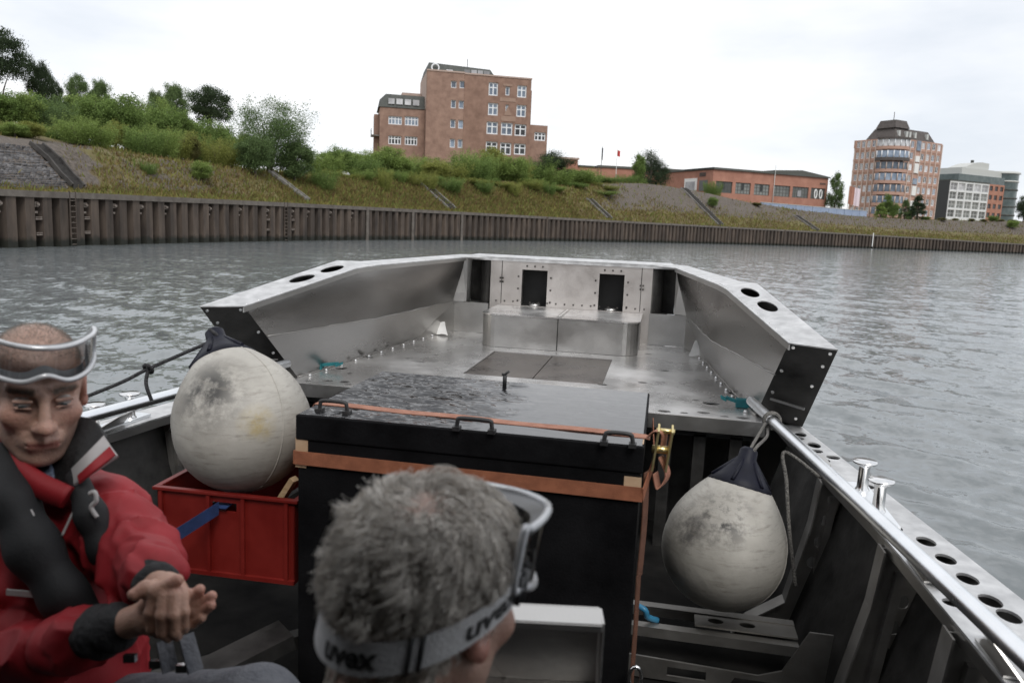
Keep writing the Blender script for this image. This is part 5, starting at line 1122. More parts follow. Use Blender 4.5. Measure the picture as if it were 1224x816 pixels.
p = onz(603, 462, ZT); l = MB(); l.cyl(p, p + (0, 0, .045), .008, 10); l.tube([p + (-.012, 0, .047), p + (0, 0, .048), p + (.016, -.004, .062)], .005, 8); l.build('lid_latch', M['rubber'], bx)
for q in (((X0-.0015, ZT-.145), (X0+.04, ZT-.075)), ((X1-.052, ZT-.16), (X1-.002, ZT-.092))):
    t = MB(); t.box((q[0][0], Y0-.0005 + .004, q[0][1]), (q[1][0], Y0+.0045, q[1][1])); t.build('tape_patch', M['tape'], bx)
t = MB(); t.box((X0-.0015, Y0+.0025, ZT-.17), (X0+.035, Y0+.0048, ZT-.148)); t.build('tape_patch', M['tape'], bx)
t = MB(); t.box((X1-.055, Y0+.03, ZT+.0005), (X1-.003, Y0+.085, ZT+.0012)); t.build('tape_patch', M['tape'], bx)
# ---- straps round the box
st1 = empty('lashing_strap', ((X0+X1)/2, 2.36, ZT), 'faded brown lashing strap across the wet lid behind the handles', 'strap')
b = MB(); ya, yb_ = 2.335, 2.29
V = []
for k in range(25):
    f = k/24; x = X0 + (X1-X0)*f; y = ya + (yb_-ya)*f; z = ZT + .0025 + .0015*math.sin(f*17); V += [(x, y, z), (x, y+.045, z)]
V = [(X0-.004, ya, ZT-.5), (X0-.004, ya+.045, ZT-.5), (X0-.004, ya, ZT-.004), (X0-.004, ya+.045, ZT-.004)] + V + [(X1+.012, yb_, ZT-.002), (X1+.012, yb_+.045, ZT-.002)]
V2 = [(x, y, z + .0025) if 4 <= i < len(V)-2 else (x + (-.002 if i < 4 else .002), y, z+.001) for i, (x, y, z) in enumerate(V)]; n_ = len(V)
b.add(V + V2, [(2*i, 2*i+1, 2*i+3, 2*i+2) for i in range(n_//2-1)] + [(n_+2*i, n_+2*i+2, n_+2*i+3, n_+2*i+1) for i in range(n_//2-1)] + [(2*i, 2*i+2, n_+2*i+2, n_+2*i) for i in range(n_//2-1)] + [(2*i+1, n_+2*i+1, n_+2*i+3, 2*i+3) for i in range(n_//2-1)])
b.build('webbing', M['strap_brown'], st1)
st2 = empty('ratchet_strap', ((X0+X1)/2, Y0, ZT-.13), 'orange ratchet strap around the front of the black box', 'strap')
b = MB(); z0 = ZT - .137
for (p, q, up) in (((X0-.004, Y0-.003, z0), (X1+.004, Y0-.003, z0-.004), None), ((X0-.0045, Y0-.004, z0), (X0-.0045, Y1+.01, z0), None), ((X1+.0045, Y0-.004, z0-.004), (X1+.03, Y0+.16, z0+.05), None), ((X1+.03, Y0+.16, z0+.05), (X1+.02, Y1, z0+.02), None)):
    b.bar(p, q, .003, .043)
b.build('webbing', M['strap_orange'], st2)
# ratchet buckle and bunched loose ends at the right hand corner
rp = np.array((X1+.035, Y0+.10, ZT-.03)); rt = MB(); rt.obox(rp + (-.012, -.03, -.06), (.006, 0, 0), (0, .055, .01), (.012, .01, .12)); rt.obox(rp + (.028, -.03, -.06), (.006, 0, 0), (0, .055, .01), (.012, .01, .12)); rt.cyl(rp + (-.014, .0, .0), rp + (.04, .0, .0), .012, 10); rt.cyl(rp + (-.004, .01, .055), rp + (.05, .01, .055), .008, 10); rt.build('ratchet_buckle', mat('yellow_zinc', (.62, .5, .22), (.75, .65, .36), .3, .9, 15.), st2)
def loose(paths, m):
    lo = MB()
    for path, w in paths:
        pts = bez(path, 6); side = np.array((.35, .9, 0)); side /= np.linalg.norm(side)
        for p, q in zip(pts[:-1], pts[1:]): lo.obox(p - side*w/2, side*w, q - p, np.cross(side, q-p)/np.linalg.norm(q-p)*.003)
    lo.build('loose_webbing', m, st2)
loose([([(X1+.01, Y0+.11, ZT+.006), (X1+.03, Y0+.10, ZT+.03), (X1+.055, Y0+.11, ZT+.018), (X1+.055, Y0+.12, ZT-.03)], .045), ([(X1+.05, Y0+.1, ZT-.05), (X1+.075, Y0+.11, ZT-.11), (X1+.05, Y0+.1, ZT-.15), (X1+.035, Y0+.09, ZT-.1)], .04)], M['strap_brown'])
loose([([(X1+.012, Y0+.06, ZT-.09), (X1+.016, Y0+.07, ZT-.26), (X1+.012, Y0+.06, ZT-.42)], .04), ([(X1+.010, Y0+.03, ZT-.4), (X1+.012, Y0+.03, ZT-.6), (X1+.010, Y0+.03, ZT-.85)], .03)], M['strap_dark'])
sh = MB(); q = np.array((X1+.02, Y0-.02, .78)); sh.tube([q + (.018*math.cos(t), 0, .035*math.sin(t)) for t in np.linspace(0, 6.283, 17)], .006, 8, False); sh.tube([q + (0, .018*math.cos(t), -.062 + .03*math.sin(t)) for t in np.linspace(0, 6.283, 17)], .006, 8, False); sh.thing('steel_shackle', M['chrome'], 'bright steel chain links hanging at the lower right corner of the black box', 'shackle')
bh_ = onz(768, 733, .62); h = MB(); h.tube(bez([bh_ + (-.02, 0, .03), bh_ + (.01, -.01, .02), bh_ + (.02, 0, -.01), bh_ + (.06, .02, -.03)], 5), .012, 8); h.thing('blue_hook', mat('light_blue_plastic', (.03, .18, .34), (.05, .25, .42), .4), 'small light blue hook on the floor frame beside the box', 'hook')

# ---- round white buoy fenders
def fender_material(name, seed):
    m = mat(name, (.30, .285, .255), (.46, .44, .40), .55, 0., 3.2, 9, bump=.12, bscale=26); nt = m.node_tree; b = nt.nodes['Principled BSDF']; tc = N(nt, 'ShaderNodeTexCoord')
    src = b.inputs['Base Color'].links[0].from_socket
    def patch(src, ctr, rad, col, sc_, lo, hi):
        vm = N(nt, 'ShaderNodeVectorMath', operation='DISTANCE'); vm.inputs[1].default_value = ctr; nt.links.new(tc.outputs['Object'], vm.inputs[0])
        mr = N(nt, 'ShaderNodeMapRange'); mr.inputs[1].default_value = rad; mr.inputs[2].default_value = rad*.25; nt.links.new(vm.outputs['Value'], mr.inputs[0])
        nz = N(nt, 'ShaderNodeTexNoise'); nz.inputs['Scale'].default_value = sc_; nz.inputs['Detail'].default_value = 10; nz.inputs['Roughness'].default_value = .72; nt.links.new(tc.outputs['Object'], nz.inputs[0])
        m2 = N(nt, 'ShaderNodeMapRange'); m2.inputs[1].default_value = lo; m2.inputs[2].default_value = hi; nt.links.new(nz.outputs[0], m2.inputs[0])
        mu = N(nt, 'ShaderNodeMath', operation='MULTIPLY'); nt.links.new(mr.outputs[0], mu.inputs[0]); nt.links.new(m2.outputs[0], mu.inputs[1])
        mx = N(nt, 'ShaderNodeMix', data_type='RGBA'); nt.links.new(mu.outputs[0], mx.inputs[0]); nt.links.new(src, mx.inputs[6]); mx.inputs[7].default_value = (*col, 1); return mx.outputs[2]
    for a in seed: src = patch(src, *a)
    # fine scratches all over
    mp = N(nt, 'ShaderNodeMapping'); mp.inputs['Scale'].default_value = (4, 4, 26); mp.inputs['Rotation'].default_value = (.5, .3, 0); nz = N(nt, 'ShaderNodeTexNoise'); nz.inputs['Scale'].default_value = 2.6; nz.inputs['Detail'].default_value = 10; nz.inputs['Roughness'].default_value = .75
    nt.links.new(tc.outputs['Object'], mp.inputs[0]); nt.links.new(mp.outputs[0], nz.inputs[0]); m2 = N(nt, 'ShaderNodeMapRange'); m2.inputs[1].default_value = .52; m2.inputs[2].default_value = .68; m2.inputs[4].default_value = .75; nt.links.new(nz.outputs[0], m2.inputs[0])
    mx = N(nt, 'ShaderNodeMix', data_type='RGBA'); nt.links.new(m2.outputs[0], mx.inputs[0]); nt.links.new(src, mx.inputs[6]); mx.inputs[7].default_value = (.20, .185, .16, 1); nt.links.new(mx.outputs[2], b.inputs['Base Color'])
    return m
def fender(c, axis, R, top, label, fm, rope_pts, rope_label, rope_m, flat=1.0):
    c = np.array(c, float); ax = unit(axis); e = empty('buoy_fender', c, label, 'fender')
    prof = [(-R, .002)] + [(-R*math.cos(t), R*math.sin(t)) for t in np.linspace(.12, 1.75, 22)]
    h0, r0 = prof[-1]; L = top - h0
    for t in np.linspace(.1, 1, 9): prof.append((h0 + (top*.70 - h0)*t, r0*(1 - .49*t**1.7)))
    hs, rs = prof[-1]; b = MB(); b.lathe(c, ax, prof, 48); bo = b.build('fender_ball', fm, e)
    u0_ = unit(np.cross(ax, (.3, 1, .1))); sm_ = MB(); sm_.tube([c + ax*h + u0_*(r + .0004) for h, r in prof], .0022, 6); sm_.tube([c + ax*h - u0_*(r + .0004) for h, r in prof], .0022, 6); sm_.build('mould_seam', fm, bo)
    nb = MB(); nb.lathe(c, ax, [(hs-.012, rs+.004), (hs+.0, rs+.006), (hs+(top-hs)*.3, rs*.80), (hs+(top-hs)*.7, rs*.50), (top, .036), (top+.03, .034), (top+.042, .022), (top+.042, 0)], 24)
    for k in range(6):
        a = 2*math.pi*k/6; u_ = unit(np.cross(ax, (0, 1, .3))); v_ = np.cross(ax, u_); d = u_*math.cos(a) + v_*math.sin(a); nb.tube([c + ax*(hs+.01) + d*(rs-.002), c + ax*(top-.01) + d*.034], .008, 6)
    nb.build('fender_neck', M['navy_rubber'], e)
    rb = MB()
    for q in rope_pts(c + ax*top, ax): rb.tube(bez(q, 8), .0065, 8)
    rb.thing('fender_rope', rope_m, rope_label, 'rope')
    return c + ax*top
fmL = fender_material('stained_white_vinyl', [((-.03, -.17, .15), .17, (.05, .048, .045), 9, .40, .56), ((.15, -.17, .06), .075, (.36, .27, .09), 9, .42, .66), ((-.2, -.1, .0), .2, (.22, .2, .18), 6, .45, .7)])
fmR = fender_material('scuffed_white_vinyl', [((-.03, -.16, .19), .15, (.04, .038, .036), 12, .46, .58), ((-.14, -.14, .12), .13, (.10, .095, .09), 11, .46, .62)])
def ropeL(t, ax):
    k = railpt(-1, 2.12) + (0, 0, .028); m1 = k*.48 + t*.52 + (0, 0, -.012)
    kn = t*.68 + k*.32 + (0, 0, -.004)
    loops = [[t + (0, 0, -.0), t + (.02, -.03, .02), t + (-.02, -.01, .035), t + (-.03, .02, .01), t], [t, kn, m1, k], [kn, kn + (.004, -.02, -.05), kn + (.02, -.015, -.11)]]
    loops += [[kn + (.014*math.cos(a), -.012*math.sin(a), .016*math.sin(a)) for a in np.linspace(0, 6.28, 7)]]
    for dy in (-.018, 0, .018): loops.append([railpt(-1, 2.12+dy) + (.034*math.cos(a), 0, .034*math.sin(a)) for a in np.linspace(0, 6.28, 10)])
    loops += [[k + (0, -.01, 0), k + (.03, -.02, -.02), k + (.035, -.02, -.10), k + (.03, -.02, -.22)], [k, k + (-.03, .03, .03), k + (-.035, .0, .01), k + (0, 0, 0)]]
    return loops
fender(at(291, 508, 2.72), (-.52, .40, .75), .232, .36, 'larger stained white round fender resting in the red crate', fmL, ropeL, 'dark rope tied from the left fender to the port handrail', M['rope_dark'])
def ropeR(t, ax):
    k = railpt(1, 3.42); loops = [[t, t + (.015, .02, .04), k*.5 + t*.5 + (-.01, 0, .01), k + (-.03, -.02, -.01)], [t + (.01, 0, 0), t + (.03, .0, .045), k*.55 + t*.45 + (.02, 0, .0), k + (-.02, -.03, -.03)]]
    for dy in (-.01, .008): loops.append([k + (.034*math.cos(a), dy, .034*math.sin(a)) for a in np.linspace(0, 6.28, 10)])
    loops.append([t + (.016*math.cos(a), .02*math.sin(a), .01*math.sin(a)) for a in np.linspace(0, 6.28, 8)])
    loops.append([t + (.0, -.02, .0), t + (.02, -.03, -.02), t + (.03, -.03, -.07)])
    return loops
fender(at(864, 655, 3.0), (.20, .28, .94), .232, .36, 'scuffed white round fender hanging from the starboard handrail', fmR, ropeR, 'light rope tying the right fender to the starboard handrail', M['rope'])
rr2 = MB(); q0 = np.array((hx(1, hin(3.05)-.01), 3.05, ZG-.02)); pa = [onz(938, 538, 1.13), onz(943, 560, 1.08), onz(942, 620, .95), onz(948, 680, .82), onz(952, 706, .78)]
pa = [np.array((.58 + .012*i, 3.16 - .03*i, 1.13 - .1*i)) for i in range(5)]; pa = [at(938, 540, 3.2), at(940, 575, 3.14), at(944, 640, 3.06), at(951, 700, 3.0)]
rr2.tube(bez([np.array((hx(1, hin(3.2)), 3.2, ZG-.03))] + pa, 8), .0075, 8); rr2.thing('loose_rope', M['rope'], 'grey rope hanging straight down beside the right fender', 'rope')

# ---- red crate under the left fender
cz1 = 1.17; pL, pR = onz(188, 580, cz1), onz(353, 597, cz1); ux = unit((pR-pL)*(1, 1, 0)); Lc = float(np.linalg.norm((pR-pL)[:2])); uy = np.array((-ux[1], ux[0], 0)); Dc, Hc = .36, .295; o0 = np.array((pL[0], pL[1], cz1-Hc))
cr = empty('red_crate', o0 + ux*Lc/2 + uy*Dc/2, 'open red plastic crate with a slot handle between person and black box', 'crate')
def cb_(mb, a, b): return mb.obox(o0 + ux*a[0] + uy*a[1] + np.array((0, 0, a[2])), ux*(b[0]-a[0]), uy*(b[1]-a[1]), (0, 0, b[2]-a[2]))
w = MB(); w.plate(o0, ux, (0, 0, 1), [(0, 0), (Lc, 0), (Lc, Hc-.012), (0, Hc-.012)], [[(Lc*.40, Hc-.065), (Lc*.58, Hc-.065), (Lc*.58, Hc-.035), (Lc*.40, Hc-.035)]], .006); w.build('crate_front', M['red_plastic'], cr)
for nm, a, b_ in (('crate_side', (0, .0, 0), (.006, Dc, Hc-.012)), ('crate_side', (Lc-.006, .0, 0), (Lc, Dc, Hc-.012)), ('crate_back', (.006, Dc-.006, 0), (Lc-.006, Dc, Hc-.012)), ('crate_bottom', (.006, .006, .004), (Lc-.006, Dc-.006, .012))):
    w = MB(); cb_(w, a, b_); w.build(nm, M['red_plastic'], cr)
w = MB()
for a, b_ in (((-.012, -.012, Hc-.011), (Lc+.012, .008, Hc)), ((-.012, Dc-.008, Hc-.011), (Lc+.012, Dc+.012, Hc)), ((-.012, .009, Hc-.011), (.008, Dc-.009, Hc)), ((Lc-.008, .009, Hc-.011), (Lc+.012, Dc-.009, Hc))): cb_(w, a, b_)
w.build('crate_rim', M['red_plastic'], cr, bevel=.002)
for f in (.02, .37, .62, .93):
    w = MB(); cb_(w, (Lc*f, -.011, .006), (Lc*f+.012, -.0005, Hc-.014)); w.build('crate_rib', M['red_plastic'], cr)
w = MB(); cb_(w, (0, -.012, .0), (Lc, -.0005, .014)); w.build('crate_rib', M['red_plastic'], cr)
w = MB(); h0 = o0 + ux*Lc*.47 + np.array((0, 0, Hc-.05)); e1 = at(207, 642, 2.45)
w.bar(h0 + uy*.05, h0 - uy*.016, .05, .003, up=(0, 0, 1)); w.obox(h0 - uy*.016 + (0, 0, -.022), (e1 - h0), ux*.001 + uy*-.003, (0, 0, .045)); w.thing('blue_strap', M['blue_strap'], 'dark blue strap hanging out of the red crate handle slot', 'strap')
w = MB(); w.bar(at(334, 600, 2.66), at(352, 572, 2.62), .03, .02); w.thing('wood_offcut', M['wood'], 'pale wood offcut sticking up at the right corner of the red crate', 'wood')
w = MB(); [w.bar(o0 + ux*Lc*a + uy*.1 + (0, 0, .17), o0 + ux*Lc*b2 + uy*.2 + (0, 0, .26), .03, .03) for a, b2 in ((.2, .45), (.55, .3), (.62, .9))]; w.thing('crate_tools', M['rubber'], 'dark tools lying in the red crate under the fender', 'tools')
# ---- clamps, straps and film on the fore deck
def teal_clamp(px, py, label, knob=True, sgn=1, tail=.10):
    p = onz(px, py, ZD+.003); e = empty('ratchet_clamp', p, label, 'clamp'); b = MB(); b.obox(p + (-.06, -.02, 0), (.12, 0, 0), (0, .05, 0), (0, 0, .045)); b.obox(p + (sgn*.061, -.012, .022), (sgn*tail, .02, .01), (0, .03, 0), (0, 0, .018)); b.obox(p + (sgn*(.06+tail), -.02, .026), (sgn*.03, .006, .012), (0, .045, 0), (0, 0, .016)); b.build('webbing', M['teal'], e, bevel=.004)
    if knob: k = MB(); k.lathe(p + (-.035, .01, .046), (0, 0, 1), [(0, .045), (.035, .045), (.042, .035), (.042, 0)], 16); k.build('clamp_knob', M['rubber'], e)
teal_clamp(374, 441, 'teal ratchet strap with black knob at the left edge of the fore deck', True, 1, .09)
teal_clamp(893, 487, 'teal strap end beside the starboard handrail on the fore deck', False, -1, .05)
def film(p, label, tilt, w=.16, h=.12):
    p = np.array(p, float); b = MB(); V = []
    for i in range(6):
        for j in range(6):
            u, v = i/5-.5, j/5; V.append(p + np.array((u*w*(1-.25*v) + .03*v*tilt, v*.05 + .02*max(0, v-.5) + u*.05*tilt, v*h + .006*math.sin(u*7 + v*5) + .02*u*v + .007)))
    b.add(V, [(6*i+j, 6*i+j+1, 6*i+j+7, 6*i+j+6) for i in range(5) for j in range(5)], True); b.add([q + np.array((0, .005, 0)) for q in V], [(6*i+j, 6*i+j+6, 6*i+j+7, 6*i+j+1) for i in range(5) for j in range(5)], True); b.thing('plastic_film', M['paper'], label, 'film')
film((hx(-1, .985), 5.98, ZD+.004), 'crumpled white film leaning against the left wing', -1, .15, .085); film((hx(1, 1.01), 5.80, ZD+.004), 'crumpled white film leaning against the right wing', 1, .085, .115)

# ================================================================ PEOPLE
class SDF:
    """small signed distance volume: soft unions of capsules and ellipsoids, meshed as one continuous skin"""
    def __init__(s, lo, hi, h):
        s.lo = np.array(lo, float); s.h = h; s.n = np.ceil((np.array(hi, float) - s.lo)/h).astype(int) + 1
        s.d = np.full(s.n, 1.0, np.float32); s.ax = [s.lo[i] + h*np.arange(s.n[i]) for i in range(3)]
    def _blk(s, lo, hi):
        a = np.clip(np.floor((np.array(lo) - s.lo)/s.h).astype(int), 0, s.n); b = np.clip(np.ceil((np.array(hi) - s.lo)/s.h).astype(int) + 1, 0, s.n)
        if np.any(b <= a): return None, None
        sl = tuple(slice(i, j) for i, j in zip(a, b)); P = np.stack(np.meshgrid(*[s.ax[i][sl[i]] for i in range(3)], indexing='ij'), -1); return sl, P
    def _mix(s, sl, d, k, neg=False):
        o = s.d[sl]
        if neg: d = -d; h = np.clip(.5 - .5*(o - d)/k, 0, 1); s.d[sl] = o*(1-h) + d*h + k*h*(1-h)
        else: h = np.clip(.5 + .5*(o - d)/k, 0, 1); s.d[sl] = o*(1-h) + d*h - k*h*(1-h)
    def cap(s, a, b, r0, r1=None, k=.02, neg=False):
        a, b = np.asarray(a, float), np.asarray(b, float); r1 = r0 if r1 is None else r1; m = max(r0, r1) + k*2 + .02
        sl, P = s._blk(np.minimum(a, b) - m, np.maximum(a, b) + m)
        if sl is None: return s
        ab = b - a; t = np.clip(((P - a) @ ab)/max(1e-9, ab @ ab), 0, 1); d = np.linalg.norm(P - a - t[..., None]*ab, axis=-1) - (r0 + (r1-r0)*t); s._mix(sl, d, k, neg); return s
    def ell(s, c, r, Rm=None, k=.02, neg=False):
        c, r = np.asarray(c, float), np.asarray(r, float); m = r.max() + k*2 + .02; sl, P = s._blk(c - m, c + m)
        if sl is None: return s
        q = P - c
        if Rm is not None: q = q @ Rm
        k0 = np.linalg.norm(q/r, axis=-1); k1 = np.linalg.norm(q/(r*r), axis=-1) + 1e-9; s._mix(sl, k0*(k0-1)/k1, k, neg); return s
    def chain(s, pts, rad, k=.02):
        for i in range(len(pts)-1): s.cap(pts[i], pts[i+1], rad[i], rad[i+1], k)
        return s
    def warp(s, fn):
        P = np.stack(np.meshgrid(*s.ax, indexing='ij'), -1); near = np.abs(s.d) < .05; s.d[near] += fn(P[near]).astype(np.float32); return s
    def mesh(s):
        d = s.d; ins = d < 0; n = s.n
        c = [(i, j, k) for i in (0, 1) for j in (0, 1) for k in (0, 1)]
        def cor(A, o): return A[o[0]:n[0]-1+o[0], o[1]:n[1]-1+o[1], o[2]:n[2]-1+o[2]]
        cnt = sum(cor(ins, o).astype(np.int8) for o in c); act = (cnt > 0) & (cnt < 8); I = np.argwhere(act); vid = np.full(act.shape, -1, np.int64); vid[act] = np.arange(len(I))
        D = np.stack([d[I[:, 0]+o[0], I[:, 1]+o[1], I[:, 2]+o[2]] for o in c], 1); acc = np.zeros((len(I), 3)); num = np.zeros(len(I))
        for a in range(8):
            for b in range(a+1, 8):
                if sum(x != y for x, y in zip(c[a], c[b])) != 1: continue
                da, db = D[:, a], D[:, b]; m = (da < 0) != (db < 0); t = np.where(m, da/np.where(m, da - db, 1), 0)
                acc[m] += (np.array(c[a]) + t[:, None]*(np.array(c[b]) - np.array(c[a])))[m]; num[m] += 1
        V = s.lo + s.h*(I + acc/num[:, None]); Fs = []
        for ax in range(3):
            u, v = [(1, 2), (2, 0), (0, 1)][ax]; o = [slice(None)]*3; o2 = [slice(None)]*3; o[ax] = slice(0, -1); o2[ax] = slice(1, None)
            e0, e1 = ins[tuple(o)], ins[tuple(o2)]; E = np.argwhere(e0 != e1); flip = e1[tuple(E.T)]
            ok = (E[:, u] > 0) & (E[:, v] > 0) & (E[:, u] < n[u]-1) & (E[:, v] < n[v]-1); E, flip = E[ok], flip[ok]
            q = []
            for du, dv in ((1, 1), (0, 1), (0, 0), (1, 0)):
                X = E.copy(); X[:, u] -= du; X[:, v] -= dv; q.append(vid[tuple(X.T)])
            Q = np.stack(q, 1); Q[flip] = Q[flip][:, ::-1]; Fs.append(Q)
        return V, np.concatenate(Fs)
def nnoise(P, f, seed=0):
    r = np.random.default_rng(seed); out = np.zeros(len(P))
    for k in range(7):
        w = r.normal(0, 1, 3)*f*(1 + .35*k); out += np.sin(P @ w + r.uniform(0, 6.28) + 1.3*np.sin(P @ r.normal(0, 1, 3)*f*.7))/(1 + .4*k)
    return out/3.2
def frame(fwd, up):
    f = unit(fwd); r = unit(np.cross(f, up)); u = np.cross(r, f); return np.stack([r, f, u], 1)      # columns: right, forward, up
def skin_mat(name, hairy=False):
    m = bpy.data.materials.new(name); m.use_nodes = True; nt = m.node_tree; b = nt.nodes['Principled BSDF']; a = N(nt, 'ShaderNodeAttribute', attribute_name='tint')
    tc = N(nt, 'ShaderNodeTexCoord'); nz = N(nt, 'ShaderNodeTexNoise'); nz.inputs['Scale'].default_value = 60; nz.inputs['Detail'].default_value = 6; nt.links.new(tc.outputs['Object'], nz.inputs[0])
    mr = N(nt, 'ShaderNodeMapRange'); mr.inputs[3].default_value = .82; mr.inputs[4].default_value = 1.18; nt.links.new(nz.outputs[0], mr.inputs[0]); h = N(nt, 'ShaderNodeHueSaturation'); nt.links.new(mr.outputs[0], h.inputs['Value']); nt.links.new(a.outputs['Color'], h.inputs['Color'])
    nt.links.new(h.outputs[0], b.inputs['Base Color']); b.inputs['Roughness'].default_value = .48; b.inputs['Subsurface Weight'].default_value = .12; b.inputs['Subsurface Radius'].default_value = (.02, .008, .004); b.inputs['Subsurface Scale'].default_value = .3
    n2 = N(nt, 'ShaderNodeTexNoise'); n2.inputs['Scale'].default_value = 260; nt.links.new(tc.outputs['Object'], n2.inputs[0]); bp = N(nt, 'ShaderNodeBump'); bp.inputs['Strength'].default_value = .5; bp.inputs['Distance'].default_value = .003; nt.links.new(n2.outputs[0], bp.inputs['Height']); nt.links.new(bp.outputs[0], b.inputs['Normal'])
    return m
M['skin'] = skin_mat('weathered_skin')
def head_sdf(S, c, Rm, nose=1.0):
    """head in its own frame: x to the person's right, y out of the face, z up"""
    T = lambda *q: np.asarray(c) + Rm @ np.array(q, float)
    E = lambda q, r, k=.02, neg=False: S.ell(T(*q), r, Rm, k, neg)
    K = lambda a, b, r0, r1=None, k=.015, neg=False: S.cap(T(*a), T(*b), r0, r1, k, neg)
    E((0, -.018, .035), (.076, .098, .082)); E((0, .030, -.030), (.062, .064, .082), .03)
    K((-.054, .0, -.05), (-.022, .066, -.096), .017, .015, .03); K((.054, .0, -.05), (.022, .066, -.096), .017, .015, .03); E((0, .078, -.100), (.022, .017, .016), None or .02)
    for sx in (-1, 1):
        E((sx*.043, .066, -.018), (.022, .018, .020), .02); K((sx*.050, .070, .036), (sx*.014, .0885, .031), .008, .009, .018)
        E((sx*.0315, .098, .012), (.018, .014, .0115), .014, True); E((sx*.031, .075, .011), (.0125, .0125, .0120), .004)
        K((sx*.044, .086, .0045), (sx*.020, .092, .0035), .0026, .0026, .004); K((sx*.045, .087, .0172), (sx*.020, .0935, .0172), .0034, .0034, .005)
        E((sx*.0125, .103, -.031), (.0085, .011, .008), .008); E((sx*.007, .110, -.038), (.0036, .005, .003), .003, True)
        K((sx*.026, .090, -.040), (sx*.034, .078, -.062), .0030, .0026, .008, True)
        E((sx*.079, -.012, .0), (.009, .020, .033), .008); E((sx*.086, -.006, .003), (.006, .012, .021), .006, True); E((sx*.079, -.001, -.028), (.006, .010, .010), .008)
    K((0, .094, .022), (0, .112, -.022), .0085, .0105, .010); E((0, .116*1.0, -.028), (.0125, .0125, .0115), .010)
    E((0, .082, -.062), (.032, .018, .022), .02); K((-.022, .094, -.0605), (0, .1015, -.0575), .0050, .0056, .006); K((.022, .094, -.0605), (0, .1015, -.0575), .0050, .0056, .006); K((-.019, .093, -.0705), (.019, .093, -.0705), .0062, .0062, .006); K((-.025, .094, -.0655), (.025, .094, -.0655), .0022, .0022, .003, True)
    return T
def head_tint(V, c, Rm, shaved):
    q = (V - c) @ Rm; x, y, z = q.T; n = len(V); col = np.tile(np.array((.45, .285, .225)), (n, 1))
    def blend(w, t): col[:] = col*(1-w[:, None]) + np.array(t)*w[:, None]
    g = lambda cx, cy, cz, s: np.exp(-((np.abs(x)-cx)**2 + (y-cy)**2 + (z-cz)**2)/(s*s))
    blend(.55*g(.045, .07, -.02, .025), (.46, .19, .14)); blend(.6*g(0, .115, -.03, .016), (.47, .20, .15)); blend(.6*np.clip((np.abs(x)-.072)/.012, 0, 1)*(z < .05), (.48, .18, .14))
    blend(.5*np.clip((.02 - np.abs(z+.075))/.02, 0, 1)*(y > .03)*(np.abs(x) < .06), (.30, .19, .15))
    blend(.8*np.exp(-((z+.0655)/.008)**2)*(y > .088)*(np.abs(x) < .026), (.34, .12, .10)); blend(.75*np.exp(-((z-.036)/.006)**2)*(y > .072)*(np.abs(x) > .014)*(np.abs(x) < .052), (.11, .075, .05))
    if not shaved: blend(.8*(z > .07), (.40, .29, .245))
    if shaved: blend(.55*np.clip((z - .055 + .25*np.clip(y-.02, 0, 1))/.02, 0, 1), (.26, .175, .14))
    return col
def body_object(parts, parent, tintfn, name='body'):
    Vs, Fs, b = [], [], 0
    for S in parts:
        V, Fq = S.mesh(); Vs.append(V); Fs.append(Fq + b); b += len(V)
    V = np.concatenate(Vs); Fq = np.concatenate(Fs); me = fast_mesh(name, V - wloc(parent), Fq, True)
    col = np.c_[tintfn(V), np.ones(len(V))].astype(np.float32); a = me.color_attributes.new('tint', 'FLOAT_COLOR', 'POINT'); a.data.foreach_set('color', col.ravel())
    return link(name, me, M['skin'], parent), V
def sdf_object(S, name, m, parent):
    V, Fq = S.mesh(); return link(name, fast_mesh(name, V - wloc(parent), Fq, True), m, parent)
def eyes(T, Rm, parent, look=(0, .9, -.45)):
    for sx in (-1, 1):
        c = T(sx*.031, .0775, .0105); d = Rm @ unit(look); V = []; b = MB(); b.lathe(c, d, [(-.0141*math.cos(t), .0141*math.sin(t)) for t in np.linspace(.5, 2.62, 12)], 16); e = b.build('eye', M['eye_white'], parent)
        b = MB(); b.lathe(c, d, [(.0115, .0078), (.0136, .0072), (.0145, .0)], 14); b.build('iris', M['iris'], e)
M['eye_white'] = mat('eye_white', (.34, .30, .28), (.40, .36, .34), .25); M['iris'] = mat('grey_iris', (.03, .04, .045), (.06, .075, .08), .15, 0., 200.)
M['jacket_red'] = mat('red_jacket_cloth', (.23, .006, .011), (.30, .009, .016), .65, 0., 9., 6, bump=.06, bscale=300); M['black_cloth'] = mat('black_cloth', (.008, .008, .009), (.018, .018, .02), .75, 0., 12., bump=.3, bscale=90)
M['vest'] = mat('black_vest_cover', (.006, .0065, .008), (.014, .015, .017), .75, 0., 10., bump=.08, bscale=200); M['grey_cloth'] = mat('grey_trouser_cloth', (.085, .09, .105), (.13, .135, .15), .85, 0., 30., bump=.3, bscale=150)
M['white_trim'] = mat('white_reflective_trim', (.36, .345, .345), (.46, .44, .44), .6); M['shirt'] = mat('blue_check_shirt', (.05, .07, .12), (.18, .22, .30), .8, 0., 120.)
M['goggle_frame'] = mat('silver_grey_frame', (.50, .51, .53), (.60, .61, .63), .25, .35, 20.); M['goggle_dark'] = mat('smoky_goggle_skirt', (.03, .032, .035), (.06, .062, .066), .35); M['strap_grey'] = mat('pale_grey_elastic', (.56, .56, .57), (.66, .66, .67), .75, 0., 60., bump=.3, bscale=400)
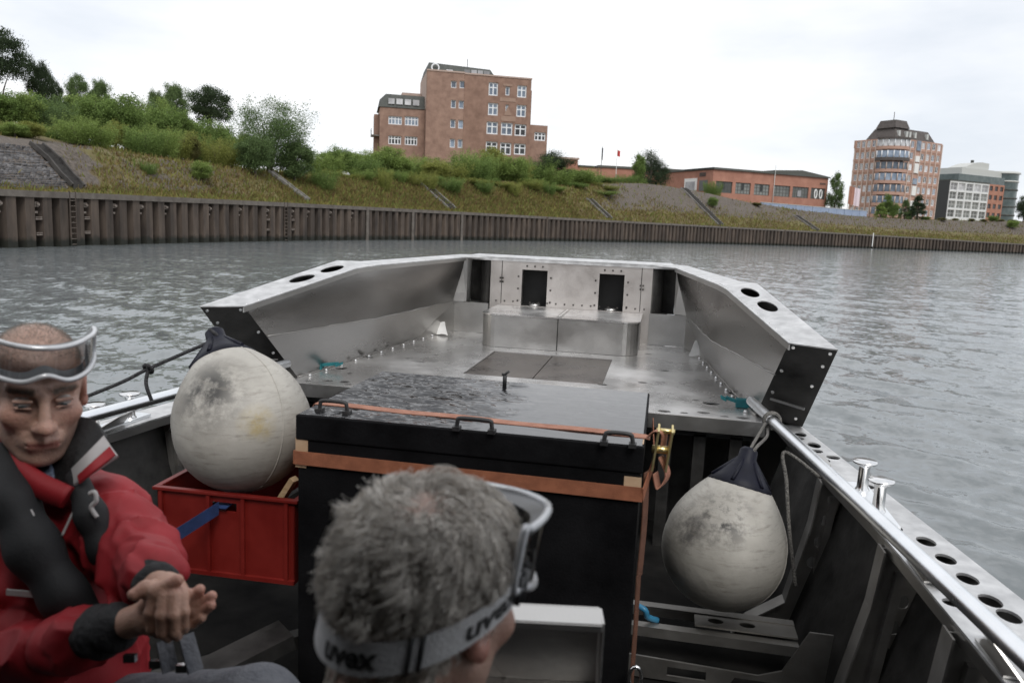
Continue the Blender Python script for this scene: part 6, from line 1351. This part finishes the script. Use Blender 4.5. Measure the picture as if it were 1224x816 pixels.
def lens_mat():
    m = bpy.data.materials.new('clear_lens'); m.use_nodes = True; nt = m.node_tree; nt.nodes.remove(nt.nodes['Principled BSDF']); g = N(nt, 'ShaderNodeBsdfGlossy'); g.inputs['Roughness'].default_value = .06; t = N(nt, 'ShaderNodeBsdfTransparent'); t.inputs[0].default_value = (.72, .74, .76, 1)
    fr = N(nt, 'ShaderNodeFresnel'); fr.inputs[0].default_value = 1.75; x = N(nt, 'ShaderNodeMixShader'); nt.links.new(fr.outputs[0], x.inputs[0]); nt.links.new(t.outputs[0], x.inputs[1]); nt.links.new(g.outputs[0], x.inputs[2]); nt.links.new(x.outputs[0], nt.nodes['Material Output'].inputs[0]); return m
M['lens'] = lens_mat()
def goggles(T, Rm, label, rx, ry, zf, zb, hair=0., text=None, lens_h=.062, lens_out=.03, span=72, strap_w=.028, ycen=-.012):
    """goggles pushed up on the head: zf/zb = strap height at the forehead and at the back of the head"""
    e = empty('safety_goggles', T(0, 0, .05), label, 'goggles')
    def ring(th, off=0., dz=0.):   # th measured from the back of the head towards the right ear
        y = -math.cos(th); x = math.sin(th); z = zb + (zf-zb)*(y*.5+.5); return np.array((x*(rx+hair+off), ycen + y*(ry+hair+off), z + dz))
    st = MB(); ths = np.linspace(R_(-180+span), R_(180-span), 61); V = [T(*ring(t, o, dz)) for t in ths for (o, dz) in ((0, -strap_w/2), (.0025, -strap_w/2), (.0025, strap_w/2), (0, strap_w/2))]
    st.add(V, [(4*i+j, 4*i+(j+1) % 4, 4*i+4+(j+1) % 4, 4*i+4+j) for i in range(60) for j in range(4)]); st.build('head_strap', M['strap_grey'], e)
    ph = np.linspace(-span-12, span+12, 33)
    def lens(p, f, o=0.):  # p degrees from the face direction, f 0 bottom..1 top
        a = R_(p); edge = 1 - .30*max(0, abs(p)/(span+12) - .55)**1.0/.45; x = math.sin(a)*(rx + .012 + o); y = ycen + math.cos(a)*(ry + lens_out*max(0, math.cos(a*.9)) + .008 + o); notch = .016*math.exp(-(p/15)**2)*(1-f)
        return np.array((x, y, zf - .004 + (f-.5)*lens_h*edge + notch - .010*(abs(p)/80)**2*0))
    L = MB(); V = [T(*lens(p, f)) for p in ph for f in np.linspace(0, 1, 7)]; L.add(V, [(7*i+j, 7*i+j+1, 7*i+j+8, 7*i+j+7) for i in range(32) for j in range(6)], True); L.build('lens', M['lens'], e)
    fr = MB(); rim = [T(*lens(p, 1, .001)) for p in ph] + [T(*lens(p, 0, .001)) for p in ph[::-1]]; fr.tube(bez(rim + [rim[0]], 3), .0048, 8, False); fr.build('goggle_frame', M['goggle_frame'], e)
    sk = MB()
    for f in (0., 1.):
        V = []
        for p in ph:
            q = lens(p, f); a = R_(p); s_ = np.array((math.sin(a)*(rx + hair*.6), ycen + math.cos(a)*(ry + hair*.6), q[2] + (.006 if f == 0 else -.006))); V += [T(*q), T(*s_)]
        sk.add(V, [(2*i, 2*i+1, 2*i+3, 2*i+2) for i in range(32)], True)
    sk.build('goggle_skirt', M['goggle_dark'], e)
    for sg in (-1, 1):
        cl = MB(); th = sg*R_(180-span); p, q = ring(th, .004), ring(th*.955, .005); cl.tube([T(*(p + (0, 0, -.016))), T(*(p + (0, 0, .016)))], .006, 8); cl.tube([T(*(q + (0, 0, -.015))), T(*(q + (0, 0, .015)))], .0035, 8); cl.build('strap_clip', M['goggle_dark'], e)
    if text:
        sl = MB(); th = R_(47)
        for t2 in (th-.05, th+.05): sl.tube([T(*ring(t2, .0035, -strap_w*.55)), T(*ring(t2, .0035, strap_w*.55))], .0022, 6)
        sl.build('strap_slider', M['goggle_dark'], e)
        for cth in text:
            cu = bpy.data.curves.new('lettering', 'FONT'); cu.body = 'uvex'; cu.size = .030; cu.offset = .0009; cu.align_x = 'CENTER'; cu.resolution_u = 4; cu.space_character = 1.0
            to = bpy.data.objects.new('lettering', cu); COL.objects.link(to); dg = bpy.context.evaluated_depsgraph_get(); me = bpy.data.meshes.new_from_object(to.evaluated_get(dg)); bpy.data.objects.remove(to)
            bm = bmesh.new(); bm.from_mesh(me); bmesh.ops.triangulate(bm, faces=bm.faces); bmesh.ops.subdivide_edges(bm, edges=bm.edges, cuts=1)
            o3 = wloc(e)
            for v in bm.verts:
                th = R_(cth) + v.co.x*1.12/(.5*(rx+ry) + hair); v.co = Vector(T(*ring(th, .0033, v.co.y*.98 - .0085)) - o3)
            bm.to_mesh(me); bm.free(); me.name = 'lettering'; me.materials.clear(); link('lettering', me, M['rubber'], e)
    return e
def quadstrip(A, B, th=.004):
    """sheet between two polylines, given a thickness"""
    A, B = bez(A, 5), bez(B, 5); b = MB(); n = len(A); V = []
    for p, q in zip(A, B): V += [p, q]
    nr = unit(np.cross(A[n//2] - B[n//2], A[min(n-1, n//2+1)] - A[n//2])); nr = nr if nr @ (EYE - A[n//2]) > 0 else -nr
    V2 = [v - nr*th for v in V]; m = len(V); Fq = [(2*i, 2*i+1, 2*i+3, 2*i+2) for i in range(n-1)]
    b.add(V, Fq, True); b.add(V2, [f[::-1] for f in Fq], True)
    b.add(V + V2, [(2*i, 2*i+2, m+2*i+2, m+2*i) for i in range(n-1)] + [(2*i+1, m+2*i+1, m+2*i+3, 2*i+3) for i in range(n-1)] + [(0, m, m+1, 1), (m-2, m-1, 2*m-1, 2*m-2)]); return b

# ---------------------------------------------------------------- the man on the left, rubbing his hands
hc = at(44, 466, 1.45); toC = unit(EYE - hc); f0 = unit(np.array((toC[0], toC[1], 0))); sd = np.array((-f0[1], f0[0], 0))
RH = frame(f0*1.0 + sd*.10 + np.array((0, 0, -.20)), np.array((0, 0, 1.)) + sd*.03)
pm = empty('person', at(70, 900, 1.55) - np.array((0, 0, .3)), 'seated person in a red jacket and black life vest, goggles on forehead, rubbing hands', 'person')
SH = SDF(hc - .20, hc + .17, .0022); TH = head_sdf(SH, hc, RH)
nb = at(62, 600, 1.52); SH.cap(TH(0, -.035, -.06), nb, .054, .062, .03)
sL, eL, wL = at(122, 616, 1.50), at(172, 672, 1.40), at(186, 698, 1.27)
sR, eR, wR = at(-55, 625, 1.47), at(-10, 800, 1.38), at(142, 748, 1.25)
chest, belly, pelv = at(50, 680, 1.54), at(60, 800, 1.55), at(75, 890, 1.57)
SB = SDF(np.minimum.reduce([sR, eR, pelv, at(300, 860, 1.4)]) - .28, np.maximum.reduce([sL, eL, nb, at(300, 860, 1.4)]) + .24, .009)
SB.chain([nb, chest, belly, pelv], [.07, .13, .125, .13], .05); SB.chain([sL, eL, wL], [.055, .045, .03], .03); SB.chain([sR, eR, wR], [.055, .045, .03], .03); SB.cap(sL, sR, .06, .06, .05)
kL, kR = at(306, 862, 1.36), at(-60, 990, 1.3); SB.chain([pelv, kL], [.09, .06], .04); SB.chain([pelv, kR], [.09, .06], .04); SB.chain([kL, kL + np.array((.02, -.06, -.42))], [.055, .04], .03); SB.chain([kR, kR + np.array((.0, -.05, -.42))], [.055, .04], .03)
lo = at(135, 690, 1.3); S2 = SDF(at(200, 724, 1.22) - .15, at(200, 724, 1.22) + .15, .0018)
# right hand: reaches across to the right, palm up, finger tips free at the right
pR = at(186, 733, 1.215); S2.cap(wR, pR, .024, .026, .02); S2.cap(pR, at(204, 720, 1.205), .024, .018, .015); S2.cap(pR + (0, 0, -.008), at(206, 738, 1.20), .022, .016, .015)
for k, (b_, m_, t_) in enumerate((((206, 710, 1.205), (232, 716, 1.20), (239, 704, 1.19)), ((212, 717, 1.20), (241, 722, 1.195), (253, 712, 1.185)), ((212, 727, 1.195), (240, 732, 1.19), (252, 723, 1.18)), ((208, 737, 1.195), (230, 744, 1.19), (241, 738, 1.18)))):
    r = (.0092, .0094, .0090, .0080)[k]; S2.chain([at(*b_), at(*m_), at(*t_)], [r*1.08, r, r*.84], .004)
# left hand: laid over the right one, knuckles to the camera, four fingers curling down round it
pL_ = at(198, 706, 1.20); S2.cap(wL, pL_, .024, .025, .02); S2.cap(pL_, at(212, 712, 1.175), .022, .018, .015); S2.cap(pL_, at(190, 716, 1.172), .022, .017, .015)
for k, (b_, m_, n2_, t_) in enumerate((((186, 713, 1.165), (180, 732, 1.160), (182, 750, 1.165), (189, 757, 1.185)), ((197, 712, 1.160), (194, 735, 1.150), (195, 755, 1.158), (201, 762, 1.18)), ((208, 712, 1.160), (208, 735, 1.150), (208, 754, 1.158), (212, 760, 1.18)), ((218, 713, 1.168), (220, 731, 1.158), (219, 746, 1.165), (221, 752, 1.185)))):
    r = (.0092, .0096, .0092, .0080)[k]; S2.chain([at(*b_), at(*m_), at(*n2_), at(*t_)], [r*1.12, r*1.02, r*.95, r*.8], .0035)
S2.chain([at(190, 706, 1.185), at(174, 703, 1.17), at(160, 710, 1.16)], [.0125, .0112, .0092], .008)      # left thumb
S2.chain([at(176, 724, 1.20), at(188, 706, 1.165), at(212, 693, 1.165)], [.0125, .0110, .0092], .006)     # right thumb along the top
def tint_m(V):
    col = head_tint(V, hc, RH, True); hnd = np.linalg.norm(V - at(200, 724, 1.22), axis=1) < .16; col[hnd] = (.42, .245, .18)
    for q in ((160, 710, 1.16), (212, 693, 1.165), (253, 712, 1.185), (239, 704, 1.19), (252, 723, 1.18)):
        w = np.exp(-(np.linalg.norm(V - at(*q), axis=1)/.014)**2)[:, None]; col = col*(1-.7*w) + np.array((.47, .22, .17))*.7*w
    return col
bo, VM = body_object([SH, SB, S2], pm, tint_m); eyes(TH, RH, pm, (.05, .85, -.52))
# jacket
SJ = SDF(np.minimum.reduce([sR, eR, pelv]) - .22, np.maximum.reduce([sL, eL, nb]) + .16, .0052)
SJ.chain([nb + (0, 0, -.03), chest, belly, pelv], [.10, .165, .16, .165], .06); SJ.cap(sL, sR, .078, .078, .05)
SJ.chain([sL, (sL+eL)/2 + (0, 0, -.005), eL, eL*.35 + wL*.65 + (0, 0, .004)], [.074, .066, .060, .050], .03); SJ.chain([sR, (sR+eR)/2, eR, eR*.3 + wR*.7], [.080, .072, .064, .050], .03)
def axis_fold(P, a, b, f, amp, sd_):
    ab = b - a; L = np.linalg.norm(ab); t = ((P - a) @ ab)/(L*L); w = np.exp(-np.maximum(0, np.maximum(-t, t-1))**2*30)*np.exp(-(np.linalg.norm(P - a - np.clip(t, 0, 1)[:, None]*ab, axis=1)/.13)**4); return amp*w*(1 - 2*np.abs(np.sin(.5*t*L*f + 2.8*nnoise(P, 12, sd_) + .6*np.sin(P @ np.array((31., 17., 23.)))))**.75)
SJ.warp(lambda P: axis_fold(P, sL, eL, 70, .0040, 1) + axis_fold(P, eL, wL, 110, .0042, 2) + axis_fold(P, sR, eR, 62, .0045, 3) + axis_fold(P, eR, wR, 66, .0048, 4) + .005*nnoise(P, 12, 5) - .0085*(np.exp(-np.abs(nnoise(P, 13, 41))*7) - .3) - .005*(np.exp(-np.abs(nnoise(P, 22, 42))*6) - .3))
sdf_object(SJ, 'jacket', M['jacket_red'], pm)
for (e_, w_, nm) in ((eL, wL, 8), (eR, wR, 9)):
    SC = SDF(w_ - .12, w_ + .12, .004); d = unit(w_ - e_); SC.cap(w_ - d*.045, w_ - d*.004, .043, .037, .01); SC.warp(lambda P: .003*np.sin((P @ d)*170) + .002*nnoise(P, 40, nm)); sdf_object(SC, 'cuff', M['black_cloth'], pm)
ST = SDF(np.minimum.reduce([pelv, kL, kR]) - .5, np.maximum.reduce([pelv, kL, kR]) + .2, .010)
ST.chain([pelv, kL], [.125, .088], .05); ST.chain([pelv, kR], [.125, .085], .05); ST.chain([kL, kL + np.array((.02, -.06, -.40))], [.085, .065], .03); ST.chain([kR, kR + np.array((.0, -.05, -.40))], [.085, .065], .03); ST.warp(lambda P: .006*nnoise(P, 22, 12)); sdf_object(ST, 'trousers', M['grey_cloth'], pm)
# life vest lobes
V1 = SDF(at(40, 640, 1.36) - .34, at(40, 640, 1.36) + .34, .0045)
pts = [at(*q) for q in ((4, 545, 1.43), (14, 600, 1.385), (40, 655, 1.365), (78, 712, 1.365), (104, 735, 1.37))]; V1.chain(pts, [.030, .036, .038, .036, .026], .03)
V1.warp(lambda P: .003*nnoise(P, 16, 21)); sdf_object(V1, 'life_vest', M['vest'], pm)
V2_ = SDF(at(110, 630, 1.38) - .16, at(110, 630, 1.38) + .16, .004); V2_.chain([at(*q) for q in ((92, 572, 1.415), (108, 615, 1.395), (124, 655, 1.395), (131, 690, 1.40))], [.018, .024, .024, .016], .02); V2_.warp(lambda P: .002*nnoise(P, 18, 22)); sdf_object(V2_, 'life_vest', M['vest'], pm)
mk = MB(); mk.tube(bez([at(107, 590, 1.365), at(113, 588, 1.365), at(115, 598, 1.364), at(109, 606, 1.364), at(116, 618, 1.366)], 6), .0042, 8); mk.build('vest_emblem', M['white_trim'], pm)
bw_ = MB(); bw_.bar(at(60, 740, 1.375), at(185, 752, 1.37), .03, .006); bw_.build('waist_belt', M['black_cloth'], pm)
for q in ((153, 788, 1.33), (184, 795, 1.32), (216, 800, 1.31)):
    b = MB(); p = at(*q); b.obox(p + (-.010, 0, -.008), (.018, .006, 0), (0, .008, 0), (.0, 0, .014)); b.build('buckle', M['chrome'], pm)
for (a, c_) in (((196, 765, 1.335), (204, 802, 1.32)), ((222, 758, 1.335), (234, 802, 1.32))):
    b = MB(); b.bar(at(*a), at(*c_), .026, .006); b.build('crotch_strap', M['grey_cloth'], pm)
# collar: black lining, red outside, pale stripe at its corner, shirt below
quadstrip([at(74, 512, 1.50), at(92, 498, 1.485), at(112, 503, 1.46), at(124, 521, 1.435)], [at(56, 575, 1.42), at(70, 588, 1.40), at(80, 592, 1.39), at(86, 566, 1.40)], .010).build('collar_lining', M['black_cloth'], pm)
quadstrip([at(124, 520, 1.434), at(132, 532, 1.425), at(141, 544, 1.42)], [at(85, 560, 1.394), at(87, 569, 1.388), at(88, 579, 1.385)], .008).build('collar_stripe', M['white_trim'], pm)
quadstrip([at(131, 533, 1.420), at(138, 543, 1.415)], [at(92, 568, 1.382), at(94, 577, 1.379)], .006).build('collar_edge', M['jacket_red'], pm)
quadstrip([at(-30, 505, 1.45), at(4, 528, 1.42), at(40, 560, 1.395), at(86, 582, 1.382)], [at(-30, 545, 1.43), at(0, 562, 1.405), at(36, 590, 1.383), at(70, 606, 1.378)], .012).build('collar_edge', M['jacket_red'], pm)
quadstrip([at(14, 543, 1.46), at(36, 560, 1.435), at(58, 548, 1.44)], [at(30, 580, 1.42), at(48, 590, 1.41), at(70, 585, 1.41)], .006).build('shirt_collar', M['shirt'], pm)
pz = MB(); pz.tube(bez([at(18, 595, 1.37), at(40, 615, 1.36), at(34, 650, 1.352)], 6), .0022, 6); pz.tube(bez([at(74, 640, 1.375), at(86, 615, 1.38), at(95, 595, 1.385)], 6), .0022, 6); pz.build('vest_piping', M['white_trim'], pm)
pt = MB(); a, c_ = at(8, 707, 1.345), at(52, 711, 1.35); pt.bar(a, c_, .004, .010); pt.build('pocket_piping', M['white_trim'], pm)
goggles(TH, RH, 'clear goggles with silver rim pushed up on the forehead of the red jacketed person', .080, .100, .098, .045, .0, None, .066, .026, 76)

def stubble(name, V, c, Rm, sel, n, L, rad, lean, m, parent, seed):
    """short straight hairs standing on the skin"""
    r = np.random.default_rng(seed); q = (V - c) @ Rm; I = np.flatnonzero(sel(*q.T) & (np.linalg.norm(q, axis=1) < .17)); I = r.choice(I, n); P = q[I] + r.normal(0, .001, (n, 3)); nr = P - np.array((0, -.018, .03)); nr /= np.linalg.norm(nr, axis=1)[:, None]
    d = nr*.6 + np.array(lean)*np.where(np.abs(np.array(lean)) > 0, 1, 0) * np.stack([np.sign(P[:, 0]), np.ones(n), np.ones(n)], 1) + r.normal(0, .25, (n, 3)); d /= np.linalg.norm(d, axis=1)[:, None]; s1 = np.cross(d, r.normal(0, 1, (n, 3))); s1 /= np.linalg.norm(s1, axis=1)[:, None]; s2 = np.cross(d, s1); Ln = L*r.uniform(.6, 1.2, (n, 1))
    W = np.stack([P + s1*rad, P - .5*s1*rad + .87*s2*rad, P - .5*s1*rad - .87*s2*rad, P + d*Ln], 1).reshape(-1, 3) @ Rm.T + c; b = (np.arange(n)*4)[:, None]; Fq = np.concatenate([b + np.array([[0, 1, 3]]), b + np.array([[1, 2, 3]]), b + np.array([[2, 0, 3]])]); return link(name, fast_mesh(name, W - wloc(parent), Fq, False), m, parent)
M['short_hair'] = mat('cropped_brown_grey_hair', (.13, .10, .08), (.24, .20, .17), .6, 0., 20., island=.4)
stubble('hair', VM, hc, RH, lambda x, y, z: (z > .060 + .35*np.clip(y, 0, 1)) | ((y < .0) & (z > -.03) & (np.abs(x) < .0755)), 9000, .0055, .00035, (0, -.3, .2), M['short_hair'], pm, 51)
for sx in (-1, 1): stubble('eyebrow', VM, hc, RH, lambda x, y, z: (np.abs(z - .036 + .12*np.abs(np.abs(x)-.03)) < .0042) & (y > .06) & (x*sx > .013) & (x*sx < .050), 200, .0065, .0004, (.8, 0, .25), M['short_hair'], pm, 52 + sx)
# ---------------------------------------------------------------- the grey haired man in front, seen from behind
hb2 = at(516, 716, .84); yaw = R_(27); RB = frame(np.array((math.sin(yaw), math.cos(yaw), -.24)), np.array((.02, 0, 1.)))
pb = empty('person', hb2 - np.array((.0, .05, .62)), 'grey curly haired person seen from behind with pale goggle strap round the head', 'person')
SG = SDF(hb2 - .20, hb2 + .19, .0028); TB = head_sdf(SG, hb2, RB); nk = TB(0, -.055, -.19); SG.cap(TB(0, -.045, -.06), nk, .058, .062, .03)
SGB = SDF(nk - np.array((.36, .30, .42)), nk + np.array((.36, .30, .12)), .010); SGB.chain([TB(0, -.05, -.13), nk + (0, 0, -.06), nk + (0, -.02, -.34)], [.06, .12, .13], .05); SGB.cap(nk + RB @ np.array((-.17, 0, -.06)), nk + RB @ np.array((.17, 0, -.06)), .06, .06, .05)
for sx in (-1, 1): SGB.chain([nk + RB @ np.array((sx*.18, 0, -.07)), nk + RB @ np.array((sx*.24, .05, -.30)), nk + RB @ np.array((sx*.12, .22, -.36))], [.055, .045, .032], .03)
bo, VB = body_object([SG, SGB], pb, lambda V: head_tint(V, hb2, RB, False)); eyes(TB, RB, pb)
SGJ = SDF(nk - np.array((.42, .36, .46)), nk + np.array((.42, .36, .12)), .009); SGJ.chain([nk + (0, 0, -.04), nk + (0, -.01, -.12), nk + (0, -.02, -.36)], [.085, .15, .165], .06); SGJ.cap(nk + RB @ np.array((-.18, 0, -.08)), nk + RB @ np.array((.18, 0, -.08)), .085, .085, .06)
for sx in (-1, 1): SGJ.chain([nk + RB @ np.array((sx*.19, 0, -.09)), nk + RB @ np.array((sx*.25, .05, -.31)), nk + RB @ np.array((sx*.12, .20, -.37))], [.08, .07, .055], .03)
SGJ.warp(lambda P: .006*nnoise(P, 22, 31)); sdf_object(SGJ, 'jacket', M['black_cloth'], pb)
def hair_object():
    r = np.random.default_rng(12); q = (VB - hb2) @ RB; x, y, z = q.T
    ok = (np.linalg.norm(q, axis=1) < .17) & (z > np.where(y > .02, .055 + .5*np.clip(y-.02, 0, 1), np.where(y > -.045, .015 - .3*(y+.045)*0, -.085))) & (y < .075) & ~((np.abs(x) > .068) & (z < .034) & (y > -.055))
    I = np.flatnonzero(ok); crown = np.array((.012, -.055, .108)); dcr = np.linalg.norm(q[I] - crown, axis=1); pr = np.clip(.25 + dcr/.055, 0, 1); pr = np.where(z[I] > .085, pr*.8, pr)
    n = 10500; I = r.choice(I, n, p=pr/pr.sum()); P = q[I] + r.normal(0, .0012, (n, 3)); cen = np.array((0, -.018, .03)); rad = np.array((.078, .100, .085)); nrm = (P - cen)/rad**2; nrm /= np.linalg.norm(nrm, axis=1)[:, None]
    tg = P - crown; tg -= (tg*nrm).sum(1)[:, None]*nrm; tg /= np.linalg.norm(tg, axis=1)[:, None] + 1e-6; sw = np.cross(nrm, tg)
    lock = (np.floor((P @ np.array((1., .3, .2)))*52) + 31*np.floor((P @ np.array((-.2, 1., .3)))*52) + 77*np.floor(P[:, 2]*52)); lr = lambda k: (np.sin(lock*12.9898 + k*78.233)*43758.5453) % 1.0
    L = (.034 + .032*lr(1) + .012*r.uniform(0, 1, n))*np.where(dcr[np.zeros(n, int)] > 0, 1, 1); L = L*np.where(P[:, 2] < -.02, .75, 1); top = np.clip((P[:, 2]-.05)/.05, 0, 1); L = L*(1 + .35*top*(P[:, 0] < .03))
    K = 9; pts = [P.copy()]; cur = P.copy(); ph = lr(2)*6.28; amp = 1.0 + .8*lr(3); freq = 3.6 + 3.6*lr(4)
    for k in range(1, K+1):
        t = k/K; a = ph + freq*t*2.0; d = tg*(.85) + nrm*(.75*(1-t) - .25*t + .35*lr(5))[:, None] + sw*(amp*np.cos(a))[:, None] + nrm*(.6*amp*np.sin(a))[:, None] + r.normal(0, .045, (n, 3)); d += np.array((0, 0, -.35*t)); d /= np.linalg.norm(d, axis=1)[:, None]
        cur = cur + d*(L/K)[:, None]; e = (cur - cen)/rad; el = np.linalg.norm(e, axis=1); mn = 1.02 + .03*t; f = np.where(el < mn, mn/el, 1)[:, None]; cur = cen + (cur - cen)*f
        # the strap presses the hair flat
        sz = -.034 + (.074+.034)*((cur[:, 1]+.012)/.115*.5+.5); under = np.exp(-((cur[:, 2] - sz)/.016)**2); e = (cur - cen)/rad; el = np.linalg.norm(e, axis=1); lim = 1.09; f = np.where((el > lim) & (under > .3), lim/el, 1)[:, None]; cur = cen + (cur-cen)*f; pts.append(cur.copy())
    A = np.stack(pts, 1) @ RB.T + hb2; tan = np.gradient(A, axis=1); tan /= np.linalg.norm(tan, axis=2)[..., None] + 1e-9; s1 = np.cross(tan, r.normal(0, 1, (n, 1, 3))); s1 /= np.linalg.norm(s1, axis=2)[..., None] + 1e-9; s2 = np.cross(tan, s1)
    w = (.00068*np.linspace(1, .4, K+1))[None, :, None]; V = np.stack([A + (s1*math.cos(a) + s2*math.sin(a))*w for a in (0, 2.094, 4.189)], 2); base = (np.arange(n)*(K+1)*3)[:, None, None]; kk = (np.arange(K)*3)[None, :, None]; jj = np.arange(3)[None, None, :]
    i0 = base + kk + jj; i1 = base + kk + (jj+1) % 3; Fq = np.stack([i0, i1, i1+3, i0+3], -1).reshape(-1, 4); return link('hair', fast_mesh('hair', V.reshape(-1, 3) - wloc(pb), Fq, True), M['hair'], pb)
M['hair'] = mat('grey_hair', (.62, .575, .52), (.86, .82, .76), .55, 0., 14., island=.35, spec=.4)
hair_object()
goggles(TB, RB, 'goggles with pale grey lettered strap worn by the grey haired person', .080, .102, .074, -.034, .011, (9, 90), .084, .044, 66, .032)
